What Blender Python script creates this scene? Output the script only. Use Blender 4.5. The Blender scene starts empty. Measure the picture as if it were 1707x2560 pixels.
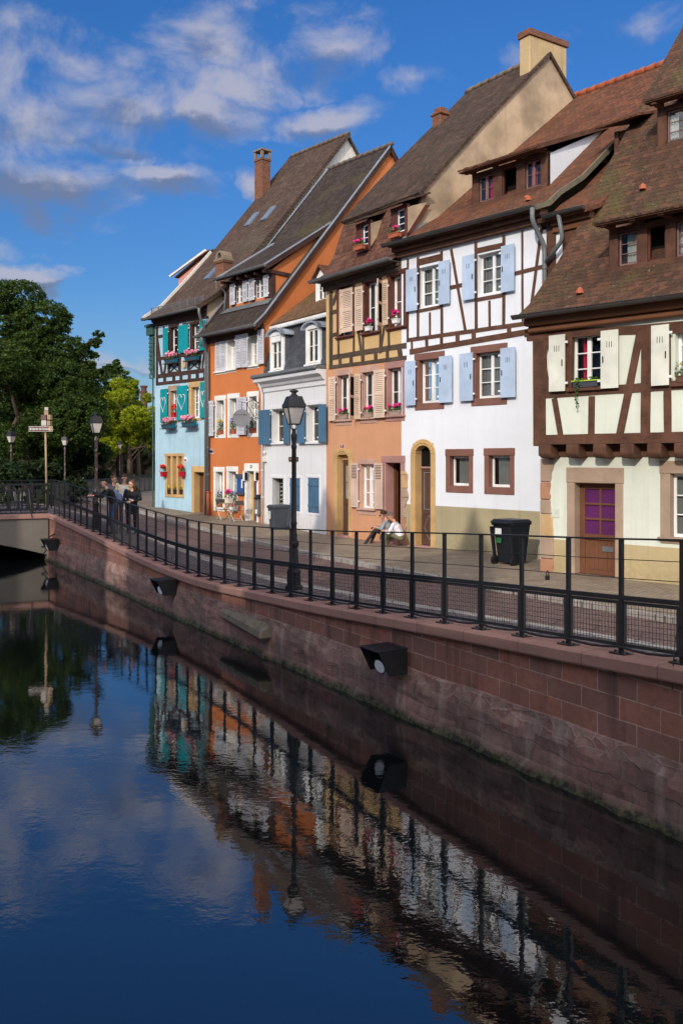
import bpy, bmesh, math, random
import numpy as np
from mathutils import Vector, Matrix, noise as mnoise
rad = math.radians
SC = bpy.context.scene
COL = SC.collection
random.seed(7)
H=3.67; FP=2300.; XC=853.5; YH=1145.
ZM={'T':(0,0,1),'1':(340,320,.3316),'2':(340,760,.2466),'3':(620,640,.306),'4':(780,540,.2211),'5':(980,540,.2551),'6':(980,860,.2679),'7':(1300,640,.2596),'8':(1300,1080,.2636),'v':(660,540,.1531),'b':(860,80,.3954),'c':(1100,160,.3871),'r':(1420,140,.2382),'g':(380,700,.1106),'o':(500,1110,.1276),'w':(1160,380,.2041)}
def TP(z,x,y):
    a,b,k=ZM[z]; return a+k*x,b+k*y
class Fac:
    def __init__(s,A,th,gz=1.0):
        s.o=A; t=math.radians(th); s.th=t; s.u=(math.cos(t),-math.sin(t)); s.b=(math.sin(t),math.cos(t)); s.gz=gz
    def P(s,z,px,py,y=0.):
        """pixel -> (s,z) on the plane parallel to the facade at local depth y"""
        x,yy=TP(z,px,py); r=(x-XC)/FP
        ox=s.o[0]+s.b[0]*y; oy=s.o[1]+s.b[1]*y
        k=(r*oy-ox)/(s.u[0]-r*s.u[1]); Y=oy+s.u[1]*k
        return k,H+(YH-yy)/FP*Y-s.gz
    def G(s,z,px,py,k=0.):
        """pixel -> (y,z) on the vertical plane across the house at s=k"""
        x,yy=TP(z,px,py); r=(x-XC)/FP
        ox=s.o[0]+s.u[0]*k; oy=s.o[1]+s.u[1]*k
        d=(r*oy-ox)/(s.b[0]-r*s.b[1]); Y=oy+s.b[1]*d
        return d,H+(YH-yy)/FP*Y-s.gz
    def R(s,z,px,py,p,q):
        """pixel -> (s,y,z) on the sloping plane through profile points p,q (y,z)"""
        x,yy=TP(z,px,py); rx=(x-XC)/FP; rz=(YH-yy)/FP
        # local ray: origin cam
        cx,cy=-s.o[0],-s.o[1]
        lo=(cx*s.u[0]+cy*s.u[1], cx*s.b[0]+cy*s.b[1], H-s.gz)
        ld=(rx*s.u[0]+s.u[1], rx*s.b[0]+s.b[1], rz)
        m=(q[1]-p[1])/(q[0]-p[0])
        # z-p1 = m (y-p0)
        t=(p[1]-lo[2]+m*(lo[1]-p[0]))/(ld[2]-m*ld[1])
        return tuple(lo[i]+t*ld[i] for i in range(3))
    def W(s,k,y,z):
        return (s.o[0]+s.u[0]*k+s.b[0]*y, s.o[1]+s.u[1]*k+s.b[1]*y, z+s.gz)
FR=Fac((4.52,20.9),46); FW=Fac((1.77,27.2),50.5); FPe=Fac((-.51,30.6),56); FM=Fac((-2.98,34.5),57.8); FO=Fac((-5.486,37.6),51,1.1); FB=Fac((-8.25,40.8),49,1.15)
EXPO = 0.; SUN = 2.95; SKY = .12; BLK = 15.3; WST = .05
REAR_FILL = 32.
# ------------------------------------------------------------------ mesh helpers
def lin(r, g, b, k=.86):
    f = lambda c: (c/255/12.92 if c <= 10 else ((c/255+.055)/1.055)**2.4)
    return (f(r)*k, f(g)*k, f(b)*k, 1)

def at(x, y, Y):
    """the point that stands Y metres away in the direction of photo pixel x, y"""
    return Vector(((x-XC)/FP*Y, Y, H+(YH-y)/FP*Y))

class MB:
    def __init__(s): s.v = []; s.f = []; s.m = []; s.uv = {}
    def face(s, pts, mi=0, uv=None):
        i = len(s.v); s.v += [tuple(p) for p in pts]; s.f.append(tuple(range(i, i+len(pts)))); s.m.append(mi)
        if uv: s.uv[len(s.f)-1] = uv
    def mesh(s, vs, fs, mi=0):
        i = len(s.v); s.v += [tuple(p) for p in vs]
        for f in fs: s.f.append(tuple(k+i for k in f)); s.m.append(mi)
    def hexa(s, p, mi=0):
        s.mesh(p, [(0,3,2,1),(4,5,6,7),(0,1,5,4),(1,2,6,5),(2,3,7,6),(3,0,4,7)], mi)
    def box(s, x0, x1, y0, y1, z0, z1, mi=0):
        s.hexa([(x0,y0,z0),(x1,y0,z0),(x1,y1,z0),(x0,y1,z0),(x0,y0,z1),(x1,y0,z1),(x1,y1,z1),(x0,y1,z1)], mi)
    def bar(s, p, q, w, h, mi=0, up=(0,0,1)):
        p = Vector(p); q = Vector(q); d = (q-p).normalized(); up = Vector(up)
        if abs(d.dot(up)) > .99: up = Vector((0,1,0))
        a = d.cross(up).normalized()*w/2; b = a.cross(d).normalized()*h/2
        s.hexa([p-a-b, p+a-b, q+a-b, q-a-b, p-a+b, p+a+b, q+a+b, q-a+b], mi)
    def tube(s, pts, r, n=8, mi=0, cap=True):
        pts = [Vector(p) for p in pts]; m = len(pts)
        rs = r if isinstance(r, (list, tuple)) else [r]*m
        vs = []; ref = None
        for i, p in enumerate(pts):
            d = (pts[min(i+1, m-1)]-pts[max(i-1, 0)])
            if d.length < 1e-9: d = Vector((0,0,1))
            d.normalize()
            if ref is None: ref = Vector((0,0,1)) if abs(d.z) < .9 else Vector((1,0,0))
            a = d.cross(ref)
            if a.length < 1e-4: a = d.cross(Vector((.3,.8,.5)))
            a.normalize(); b = a.cross(d); ref = b*1.0
            ref = -d.cross(a) if False else b
            for k in range(n):
                t = 2*math.pi*k/n; vs.append(p+(a*math.cos(t)+b*math.sin(t))*rs[i])
        fs = [(i*n+k, i*n+(k+1) % n, (i+1)*n+(k+1) % n, (i+1)*n+k) for i in range(m-1) for k in range(n)]
        if cap: fs += [tuple(range(n))[::-1], tuple((m-1)*n+k for k in range(n))]
        s.mesh(vs, fs, mi)
    def lathe(s, prof, n=12, c=(0,0,0), mi=0, rot=0., caps=True):
        vs = [(c[0]+r*math.cos(rot+2*math.pi*k/n), c[1]+r*math.sin(rot+2*math.pi*k/n), c[2]+z) for r, z in prof for k in range(n)]
        m = len(prof)
        fs = [(i*n+k, i*n+(k+1) % n, (i+1)*n+(k+1) % n, (i+1)*n+k) for i in range(m-1) for k in range(n)]
        if caps: fs += [tuple(range(n))[::-1], tuple((m-1)*n+k for k in range(n))]
        s.mesh(vs, fs, mi)
    def ball(s, c, r, n=8, mi=0):
        r = r if isinstance(r, (tuple, list)) else (r, r, r); vs = [(c[0],c[1],c[2]-r[2])]; m = max(3, n//2)
        for i in range(1, m):
            t = math.pi*i/m
            vs += [(c[0]+r[0]*math.sin(t)*math.cos(2*math.pi*k/n), c[1]+r[1]*math.sin(t)*math.sin(2*math.pi*k/n), c[2]-r[2]*math.cos(t)) for k in range(n)]
        vs.append((c[0],c[1],c[2]+r[2])); L = len(vs)-1
        fs = [(0, 1+(k+1) % n, 1+k) for k in range(n)] + [(L, L-n+k, L-n+(k+1) % n) for k in range(n)]
        fs += [(1+i*n+k, 1+i*n+(k+1) % n, 1+(i+1)*n+(k+1) % n, 1+(i+1)*n+k) for i in range(m-2) for k in range(n)]
        s.mesh(vs, fs, mi)
    def ext(s, poly, y0, y1, mi=0):
        """a polygon in the x-z plane extruded from y0 to y1"""
        n = len(poly)
        s.mesh([(x,y0,z) for x, z in poly]+[(x,y1,z) for x, z in poly],
               [tuple(range(n)), tuple(range(2*n-1, n-1, -1))]+[(k, k+n, (k+1) % n+n, (k+1) % n) for k in range(n)], mi)
    def slab(s, pts, t, mi=0):
        """a polygon given thickness t below it"""
        pts = [Vector(p) for p in pts]; n = len(pts); nr = Vector((0,0,0))
        for i in range(n): nr += pts[i].cross(pts[(i+1) % n])
        nr.normalize()
        if nr.z < 0: nr = -nr
        lo = [p-nr*t for p in pts]
        s.mesh(pts+lo, [tuple(range(n)), tuple(range(2*n-1, n-1, -1))]+[(k, k+n, (k+1) % n+n, (k+1) % n) for k in range(n)], mi)
    def build(s, name, mats, parent=None, loc=None, rz=0, smooth=False, recalc=True, bevel=0, fix=True):
        me = bpy.data.meshes.new(name); me.from_pydata(s.v, [], s.f)
        for m in (mats if isinstance(mats, (list, tuple)) else [mats]): me.materials.append(m)
        me.polygons.foreach_set('material_index', s.m)
        if recalc:
            b = bmesh.new(); b.from_mesh(me); bmesh.ops.recalc_face_normals(b, faces=b.faces); b.to_mesh(me); b.free()
        uvl = me.uv_layers.new(name='UVMap').data
        for i, p in enumerate(me.polygons):
            if i in s.uv and not recalc:
                for k, li in enumerate(p.loop_indices): uvl[li].uv = s.uv[i][k]
                continue
            n = p.normal; u = Vector((-n.y, n.x, 0))
            u = u.normalized() if u.length > 1e-4 else Vector((1,0,0))
            w = n.cross(u)
            for li in p.loop_indices:
                q = me.vertices[me.loops[li].vertex_index].co; uvl[li].uv = (q.dot(u), q.dot(w))
        if smooth: me.polygons.foreach_set('use_smooth', [True]*len(me.polygons))
        o = bpy.data.objects.new(name, me); COL.objects.link(o)
        if loc is not None: o.location = loc; o.rotation_euler = (0,0,rz)
        if parent: o.parent = parent
        if bevel:
            bv = o.modifiers.new('b', 'BEVEL'); bv.width = bevel; bv.segments = 1; bv.limit_method = 'ANGLE'
        return o

def tag(o, label, cat, group=None, kind=None):
    if label: o['label'] = label
    if cat: o['category'] = cat
    if group: o['group'] = group
    if kind: o['kind'] = kind
    return o
def empty(name, loc, rz, label, cat, group=None):
    o = bpy.data.objects.new(name, None); COL.objects.link(o); o.location = loc; o.rotation_euler = (0,0,rz); o.empty_display_size = .2
    return tag(o, label, cat, group)
def copytree(o, parent=None):
    c = o.copy(); COL.objects.link(c)
    if parent: c.parent = parent
    for ch in o.children: copytree(ch, c)
    return c
def text_obj(body, name, m, parent, loc, size, rot, ext=.004, align='CENTER', bold=0., sx=1.):
    cu = bpy.data.curves.new(name, 'FONT'); cu.body = body; cu.size = size; cu.align_x = align; cu.align_y = 'CENTER'; cu.extrude = ext; cu.offset = bold
    t = bpy.data.objects.new(name, cu); COL.objects.link(t)
    dg = bpy.context.evaluated_depsgraph_get(); me = bpy.data.meshes.new_from_object(t.evaluated_get(dg)); bpy.data.objects.remove(t)
    me.materials.clear(); me.materials.append(m)
    o = bpy.data.objects.new(name, me); COL.objects.link(o); o.parent = parent; o.location = loc; o.rotation_euler = rot; o.scale = (sx,1,1)
    return o

# ------------------------------------------------------------------ node helpers
def nd(nt, typ, ins=None, **props):
    n = nt.nodes.new('ShaderNode'+typ)
    for k, v in props.items(): setattr(n, k, v)
    for k, v in (ins or {}).items():
        s = n.inputs[k]
        if hasattr(v, 'is_linked') or isinstance(v, bpy.types.NodeSocket): nt.links.new(v, s)
        else: s.default_value = v
    return n
def mth(nt, op, a, b=0., c=0., clamp=False): return nd(nt, 'Math', {0: a, 1: b, 2: c}, operation=op, use_clamp=clamp).outputs[0]
def mixc(nt, f, a, b, bl='MIX'): return nd(nt, 'Mix', {0: f, 6: a, 7: b}, data_type='RGBA', blend_type=bl).outputs[2]
def rng(nt, v, a, b, c=0., d=1.): return nd(nt, 'MapRange', {0: v, 1: a, 2: b, 3: c, 4: d}, interpolation_type='SMOOTHSTEP').outputs[0]
def noi(nt, vec, sc, det=4., ro=.55, dist=0.): return nd(nt, 'TexNoise', {'Vector': vec, 'Scale': sc, 'Detail': det, 'Roughness': ro, 'Distortion': dist}).outputs[0]
def sclv(nt, vec, s): return nd(nt, 'VectorMath', {0: vec, 1: s}, operation='MULTIPLY').outputs[0]
def oco(nt, w='Object'): return nd(nt, 'TexCoord').outputs[w]
def newmat(name, col=(.5,.5,.5,1), ro=.8, spec=.3, metal=0.):
    m = bpy.data.materials.new(name); m.use_nodes = True; nt = m.node_tree; b = nt.nodes['Principled BSDF']
    b.inputs['Base Color'].default_value = col; b.inputs['Roughness'].default_value = ro
    b.inputs['Specular IOR Level'].default_value = spec; b.inputs['Metallic'].default_value = metal
    return m, nt, b
def bump(nt, b, h, st, di): nt.links.new(nd(nt, 'Bump', {'Height': h, 'Strength': st, 'Distance': di}).outputs[0], b.inputs['Normal'])
def setc(nt, b, c): nt.links.new(c, b.inputs['Base Color'])
def sc_(c, k): return (min(c[0]*k,1), min(c[1]*k,1), min(c[2]*k,1), 1)

def plaster(name, col, dirt=(.12,.1,.08,1), amt=.35, patch=.12, bst=.25, streak=.3):
    m, nt, b = newmat(name, col, .9, .15); v = oco(nt)
    big = noi(nt, v, .7, 5, .6); fine = noi(nt, v, 9., 6, .7)
    st = noi(nt, sclv(nt, v, (3.2,3.2,.22)), 1.6, 4, .6)
    c = mixc(nt, rng(nt, big, .3, .72, 0, 1), sc_(col, 1-patch), sc_(col, 1+patch*.5))
    c = mixc(nt, mth(nt, 'MULTIPLY', mth(nt, 'MULTIPLY', mth(nt, 'SUBTRACT', 1., rng(nt, mth(nt, 'ADD', nd(nt, 'SeparateXYZ', {0: v}).outputs[2], mth(nt, 'MULTIPLY', big, -.7)), -.3, .55)), rng(nt, fine, .3, .6)), min(.55, amt*2)), c, mixc(nt, .55, c, dirt))
    c = mixc(nt, mth(nt, 'MULTIPLY', rng(nt, st, .5, .8), streak), c, mixc(nt, .5, c, dirt))
    c = mixc(nt, mth(nt, 'MULTIPLY', rng(nt, fine, .55, .85), amt*.5), c, mixc(nt, .6, c, dirt))
    setc(nt, b, c); bump(nt, b, mth(nt, 'ADD', fine, mth(nt, 'MULTIPLY', big, 2.)), bst, .02); return m
def paint(name, col, ro=.55, wear=.25, wc=None, metal=0., grain=None, bst=.12, sp=.3):
    m, nt, b = newmat(name, col, ro, sp, metal); v = oco(nt)
    if grain: v2 = sclv(nt, v, grain)
    else: v2 = v
    n = noi(nt, v2, 6., 6, .65); n2 = noi(nt, v, 1.7, 3, .5)
    c = mixc(nt, rng(nt, n2, .3, .7), sc_(col, .86), sc_(col, 1.08))
    c = mixc(nt, mth(nt, 'MULTIPLY', rng(nt, n, .52, .74), wear), c, wc or sc_(col, .45))
    setc(nt, b, c); bump(nt, b, n, bst, .01); return m
def wood(name, col, dark=None, wear=.6):
    """old timber: the grain runs along both axes of the frame"""
    m, nt, b = newmat(name, col, .8, .2); v = oco(nt)
    g1 = noi(nt, sclv(nt, v, (22,22,2.2)), 1.3, 5, .7); g2 = noi(nt, sclv(nt, v, (2.2,22,22)), 1.3, 5, .7)
    g = mth(nt, 'MULTIPLY', mth(nt, 'MAXIMUM', g1, g2), mth(nt, 'ADD', .1, noi(nt, v, 7., 8, .7))); n2 = noi(nt, v, 2.2, 4, .6)
    c = mixc(nt, rng(nt, n2, .3, .7), sc_(col, .75), sc_(col, 1.2))
    c = mixc(nt, mth(nt, 'MULTIPLY', rng(nt, g, .3, .48), wear), c, dark or sc_(col, .45))
    setc(nt, b, c); bump(nt, b, g, .5, .02); return m
def tiles(name, c1, c2, c3, w=.165, h=.14, moss=.3, mosscol=(.055,.055,.022,1), lichen=.5, sc=.32, bst=1.):
    m, nt, b = newmat(name, c2, .88, .15)
    uv = nd(nt, 'SeparateXYZ', {0: oco(nt, 'UV')}); v3 = oco(nt)
    wob = mth(nt, 'MULTIPLY', mth(nt, 'SUBTRACT', noi(nt, v3, 1.1, 2), .5), .5)
    u = mth(nt, 'DIVIDE', uv.outputs[0], w); vv = mth(nt, 'ADD', mth(nt, 'DIVIDE', uv.outputs[1], h), wob)
    row = mth(nt, 'FLOOR', vv); uo = mth(nt, 'ADD', u, mth(nt, 'MULTIPLY', mth(nt, 'MODULO', row, 2.), .5))
    colm = mth(nt, 'FLOOR', uo); fu = mth(nt, 'FRACT', uo); fv = mth(nt, 'FRACT', vv)
    e = mth(nt, 'MULTIPLY', mth(nt, 'POWER', mth(nt, 'ABSOLUTE', mth(nt, 'SUBTRACT', mth(nt, 'MULTIPLY', fu, 2.), 1.)), 2.), sc)
    wn = nd(nt, 'TexWhiteNoise', {'Vector': nd(nt, 'CombineXYZ', {0: colm, 1: row}).outputs[0]}, noise_dimensions='2D')
    d = mth(nt, 'SUBTRACT', fv, e)
    on = rng(nt, d, -.02, .03); hgt = mth(nt, 'ADD', mth(nt, 'MULTIPLY', on, mth(nt, 'SUBTRACT', 1., mth(nt, 'MULTIPLY', d, .55))), mth(nt, 'MULTIPLY', wn.outputs[0], .25))
    hgt = mth(nt, 'ADD', hgt, mth(nt, 'MULTIPLY', noi(nt, v3, 30, 4), .25))
    cr = nd(nt, 'ValToRGB', {0: wn.outputs[0]}); el = cr.color_ramp.elements
    el[0].color = c1; el[1].color = c3; el[1].position = .95; x = el.new(.5); x.color = c2
    n1 = noi(nt, v3, 1.3, 5, .6); n2 = noi(nt, v3, 17, 4, .6); n3 = noi(nt, v3, .55, 4, .65)
    c = mixc(nt, rng(nt, n1, .3, .7, 0, .5), cr.outputs[0], sc_(c1, .7))
    c = mixc(nt, mth(nt, 'MULTIPLY', rng(nt, n3, .5, .68), moss), c, mosscol)
    c = mixc(nt, mth(nt, 'MULTIPLY', mth(nt, 'MULTIPLY', rng(nt, n2, .62, .72), rng(nt, n3, .35, .6)), lichen), c, (.3,.29,.24,1))
    gap = mth(nt, 'SUBTRACT', 1., rng(nt, mth(nt, 'ABSOLUTE', mth(nt, 'ADD', d, .07)), .03, .12))  # shadow of each tile edge on the tile below, painted into the colour
    c = mixc(nt, mth(nt, 'MULTIPLY', gap, .45), c, sc_(c1, .3))
    setc(nt, b, c); bump(nt, b, hgt, bst, .022); return m
def bricks(name, c1, c2, mort, bw, bh, ms=.01, off=.5, var=.3, bst=.6, uvk='UV', dist=0., rough=.9, stain=None, bd=.012):
    m, nt, b = newmat(name, c1, rough, .2); v = oco(nt, uvk); o = oco(nt)
    vec = v
    if dist: vec = nd(nt, 'VectorMath', {0: v, 1: sclv(nt, nd(nt, 'TexNoise', {'Vector': o, 'Scale': 2.5, 'Detail': 3.}).outputs[1], (dist,dist,dist))}, operation='ADD').outputs[0]
    br = nd(nt, 'TexBrick', {'Vector': vec, 'Color1': c1, 'Color2': c2, 'Mortar': mort, 'Scale': 1., 'Mortar Size': ms, 'Mortar Smooth': .25, 'Brick Width': bw, 'Row Height': bh}, offset=off, squash=1.)
    n = noi(nt, o, 1.6, 6, .65); f = noi(nt, o, 14, 6, .7)
    c = mixc(nt, rng(nt, n, .3, .7, 0, var), br.outputs[0], mixc(nt, .5, br.outputs[0], (.02,.016,.014,1)))
    c = mixc(nt, rng(nt, f, .4, .75, 0, var), c, sc_(c1, .5))
    if stain: c = mixc(nt, mth(nt, 'MULTIPLY', rng(nt, noi(nt, sclv(nt, o, (2.5,2.5,.3)), 1.3, 5), .5, .75), stain[1]), c, stain[0])
    setc(nt, b, c)
    h = mth(nt, 'ADD', mth(nt, 'MULTIPLY', br.outputs[1], -1.), mth(nt, 'MULTIPLY', f, .5)); bump(nt, b, h, bst, bd); return m
def leafmat(name, c1, c2, c3, tr=.35):
    m, nt, b = newmat(name, c2, .6, .25)
    gi = nd(nt, 'NewGeometry'); r = gi.outputs['Random Per Island']; n = noi(nt, oco(nt), .8, 3)
    cr = nd(nt, 'ValToRGB', {0: mth(nt, 'ADD', mth(nt, 'MULTIPLY', r, .6), mth(nt, 'MULTIPLY', n, .45))}); e = cr.color_ramp.elements
    e[0].color = c1; e[1].color = c3; x = e.new(.5); x.color = c2; e[0].position = .15; e[2].position = .9
    setc(nt, b, cr.outputs[0])
    t = nd(nt, 'BsdfTranslucent', {0: mixc(nt, .5, cr.outputs[0], c3)}); mx = nd(nt, 'MixShader', {0: tr, 1: b.outputs[0], 2: t.outputs[0]})
    nt.links.new(mx.outputs[0], nt.nodes['Material Output'].inputs[0]); return m
def glassmat(name, tint=(.78,.81,.82,1), refl=.9):
    m = bpy.data.materials.new(name); m.use_nodes = True; nt = m.node_tree; nt.nodes.remove(nt.nodes['Principled BSDF'])
    fr = nd(nt, 'Fresnel', {0: 1.5}); n = noi(nt, oco(nt), 1.3, 2)
    bp = nd(nt, 'Bump', {'Height': n, 'Strength': .25, 'Distance': .05}).outputs[0]
    t = nd(nt, 'BsdfTransparent', {0: tint}); g = nd(nt, 'BsdfGlossy', {'Color': (refl,refl,refl,1), 'Roughness': .03, 'Normal': bp})
    f = mth(nt, 'ADD', mth(nt, 'MULTIPLY', fr.outputs[0], 1.2), .03)
    nt.links.new(nd(nt, 'MixShader', {0: f, 1: t.outputs[0], 2: g.outputs[0]}).outputs[0], nt.nodes['Material Output'].inputs[0]); return m
# ------------------------------------------------------------------ camera, sky, sun
cam = bpy.data.cameras.new('camera'); camo = bpy.data.objects.new('camera', cam); COL.objects.link(camo); SC.camera = camo
camo.location = (0,0,H); camo.rotation_euler = (rad(90),0,0)
cam.sensor_fit = 'VERTICAL'; cam.sensor_height = 36; cam.lens = 36*FP/2560; cam.shift_y = -(1280-YH)/2560; cam.clip_end = 5000; cam.clip_start = .1
SC.view_settings.view_transform = 'Standard'; SC.view_settings.look = 'None'; SC.view_settings.exposure = EXPO
AZ, EL = 22., 26.            # the sun stands behind the camera, AZ degrees to its left
sd = Vector((-math.sin(rad(AZ))*math.cos(rad(EL)), -math.cos(rad(AZ))*math.cos(rad(EL)), math.sin(rad(EL))))
sl = bpy.data.lights.new('sun', 'SUN'); sl.energy = SUN; sl.angle = rad(.5); sl.color = (1,.9,.77)
so = bpy.data.objects.new('sun', sl); COL.objects.link(so); so.rotation_euler = sd.to_track_quat('Z', 'Y').to_euler(); so.location = (-10,-20,40)
wd = bpy.data.worlds.new('World'); SC.world = wd; wd.use_nodes = True; nt = wd.node_tree; bg = nt.nodes['Background']
sky = nd(nt, 'TexSky', sky_type='NISHITA', sun_disc=False, sun_elevation=rad(EL), sun_rotation=rad(180+AZ), altitude=200, air_density=1., dust_density=.3, ozone_density=3.)
dv = oco(nt, 'Generated'); sp = nd(nt, 'SeparateXYZ', {0: dv})
az = mth(nt, 'ARCTAN2', sp.outputs[0], sp.outputs[1]); el = mth(nt, 'ARCSINE', sp.outputs[2])
skyc = nd(nt, 'HueSaturation', {'Hue': .508, 'Saturation': 1.25, 'Value': 1., 'Color': sky.outputs[0]}).outputs[0]
skyc = mixc(nt, rng(nt, el, rad(2), rad(30), 0., 1.), mixc(nt, 1., skyc, (.5,.66,.8,1), 'MULTIPLY'), mixc(nt, 1., skyc, (.66,.95,1.12,1), 'MULTIPLY'))
# clouds: soft heaps at the bearings where they stood that evening, broken up by noise
CL = [(0,280,430,260,1.),(110,470,330,100,1.15),(330,260,300,130,1.),(520,90,260,120,.85),(560,290,190,90,1.05),(620,215,170,70,1.05),(240,160,260,110,.8),(830,100,170,120,.95),(840,310,170,70,1.),(400,460,170,60,1.25),(300,380,240,70,.75),(60,690,160,62,2.),(0,620,110,30,.7),(620,480,60,50,.75),(1560,90,230,60,.62),(1330,150,200,60,.5),(1050,210,160,50,.45),(700,160,120,60,.6),(-400,300,500,300,1.),(-900,500,500,300,.9),(320,910,260,34,.9),(450,985,230,24,.75),(-300,-900,700,420,.9),(500,-1500,800,350,.9),(1800,-800,700,300,.6),(2300,300,400,200,.7)]
mx = None
wv = nd(nt, 'TexNoise', {'Vector': sclv(nt, dv, (1.,1.,1.7)), 'Scale': 7., 'Detail': 7., 'Roughness': .6}).outputs[1]
wv = nd(nt, 'SeparateXYZ', {0: wv})
azw = mth(nt, 'ADD', az, mth(nt, 'MULTIPLY', mth(nt, 'SUBTRACT', wv.outputs[0], .5), .13)); elw = mth(nt, 'ADD', el, mth(nt, 'MULTIPLY', mth(nt, 'SUBTRACT', wv.outputs[1], .5), .09))
under = None
for (x, y, rx, ry, k) in CL:
    a = math.atan((x-XC)/FP); e = math.atan((YH-y)/FP*math.cos(a)); ra = rx/FP*math.cos(a); re = ry/FP
    dx = mth(nt, 'DIVIDE', mth(nt, 'SUBTRACT', azw, a), ra); dy = mth(nt, 'DIVIDE', mth(nt, 'SUBTRACT', elw, e), re)
    q = mth(nt, 'SUBTRACT', 1., mth(nt, 'SQRT', mth(nt, 'ADD', mth(nt, 'MULTIPLY', dx, dx), mth(nt, 'MULTIPLY', dy, dy))))
    q = mth(nt, 'MULTIPLY', mth(nt, 'MAXIMUM', q, 0.), k)
    u = mth(nt, 'MULTIPLY', q, mth(nt, 'MULTIPLY', dy, -1.))
    mx = q if mx is None else mth(nt, 'MAXIMUM', mx, q); under = u if under is None else mth(nt, 'ADD', under, u)
cn = noi(nt, sclv(nt, dv, (1.,1.,1.25)), 11., 12, .6, .35); cn2 = noi(nt, sclv(nt, dv, (1.,1.,1.8)), 3.2, 4, .5)
cl = mth(nt, 'ADD', mth(nt, 'ADD', mx, mth(nt, 'MULTIPLY', mth(nt, 'SUBTRACT', cn, .52), 2.6)), mth(nt, 'MULTIPLY', mth(nt, 'SUBTRACT', cn2, .5), .5))
den = mth(nt, 'MULTIPLY', rng(nt, cl, .05, 1.0), rng(nt, mx, 0., .12))
thick = rng(nt, mth(nt, 'ADD', mth(nt, 'MULTIPLY', under, .8), mth(nt, 'MULTIPLY', mth(nt, 'SUBTRACT', cn, .5), -.5)), -.02, .2)
lit = mixc(nt, thick, (4.0,4.0,4.8,1), (1.5,1.75,2.6,1))
skyc = mixc(nt, mth(nt, 'MULTIPLY', mth(nt, 'SUBTRACT', 1., rng(nt, el, rad(0), rad(11))), .65), skyc, (2.1,3.05,4.4,1))
fin = mixc(nt, mth(nt, 'MULTIPLY', den, .84), skyc, lit)
rear_fill = mth(nt, 'MULTIPLY', mth(nt, 'MULTIPLY', mth(nt, 'SUBTRACT', 1., rng(nt, sp.outputs[1], -.45, .15)), rng(nt, el, rad(3), rad(16))), rng(nt, mth(nt, 'ADD', cn2, mth(nt, 'MULTIPLY', cn, .4)), .5, .85))
fin = mixc(nt, rear_fill, fin, (REAR_FILL,REAR_FILL*.97,REAR_FILL*.95,1))      # bright cloud glow added behind the camera to fill the shade
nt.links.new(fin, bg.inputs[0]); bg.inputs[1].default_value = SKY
SC.cycles.max_bounces = 6; SC.cycles.transparent_max_bounces = 12; SC.cycles.use_denoising = True
SC.cycles.sample_clamp_indirect = 4.
# ------------------------------------------------------------------ shared materials
M = {}
M['iron'] = paint('black_iron', (.012,.012,.014,1), .45, .3, (.05,.04,.035,1))
M['zinc'] = paint('zinc', lin(116,118,120), .5, .35, lin(70,70,72), metal=.15)
M['zinclight'] = paint('zinc_light', lin(165,172,182), .5, .3, lin(110,112,118), metal=.3)
M['gutterdark'] = paint('gutter_dark', lin(76,72,70), .45, .35, lin(50,46,44), metal=.15)
M['white'] = paint('white_paint', lin(240,240,238), .45, .12, lin(190,186,178))
M['glass'] = glassmat('window_glass')
M['dark'] = newmat('dark_room', (.012,.011,.01,1), .95, .05)[0]
M['curtain'] = paint('curtain', lin(215,215,210), .9, .3, lin(160,160,158), grain=(30,30,.6))
M['greycurtain'] = paint('grey_curtain', lin(150,150,146), .9, .4, lin(95,95,94), grain=(30,30,.6))
M['redcurtain'] = paint('red_curtain', lin(214,30,60), .9, .3, lin(150,16,40), grain=(25,25,.6))
M['terracotta'] = paint('terracotta', lin(178,98,70), .8, .3)
M['leaf'] = leafmat('pot_leaves', (.022,.06,.012,1), (.05,.13,.02,1), (.12,.22,.04,1), .25)
M['darkleaf'] = leafmat('dark_pot_leaves', (.012,.03,.012,1), (.03,.06,.025,1), (.06,.1,.04,1), .2)
M['pink'] = leafmat('pink_petals', (.55,.01,.16,1), (.75,.02,.25,1), (.85,.12,.4,1), .2)
M['palepink'] = leafmat('pale_pink_petals', (.7,.18,.3,1), (.8,.3,.42,1), (.85,.45,.55,1), .2)
M['redflower'] = leafmat('red_petals', (.6,.015,.015,1), (.8,.05,.03,1), (.85,.15,.08,1), .2)
M['yellow'] = leafmat('yellow_petals', (.75,.45,.02,1), (.8,.55,.03,1), (.8,.65,.1,1), .2)
M['lilac'] = leafmat('lilac_petals', (.25,.2,.6,1), (.4,.35,.7,1), (.6,.55,.8,1), .2)
M['ridge'] = paint('ridge_tile', lin(150,76,50), .85, .4, lin(80,55,42))
M['brick'] = bricks('chimney_brick', lin(150,92,66), lin(120,66,48), lin(120,105,90), .22, .07, .012, bst=.5)

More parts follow.
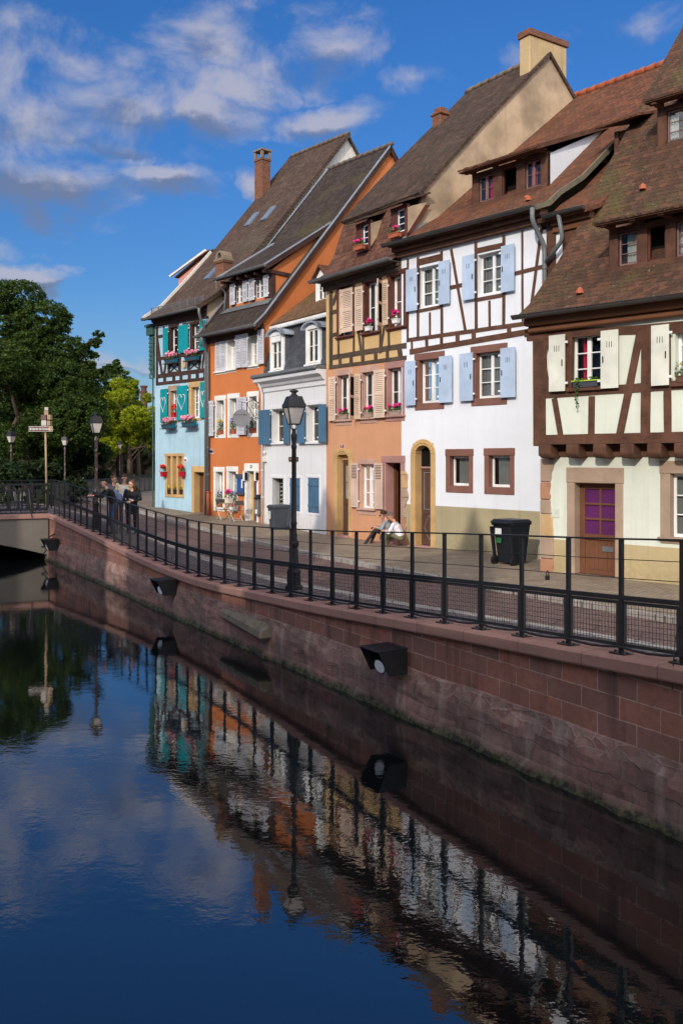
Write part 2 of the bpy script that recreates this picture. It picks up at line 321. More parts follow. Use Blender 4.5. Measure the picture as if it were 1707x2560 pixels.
# ------------------------------------------------------------------ the quay line
QP = [(60,-26.),(48,-19.1),(36.5,-12.5),(32.84,-10.36),(29.6,-8.52),(26.8,-6.9),(22.4,-4.45),(19.5,-2.78),(17.,-1.33),(14.9,-.12),(12.9,1.02),(10.9,2.18),(8.9,3.3),(6.5,4.65),(2,7.2),(-12,15)]
CAPZ = [(60,1.66),(33,1.66),(30,1.5),(27.6,1.347),(25.3,1.2),(23.4,1.10),(21.5,1.03),(19.85,1.01),(17,1.14),(15.2,1.225),(12.95,1.384),(11.5,1.475),(10.25,1.545),(9.6,1.58),(8.9,1.64),(6,1.85),(2,2.),(-12,2.)]
def interp(tab, y):
    for (a, p), (b, q) in zip(tab, tab[1:]):
        if b <= y <= a: return p+(q-p)*(y-a)/(b-a)
    return tab[0][1] if y > tab[0][0] else tab[-1][1]
def qx(y): return (interp(QP, y-.35)+interp(QP, y)*2+interp(QP, y+.35))/4
def cz(y): return (interp(CAPZ, y-.7)+interp(CAPZ, y)+interp(CAPZ, y+.7))/3
def path(y0, y1, st):
    n = int(abs(y1-y0)/st*1.155); out = []; a = 0; p0 = None
    for i in range(n+1):
        y = y0+(y1-y0)*i/n; p = Vector((qx(y), y))
        if p0 is not None: a += (p-p0).length
        p0 = p; t = Vector((qx(y-.2)-qx(y+.2), -.4)).normalized(); out.append((p, Vector((-t.y, t.x)), a, cz(y)))
    return out      # point, landward normal, arc length, coping height
M['ashlar'] = bricks('red_sandstone', lin(120,80,68,1.9), lin(92,70,64,1.9), lin(140,118,108,1.8), .55, .235, .007, .43, .6, .8, dist=.03, stain=(lin(64,50,46,1.4), .75))
def footing_mat():
    m, nt, b = newmat('old_footing_stone', (.2,.15,.13,1), .85, .3); o = oco(nt); uv = oco(nt, 'UV')
    vec = nd(nt, 'VectorMath', {0: uv, 1: sclv(nt, nd(nt, 'TexNoise', {'Vector': o, 'Scale': 1.8, 'Detail': 4.}).outputs[1], (.42,.22,0))}, operation='ADD').outputs[0]
    br = nd(nt, 'TexBrick', {'Vector': vec, 'Color1': lin(112,80,74,1.8), 'Color2': lin(98,80,74,1.8), 'Mortar': lin(84,70,64,1.5), 'Scale': 1., 'Mortar Size': .009, 'Mortar Smooth': .4, 'Brick Width': .95, 'Row Height': .44}, offset=.43)
    vs = sclv(nt, vec, (4.6,8.,1)); ve = nd(nt, 'TexVoronoi', {'Vector': vs, 'Scale': 1.}, feature='DISTANCE_TO_EDGE', voronoi_dimensions='2D').outputs[0]; vc = nd(nt, 'TexVoronoi', {'Vector': vs, 'Scale': 1.}, voronoi_dimensions='2D').outputs['Color']
    cc = mixc(nt, nd(nt, 'SeparateColor', {0: vc}).outputs[0], lin(96,66,60,1.7), lin(120,96,86,1.7)); ed = rng(nt, mth(nt, 'ADD', ve, mth(nt, 'MULTIPLY', noi(nt, o, 16, 5, .7), .12)), .06, .2); rub = mixc(nt, ed, mixc(nt, .55, lin(126,106,98,1.7), cc), cc)
    z = nd(nt, 'SeparateXYZ', {0: o}).outputs[2]; n = noi(nt, o, 1.4, 6, .65); f = noi(nt, o, 11, 6, .7)
    zz = mth(nt, 'ADD', z, mth(nt, 'MULTIPLY', mth(nt, 'SUBTRACT', n, .5), .22))
    up = rng(nt, zz, .47, .54)
    c = mixc(nt, up, br.outputs[0], rub)
    c = mixc(nt, mth(nt, 'MULTIPLY', rng(nt, f, .52, .66), mth(nt, 'MULTIPLY', rng(nt, zz, .4, .62), .75)), c, lin(140,120,110,1.8))
    c = mixc(nt, rng(nt, noi(nt, o, .8, 6, .7), .38, .68, 0, .65), c, lin(58,50,48,2.)); c = mixc(nt, rng(nt, f, .35, .75, 0, .6), c, mixc(nt, .6, c, (.01,.01,.01,1)))
    st = noi(nt, sclv(nt, o, (2.2,2.2,.25)), 2., 5); c = mixc(nt, mth(nt, 'MULTIPLY', rng(nt, st, .52, .7), .22), c, lin(130,122,116,2.))
    alg = mth(nt, 'SUBTRACT', 1., rng(nt, mth(nt, 'ADD', zz, mth(nt, 'MULTIPLY', f, .1)), .07, .24))
    c = mixc(nt, alg, c, mixc(nt, rng(nt, f, .4, .6), (.012,.013,.008,1), (.06,.06,.03,1)))
    setc(nt, b, c)
    h = mth(nt, 'ADD', mth(nt, 'ADD', mth(nt, 'MULTIPLY', mixc(nt, up, br.outputs[1], mth(nt, 'SUBTRACT', 1., ed)), -.7), mth(nt, 'MULTIPLY', f, 1.3)), n); bump(nt, b, h, .4, .022)
    return m
M['footing'] = footing_mat()
M['coping'] = bricks('coping_sandstone', lin(124,94,86,1.7), lin(110,84,76,1.7), lin(80,60,56,1.4), 1.05, 40., .006, .5, .3, .4)
def strip(rows, name, mat, parent=None, smooth=False):
    """rows: list of lists of (point, (u,v))"""
    b = MB()
    for r, q in zip(rows, rows[1:]):
        for i in range(len(r)-1): b.face([r[i][0], r[i+1][0], q[i+1][0], q[i][0]], 0, [r[i][1], r[i+1][1], q[i+1][1], q[i][1]])
    return b.build(name, mat, parent, recalc=False, smooth=smooth)
quay = empty('quay_wall', (qx(17),17,0), 0, 'long low canal wall of red sandstone blocks on rough old stone footing below the street', 'wall')
def rel(v): return (v[0]-qx(17), v[1]-17, v[2])
pp = path(33.3, -11, .14); rows = []
for p, n, a, c in pp:
    r = []
    for i in range(7):
        z = .6+(c-.12-.6)*i/6; k = mnoise.noise((p.x*1.3,p.y*1.3,z*3))*.006; r.append((rel((p.x+n.x*(.03+k), p.y+n.y*(.03+k), z)), (a, z)))
    rows.append(r)
strip(rows, 'ashlar_facing', M['ashlar'], quay)
rows = []
for p, n, a, c in pp:
    r = []
    for i in range(16):
        z = -.5+1.2*i/15; v = Vector((p.x*1.0,p.y*1.0,z*1.6)); k = mnoise.fractal(v*1.9, 1., 2., 4)*.045+mnoise.noise(v*6)*.012
        top = max(0, (z-.5)/.2+mnoise.noise(v*2.3)*.5); o = -.05+k+max(0, min(top, 1))*.05
        if z < .12: o -= .05*(.12-z)/.12+max(0, mnoise.noise((a*2.1,3,z*2)))*.1
        if 15 < i: z = .7
        r.append((rel((p.x+n.x*o, p.y+n.y*o, z+mnoise.noise((a*.9,1,1))*.05)), (a, z)))
    r.append((rel((p.x+n.x*.1, p.y+n.y*.1, .72)), (a, .75))); rows.append(r)
strip(rows, 'rough_footing', M['footing'], quay, True)
rows = []
for p, n, a, c in pp:
    prof = [(.1,c-.15),(-.045,c-.15),(-.055,c-.13),(-.055,c-.02),(-.035,c),(.4,c),(.4,c-.3)]
    v = 0; r = []
    for i, (o, z) in enumerate(prof): r.append((rel((p.x+n.x*o, p.y+n.y*o, z)), (a, .1+.13*i)))
    rows.append(r)
strip(rows, 'coping', M['coping'], quay)

# ------------------------------------------------------------------ water and ground
def water_mat():
    m, nt, b = newmat('canal_water', (.003,.0045,.005,1), .015, .5); b.inputs['IOR'].default_value = 2.35; o = oco(nt)
    n1 = noi(nt, sclv(nt, o, (1.,1.25,1.)), 5.5, 3, .5, .35); n2 = noi(nt, o, 1.25, 2, .5); n3 = noi(nt, sclv(nt, o, (1.,1.3,1.)), 17., 2, .5)
    pt = rng(nt, noi(nt, o, .35, 3, .5), .38, .66, .35, 1.)
    h = mth(nt, 'ADD', mth(nt, 'MULTIPLY', mth(nt, 'ADD', mth(nt, 'MULTIPLY', n1, .6), mth(nt, 'MULTIPLY', n3, .22)), pt), mth(nt, 'MULTIPLY', n2, .8))
    bump(nt, b, h, WST, .05); return m
M['water'] = water_mat()
b = MB(); b.face([(-45,-25,0),(40,-25,0),(40,47,0),(-45,47,0)]); tag(b.build('canal_water', M['water']), 'dark rippled canal water mirroring the house fronts', 'water', None, 'structure')
def zf(y): return interp([(60,1.55),(44,1.5),(37,1.38),(33,1.2),(27,1.02),(0,1.0)], y)
def gpt(y, w):
    """a point of the street, w metres landward of the quay line"""
    p = Vector((qx(y), y)); t = Vector((qx(y-.3)-qx(y+.3), -.6)).normalized(); n = Vector((-t.y, t.x)); k = max(0, min(1, w/6.)); k = k*k*(3-2*k)
    z = (cz(y)-.09)*(1-k)+zf(y)*k
    return Vector((p.x+n.x*w, p.y+n.y*w, z))
def cobbles(name, c1, c2, mort, bw, bh, var=.35):
    return bricks(name, c1, c2, mort, bw, bh, .012, .5, var, .9, 'Object', .06, .75, (lin(60,52,48,1.2), .4), .02)
M['setts'] = cobbles('dark_setts', lin(112,102,104,1.25), lin(78,70,74,1.25), lin(46,42,42), .19, .13)
M['pinksetts'] = cobbles('pink_setts', lin(140,112,104), lin(112,90,86), lin(70,58,54), .17, .11)
M['paleband'] = bricks('pale_stone_band', lin(176,168,160), lin(158,150,144), lin(100,92,86), .6, .3, .012, .5, .3, .5, 'Object')
M['walk'] = cobbles('pavement', lin(158,142,122,1.1), lin(138,122,104,1.1), lin(112,100,86,1.1), .14, .1, .6)
M['ground'] = paint('ground', lin(110,102,90), .95, .5, lin(70,62,54))
ys = [200,120,80,60,52,48,44,40,37.5,36,34.5,33]+[33-.7*i for i in range(1,46)]+[-1.5,-6,-11.5]
ws = [-400,-120,-60,-30,-20,-12.2,-6,0.15,.45,1,1.5,2,2.5,3,3.5,4,4.5,5,5.5,6,7,9,12,20,50,150,500]
b = MB()
def gp2(y, w):
    if w >= 0: return gpt(y, w)
    q = gpt(y, 0); n = (gpt(y, 1)-q); return Vector((q.x+n.x*w, q.y+n.y*w, 1.5))
for y0, y1 in zip(ys, ys[1:]):
    for w0, w1 in zip(ws, ws[1:]):
        if -12.2 <= w0 < 0 and y0 < 47: continue
        b.face([gp2(y0,w0), gp2(y0,w1), gp2(y1,w1), gp2(y1,w0)])
tag(b.build('ground', M['ground'], recalc=False), 'ground of both banks', 'ground', None, 'structure')
def band(name, w0, w1, dz, mat, ya=46., yb=-10., side=0., lab='', cat='road', nw=5):
    b = MB(); n = int((ya-yb)/.6)
    for i in range(n):
        y0 = ya+(yb-ya)*i/n; y1 = ya+(yb-ya)*(i+1)/n
        for j in range(nw):
            wa = w0+(w1-w0)*j/nw; wb = w0+(w1-w0)*(j+1)/nw
            b.face([gpt(y,w)+Vector((0,0,dz)) for y, w in ((y0,wa),(y0,wb),(y1,wb),(y1,wa))])
        if side:
            for w in (w0, w1): b.face([gpt(y0,w)+Vector((0,0,dz)), gpt(y1,w)+Vector((0,0,dz)), gpt(y1,w)+Vector((0,0,dz-side)), gpt(y0,w)+Vector((0,0,dz-side))])
    return tag(b.build(name, mat, recalc=False), lab, cat, None, 'structure')
band('quayside_paving', .38, 1.5, .006, M['setts'], lab='dark cobbled strip along the railing', cat='paving')
band('pale_kerb_band', 1.5, 1.82, .01, M['paleband'], lab='pale stone band between the cobbles', cat='paving', nw=1)
band('road', 1.82, 4.35, .006, M['pinksetts'], lab='pinkish cobbled roadway', cat='road')
band('kerb', 4.35, 4.5, .105, M['paleband'], side=.12, lab='low stone kerb', cat='kerb', nw=1)
band('sidewalk', 4.5, 9.5, .1, M['walk'], lab='brownish paved footway before the houses', cat='pavement')

# ------------------------------------------------------------------ the far bridge
BO = Vector((qx(33.1)-.02, 33.1)); BD = Vector((-.9,-.436)).normalized(); BN = Vector((-BD.y, BD.x))*-1
if BN.y < 0: BN = -BN
M['bridgeface'] = plaster('bridge_render', lin(128,122,114,.72), streak=.5, amt=.6)
bro = empty('arched_bridge', (BO.x,BO.y,0), math.atan2(-BD.y,-BD.x), 'low arched bridge with grey rendered side and red stone edge', 'bridge')
# local x runs from the quay end leftwards as negative
ar = lambda k: .18+.95*(1-((k-6.2)/6.2)**2)
b = MB(); ks = [i*.31 for i in range(41)]
for a, c in zip(ks, ks[1:]):
    b.face([(-a,0,ar(a)),(-c,0,ar(c)),(-c,0,1.5),(-a,0,1.5)]); b.face([(-a,0,ar(a)),(-c,0,ar(c)),(-c,9,ar(c)),(-a,9,ar(a))])
b.face([(0,0,-.6),(0,0,.2),(0,9,.2),(0,9,-.6)]); b.face([(-12.4,0,-.6),(-12.4,0,.2),(-12.4,9,.2),(-12.4,9,-.6)]); b.face([(0.3,9,-.6),(-13,9,-.6),(-13,9,1.4),(.3,9,1.4)])
b.build('arch_wall', M['bridgeface'], bro, recalc=False)
b = MB(); b.box(-13,.06,-.07,.4,1.5,1.665); b.build('edge_stone', M['coping'], bro, bevel=.015)
b = MB(); b.box(-13,.3,.4,9,1.48,1.58); b.build('deck', M['setts'], bro)
# ------------------------------------------------------------------ house kit (local frame: x along the front, y into the house, z up)
class House(Fac):
    def start(s, name, label, cat='house'):
        s.root = empty(name, (s.o[0], s.o[1], s.gz), -s.th, label, cat); s.open = []; return s
    def part(s, b, name, m, **k): return b.build(name, m, s.root, **k)
    def rect(s, z, xl, yt, xr, yb, y=0.):
        a = s.P(z, xl, yt, y); c = s.P(z, xr, (yt+yb)/2, y); d = s.P(z, xl, yb, y); return a[0], c[0], d[1], a[1]   # s0,s1,z0,z1
def wall_front(b, s0, s1, z0, z1, ops, y=0., mi=lambda x, z: 0, xs=(), zs=()):
    X = sorted({s0, s1, *[o[0] for o in ops], *[o[1] for o in ops], *xs}); Z = sorted({z0, z1, *[o[2] for o in ops], *[o[3] for o in ops], *zs})
    X = [x for x in X if s0 <= x <= s1]; Z = [z for z in Z if z0 <= z <= z1]
    for a, c in zip(X, X[1:]):
        for d, e in zip(Z, Z[1:]):
            x, z = (a+c)/2, (d+e)/2
            if any(o[0] < x < o[1] and o[2] < z < o[3] for o in ops): continue
            b.face([(a,y,d),(c,y,d),(c,y,e),(a,y,e)], mi(x, z))
    for o in ops:
        d = o[4] if len(o) > 4 else .3
        b.face([(o[0],y,o[2]),(o[0],y,o[3]),(o[0],y+d,o[3]),(o[0],y+d,o[2])], mi(o[0], o[2])); b.face([(o[1],y,o[2]),(o[1],y,o[3]),(o[1],y+d,o[3]),(o[1],y+d,o[2])], mi(o[1], o[2]))
        b.face([(o[0],y,o[2]),(o[1],y,o[2]),(o[1],y+d,o[2]),(o[0],y+d,o[2])], mi(o[0], o[2])); b.face([(o[0],y,o[3]),(o[1],y,o[3]),(o[1],y+d,o[3]),(o[0],y+d,o[3])], mi(o[0], o[3]))
def window(h, r, fm=None, cols=2, rows=3, rec=.17, sur=None, sw=.1, y=0., fw=.055, curtain=None, top=None, sill=True, glass=True, proud=.02, label=None, mw=.028, lw=None, bw=None, open_leaf=False):
    """r = the clear opening; the surround fills sw round it; returns the hole the wall must leave"""
    s0, s1, z0, z1 = r; fm = fm or M['white']; yy = y+rec; lw = lw or sw; bw = bw or sw
    b = MB(); f = fw
    b.box(s0,s0+f,yy,yy+.06,z0,z1); b.box(s1-f,s1,yy,yy+.06,z0,z1); b.box(s0+f,s1-f,yy,yy+.06,z0,z0+f*1.3); b.box(s0+f,s1-f,yy,yy+.06,z1-f,z1)
    zt = z1-f
    if cols == 2: c = (s0+s1)/2; b.box(c-.045,c+.045,yy-.012,yy+.05,z0+f*1.3,zt)
    n = cols if cols > 2 else 0
    for k in range(1, n): c = s0+(s1-s0)*k/n; b.box(c-mw/2,c+mw/2,yy+.006,yy+.04,z0+f*1.3,zt)
    for k in range(1, rows): c = z0+f*1.3+(zt-z0-f*1.3)*k/rows; b.box(s0+f,s1-f,yy+.008,yy+.04,c-mw/2,c+mw/2)
    w = b.build('window', fm, h.root, bevel=.006)
    if label: w['label'] = label
    if glass: g = MB(); g.face([(s0+f*.5,yy+.03,z0+f*.5),(s1-f*.5,yy+.03,z0+f*.5),(s1-f*.5,yy+.03,z1-f*.5),(s0+f*.5,yy+.03,z1-f*.5)]); g.build('pane', M['glass'], w)
    if curtain:
        cm, c0, c1, cb = curtain; g = MB(); n = 14; W = s1-s0
        for k in range(n):
            a = c0+(c1-c0)*k/n; d = c0+(c1-c0)*(k+1)/n
            ya, yd = [yy+.09+.025*math.sin(t*46) for t in (a, d)]
            g.face([(s0+W*a,ya,z0+(z1-z0)*cb),(s0+W*d,yd,z0+(z1-z0)*cb),(s0+W*d,yd,z1),(s0+W*a,ya,z1)])
        g.build('curtain', M[cm], w, smooth=True)
    if sur:
        b = MB(); p = y-proud; e = yy+.02
        b.box(s0-sw,s0,p,e,z0-bw,z1); b.box(s1,s1+sw,p,e,z0-bw,z1); b.box(s0,s1,p,e,z0-bw,z0); b.box(s0-sw-.02,s1+sw+.02,p-.004,e+.003,z1,z1+lw)
        b.build('surround', sur, w, bevel=.012)
        hole = (s0-sw*.6, s1+sw*.6, z0-bw*.6, z1+lw*.6, .1)
    else: hole = (s0, s1, z0, z1, rec+.08)
    if sill:
        b = MB(); b.box(s0-(.04 if not sur else sw+.03),s1+(.04 if not sur else sw+.03),y-.09,yy-.005,z0-.055,z0+.006); b.build('sill', sur or fm, w, bevel=.01)
    h.open.append(hole)
    return w
def shutter(h, s0, s1, z0, z1, m, kind='slot', y=-.1, y1=None, flip=False, heart=None):
    """a leaf from plan point (s0,y) to (s1,y1)"""
    y1 = y if y1 is None else y1; W = math.hypot(s1-s0, y1-y); ux, uy = (s1-s0)/W, (y1-y)/W; b = MB(); t = .032
    def bx(a0, a1, d0, d1, c0, c1, mi=0):
        P = lambda a, d, c: (s0+ux*a-uy*d, y+uy*a+ux*d, c)
        b.hexa([P(a0,d0,c0),P(a1,d0,c0),P(a1,d1,c0),P(a0,d1,c0),P(a0,d0,c1),P(a1,d0,c1),P(a1,d1,c1),P(a0,d1,c1)], mi)
    HH = z1-z0
    if kind == 'louvre':
        st = min(.075, W*.16); bx(0,st,0,t,z0,z1); bx(W-st,W,0,t,z0,z1)
        nn = 2; rails = [z0, z0+HH*.46, z1]
        bx(st,W-st,0,t,z0,z0+.11); bx(st,W-st,0,t,z1-.1,z1); bx(st,W-st,0,t,z0+HH*.47,z0+HH*.47+.09)
        for a, c in ((z0+.11, z0+HH*.47), (z0+HH*.47+.09, z1-.1)):
            n = max(5, int((c-a)/.055))
            for k in range(n):
                q = a+(c-a)*k/n; d = (c-a)/n
                P = lambda e, g, f: (s0+ux*e-uy*g, y+uy*e+ux*g, f)
                b.hexa([P(st,.004,q+d*.05),P(W-st,.004,q+d*.05),P(W-st,.012,q+d*.0),P(st,.012,q+d*.0),P(st,.026,q+d*.98),P(W-st,.026,q+d*.98),P(W-st,.032,q+d*.9),P(st,.032,q+d*.9)])
        b.face([(s0+ux*st-uy*.031,y+uy*st+ux*.031,z0+.1),(s0+ux*(W-st)-uy*.031,y+uy*(W-st)+ux*.031,z0+.1),(s0+ux*(W-st)-uy*.031,y+uy*(W-st)+ux*.031,z1-.1),(s0+ux*st-uy*.031,y+uy*st+ux*.031,z1-.1)], 1)
    elif kind == 'slot':
        bx(0,W,0,t,z0,z1)
        for k in (-1, 0, 1): bx(W*.5+k*.055-.008,W*.5+k*.055+.008,-.002,.004,z1-HH*.3,z1-HH*.19,1)
        for c in (.13, .87): bx(W*.04,W*.96,t,t+.012,z0+HH*c-.05,z0+HH*c+.05)
        e = .06 if flip else W-.06; bx(e-.008,e+.008,-.025,0,z0+HH*.5-.07,z0+HH*.5+.07,1)
    elif kind == 'panel':
        bx(0,W,0,t,z0,z1); st = .06
        for a, c in ((z0+.09, z0+HH*.6), (z0+HH*.6+.06, z1-.07)):
            if c > z0+HH*.7:
                n = 9
                for k in range(n): q = a+(c-a)*k/n; bx(st,W-st,-.008,.002,q,q+.022,0); bx(st,W-st,-.002,.001,q+.022,q+.04,1)
            else: bx(st,W-st,-.006,.001,a,c)
    else:
        n = max(2, round(W/.14))
        for k in range(n): bx(W*k/n+.003,W*(k+1)/n-.003,0,t-(.003 if k % 2 else 0),z0+(.004 if k % 2 else 0),z1)
        if kind == 'batten':
            for c in (.2, .8): bx(.01,W-.01,-.022,0,z0+HH*c-.045,z0+HH*c+.045)
        elif kind == 'plank':
            for c in (.14, .86): bx(.015,W-.015,t,t+.018,z0+HH*c-.045,z0+HH*c+.045)
    e0, e1 = (W, W+.05) if not flip else (-.05, 0)
    for c in (.14, .86): bx(e0-.03,e1+.02,t*.2,t*.7,z0+HH*c-.025,z0+HH*c+.025,2)
    o = b.build('shutter', [m, M['dark'], M['white']], h.root, bevel=.004)
    if heart:
        g = MB(); pts = []
        for k in range(25):
            a = 2*math.pi*k/24; hx = 16*math.sin(a)**3; hz = 13*math.cos(a)-5*math.cos(2*a)-2*math.cos(3*a)-math.cos(4*a)
            hx = hx*W*heart[0]/16; c0 = W*heart[1]+hx; pts.append((s0+ux*c0, y-.018+uy*c0, (z0+z1)/2+HH*.06+hz*HH*.016))
        g.tube(pts, .0105, 5, cap=False); hh = g.build('heart_ornament', M['white'], o)
    return o
def timbers(h, z, lst, m, y=-.02, k=1., d=.05, name='timber_frame', wob=.006):
    """beams on the front, (x0,y0,x1,y1,width) in photo zoom units"""
    b = MB()
    for i, L in enumerate(lst):
        p = h.P(z, L[0], L[1], y); q = h.P(z, L[2], L[3], y); sc = ZM[z][2]
        # metres per pixel at this spot
        a = h.P(z, L[0], L[1], y); c = h.P(z, L[0], L[1]+10, y); mp = abs(a[1]-c[1])/10
        w = L[4]*mp*k; dx, dz = q[0]-p[0], q[1]-p[1]; ln = math.hypot(dx, dz)
        if abs(dz) > abs(dx): w = L[4]*abs(h.P(z, L[0]+10, L[1], y)[0]-p[0])/10*k
        nx, nz = -dz/ln*w/2, dx/ln*w/2; n = max(2, int(ln/.35)); up = []; lo = []
        for j in range(n+1):
            f = j/n; r1 = mnoise.noise((f*ln*1.7+i*7.3, i*3.1, 0))*wob*2; r2 = mnoise.noise((f*ln*1.7+i*7.3, i*3.1, 5))*wob*2
            cx, cz_ = p[0]+dx*f, p[1]+dz*f; up.append((cx+nx*(1+r1/w), cz_+nz*(1+r1/w))); lo.append((cx-nx*(1+r2/w), cz_-nz*(1+r2/w)))
        e = .0007*(i % 9)
        for j in range(n): b.ext([lo[j], lo[j+1], up[j+1], up[j]], y-e, y+d, 0)
    return h.part(b, name, m)
def roofprof(b, prof, s0, s1, t=.1, mi=0):
    """a roof skin swept along the front; prof = (y,z) points upward"""
    for (y0, z0), (y1, z1) in zip(prof, prof[1:]): b.slab([(s0,y0,z0),(s1,y0,z0),(s1,y1,z1),(s0,y1,z1)], t, mi)
def gutter(h, s0, s1, y, z, m, r=.075, name='gutter', seg=True):
    b = MB(); n = 8
    pts = [(y+r*math.cos(a), z+r*math.sin(a)) for a in [math.pi+math.pi*k/n for k in range(n+1)]]
    for (a, c), (d, e) in zip(pts, pts[1:]): b.face([(s0,a,c),(s1,a,c),(s1,d,e),(s0,d,e)])
    for s in (s0, s1): b.face([(s,a,c) for a, c in pts])
    b.tube([(s0,y-r,z),(s1,y-r,z)], .012, 6)
    k = s0+.4
    while seg and k < s1:
        b.tube([(k,a*1.0+(a-y)*.06,c-.003) for a, c in pts], .008, 4); k += .75
    return h.part(b, name, m, smooth=True)
def pipe(h, pts, m, r=.05, name='downpipe', rings=(), rm=None):
    b = MB(); out = []
    for i, p in enumerate(pts):            # soften the bends
        p = Vector(p)
        if 0 < i < len(pts)-1:
            a = Vector(pts[i-1]); c = Vector(pts[i+1]); d = min(.12, (a-p).length*.4, (c-p).length*.4)
            u, w = p+(a-p).normalized()*d, p+(c-p).normalized()*d
            out += [u*(1-f)**2+p*2*f*(1-f)+w*f*f for f in (0,.25,.5,.75,1)]
        else: out.append(p)
    b.tube(out, r, 10)
    for z in rings:
        p, q = None, None
        for a, c in zip(out, out[1:]):
            if min(a.z, c.z) <= z <= max(a.z, c.z): f = (z-a.z)/((c.z-a.z) or 1); p = a+(c-a)*f
        if p: b.tube([p-Vector((0,0,.025)), p+Vector((0,0,.025))], r*1.18, 10)
    return h.part(b, name, m, smooth=True)
def ridge(h, p, q, m, r=.09, name='ridge_tiles'):
    p, q = Vector(p), Vector(q); L = (q-p).length; n = int(L/.36); b = MB(); d = (q-p)/n
    for i in range(n):
        a = p+d*i; c = a+d*1.06; b.tube([a+Vector((0,0,-.01)), c+Vector((0,0,.02))], [r*.92, r*1.08], 8)
    return h.part(b, name, m, smooth=True)
def poly_side(b, pts, s, mi=0, t=0): b.face([(s,y,z) for y, z in pts], mi)
def leaves(b, c, rx, ry, rz, n, size, mi, rnd, hang=0, up=0):
    for _ in range(n):
        while 1:
            p = [rnd.uniform(-1,1) for _ in range(3)]
            if .15 < sum(q*q for q in p) < 1: break
        x, y, z = c[0]+p[0]*rx, c[1]+p[1]*ry, c[2]+p[2]*rz
        a = Vector((rnd.gauss(0,1), rnd.gauss(0,1), rnd.gauss(0,.7)+up)).normalized(); d = a.cross(Vector((rnd.gauss(0,1),rnd.gauss(0,1),rnd.gauss(0,1)))).normalized()
        s = size*rnd.uniform(.6,1.3); P = Vector((x,y,z)); b.face([P-a*s, P+d*s*.55, P+a*s, P-d*s*.55], mi)
def petals(b, c, r, n, mi, rnd):
    for _ in range(n):
        a = Vector((rnd.gauss(0,1), rnd.gauss(0,1), rnd.gauss(0,1))).normalized(); d = a.cross(Vector((rnd.gauss(0,1),rnd.gauss(0,1),rnd.gauss(0,1)))).normalized(); P = Vector(c)+a*r*.75; e = a.cross(d)
        s = r*.55; b.face([P-d*s-e*s, P+d*s-e*s, P+d*s+e*s, P-d*s+e*s], mi)
FN = [0]
def flowerbox(h, s, y, z, w, pm, fl, label, cat='flower box', group=None, ph=.14, pd=.16, fh=.16, leaf='leaf', nl=110, nf=9, fr=.045, rim=None, droop=0, name='flower_box', lattice=None):
    """a planter standing at house point (s,y,z); the base centre is its origin"""
    FN[0] += 1; rnd = random.Random(FN[0]*11); t = empty(name, h.W(s, y, z), -h.th, label, cat, group)
    b = MB(); w2 = w/2; b.hexa([(-w2*.92,-pd*.42,0),(w2*.92,-pd*.42,0),(w2*.92,pd*.42,0),(-w2*.92,pd*.42,0),(-w2,-pd/2,ph),(w2,-pd/2,ph),(w2,pd/2,ph),(-w2,pd/2,ph)])
    b.box(-w2-.01,w2+.01,-pd/2-.01,pd/2+.01,ph-.025,ph)
    pl = b.build('planter', pm, t, bevel=.006)
    if rim: g = MB(); g.box(-w2-.014,w2+.014,-pd/2-.014,pd/2+.014,ph-.01,ph+.012); g.build('rim', rim, pl)
    if lattice:
        g = MB()
        for k in range(5):
            a = -w2+w*k/5; c = a+w/5; g.bar((a,-pd/2-.02,.01),(c,-pd/2-.02,ph-.01),.008,.014); g.bar((a,-pd/2-.026,ph-.01),(c,-pd/2-.026,.01),.008,.014)
        g.box(-w2-.02,w2+.02,-pd/2-.034,-pd/2-.006,ph-.02,ph); g.box(-w2-.05,w2+.05,-pd/2-.05,pd/2,-.03,0); g.build('lattice', lattice, pl)
    b = MB(); n = max(2, int(w/.13))
    for k in range(n): leaves(b, (-w2+w*(k+.5)/n, -.02, ph+fh*.4), w/n*.8, pd*.65, fh*.62, nl//n, .035, 0, rnd, up=.6)
    if droop:
        for k in range(int(droop*26)): q = k/(droop*26); leaves(b, (droop*0-w2*.55+rnd.uniform(-.05,.05)*(1-q*.5), -pd/2-.03, ph-q*droop), .05*(1-q*.6), .03, .03, 4, .03, 0, rnd)
    b.build('foliage', M[leaf], t, recalc=False)
    if fl:
        b = MB()
        for k in range(nf): petals(b, (rnd.uniform(-w2,w2)*.95, rnd.uniform(-.6,.3)*pd, ph+fh*rnd.uniform(.65,1.15)), fr*rnd.uniform(.8,1.25), 16, 0, rnd)
        b.build('blossoms', M[fl], t, recalc=False)
    return t
# ------------------------------------------------------------------ house materials
M['timberR'] = wood('brown_timber', lin(98,68,54), lin(58,38,30)); M['timberP'] = wood('dark_timber', lin(88,74,62), lin(52,42,36)); M['timberB'] = wood('umber_timber', lin(74,52,46), lin(42,30,26))
M['mahogany'] = paint('red_brown_joinery', lin(98,54,44), .6, .35, lin(60,32,26), grain=(3,3,.6)); M['soffit'] = paint('brown_fascia', lin(120,78,52), .6, .3, lin(80,50,36), grain=(.5,3,6))
M['browntrim'] = paint('brown_stone_trim', lin(132,92,80), .75, .25, lin(95,62,54)); M['greystone'] = paint('buff_stone', lin(170,146,126), .85, .45, lin(120,98,82)); M['pinkstone'] = paint('pink_stone', lin(196,158,142), .85, .35, lin(158,112,104)); M['mauvestone'] = paint('mauve_stone', lin(176,132,124), .85, .35, lin(128,90,86))
M['ochrestone'] = paint('yellow_sandstone', lin(200,164,112), .85, .5, lin(150,114,74)); M['sandstone'] = paint('quoin_stone', lin(196,162,118), .9, .6, lin(150,104,70)); M['quoinred'] = paint('reddish_quoin', lin(176,130,102), .9, .6, lin(140,88,66))
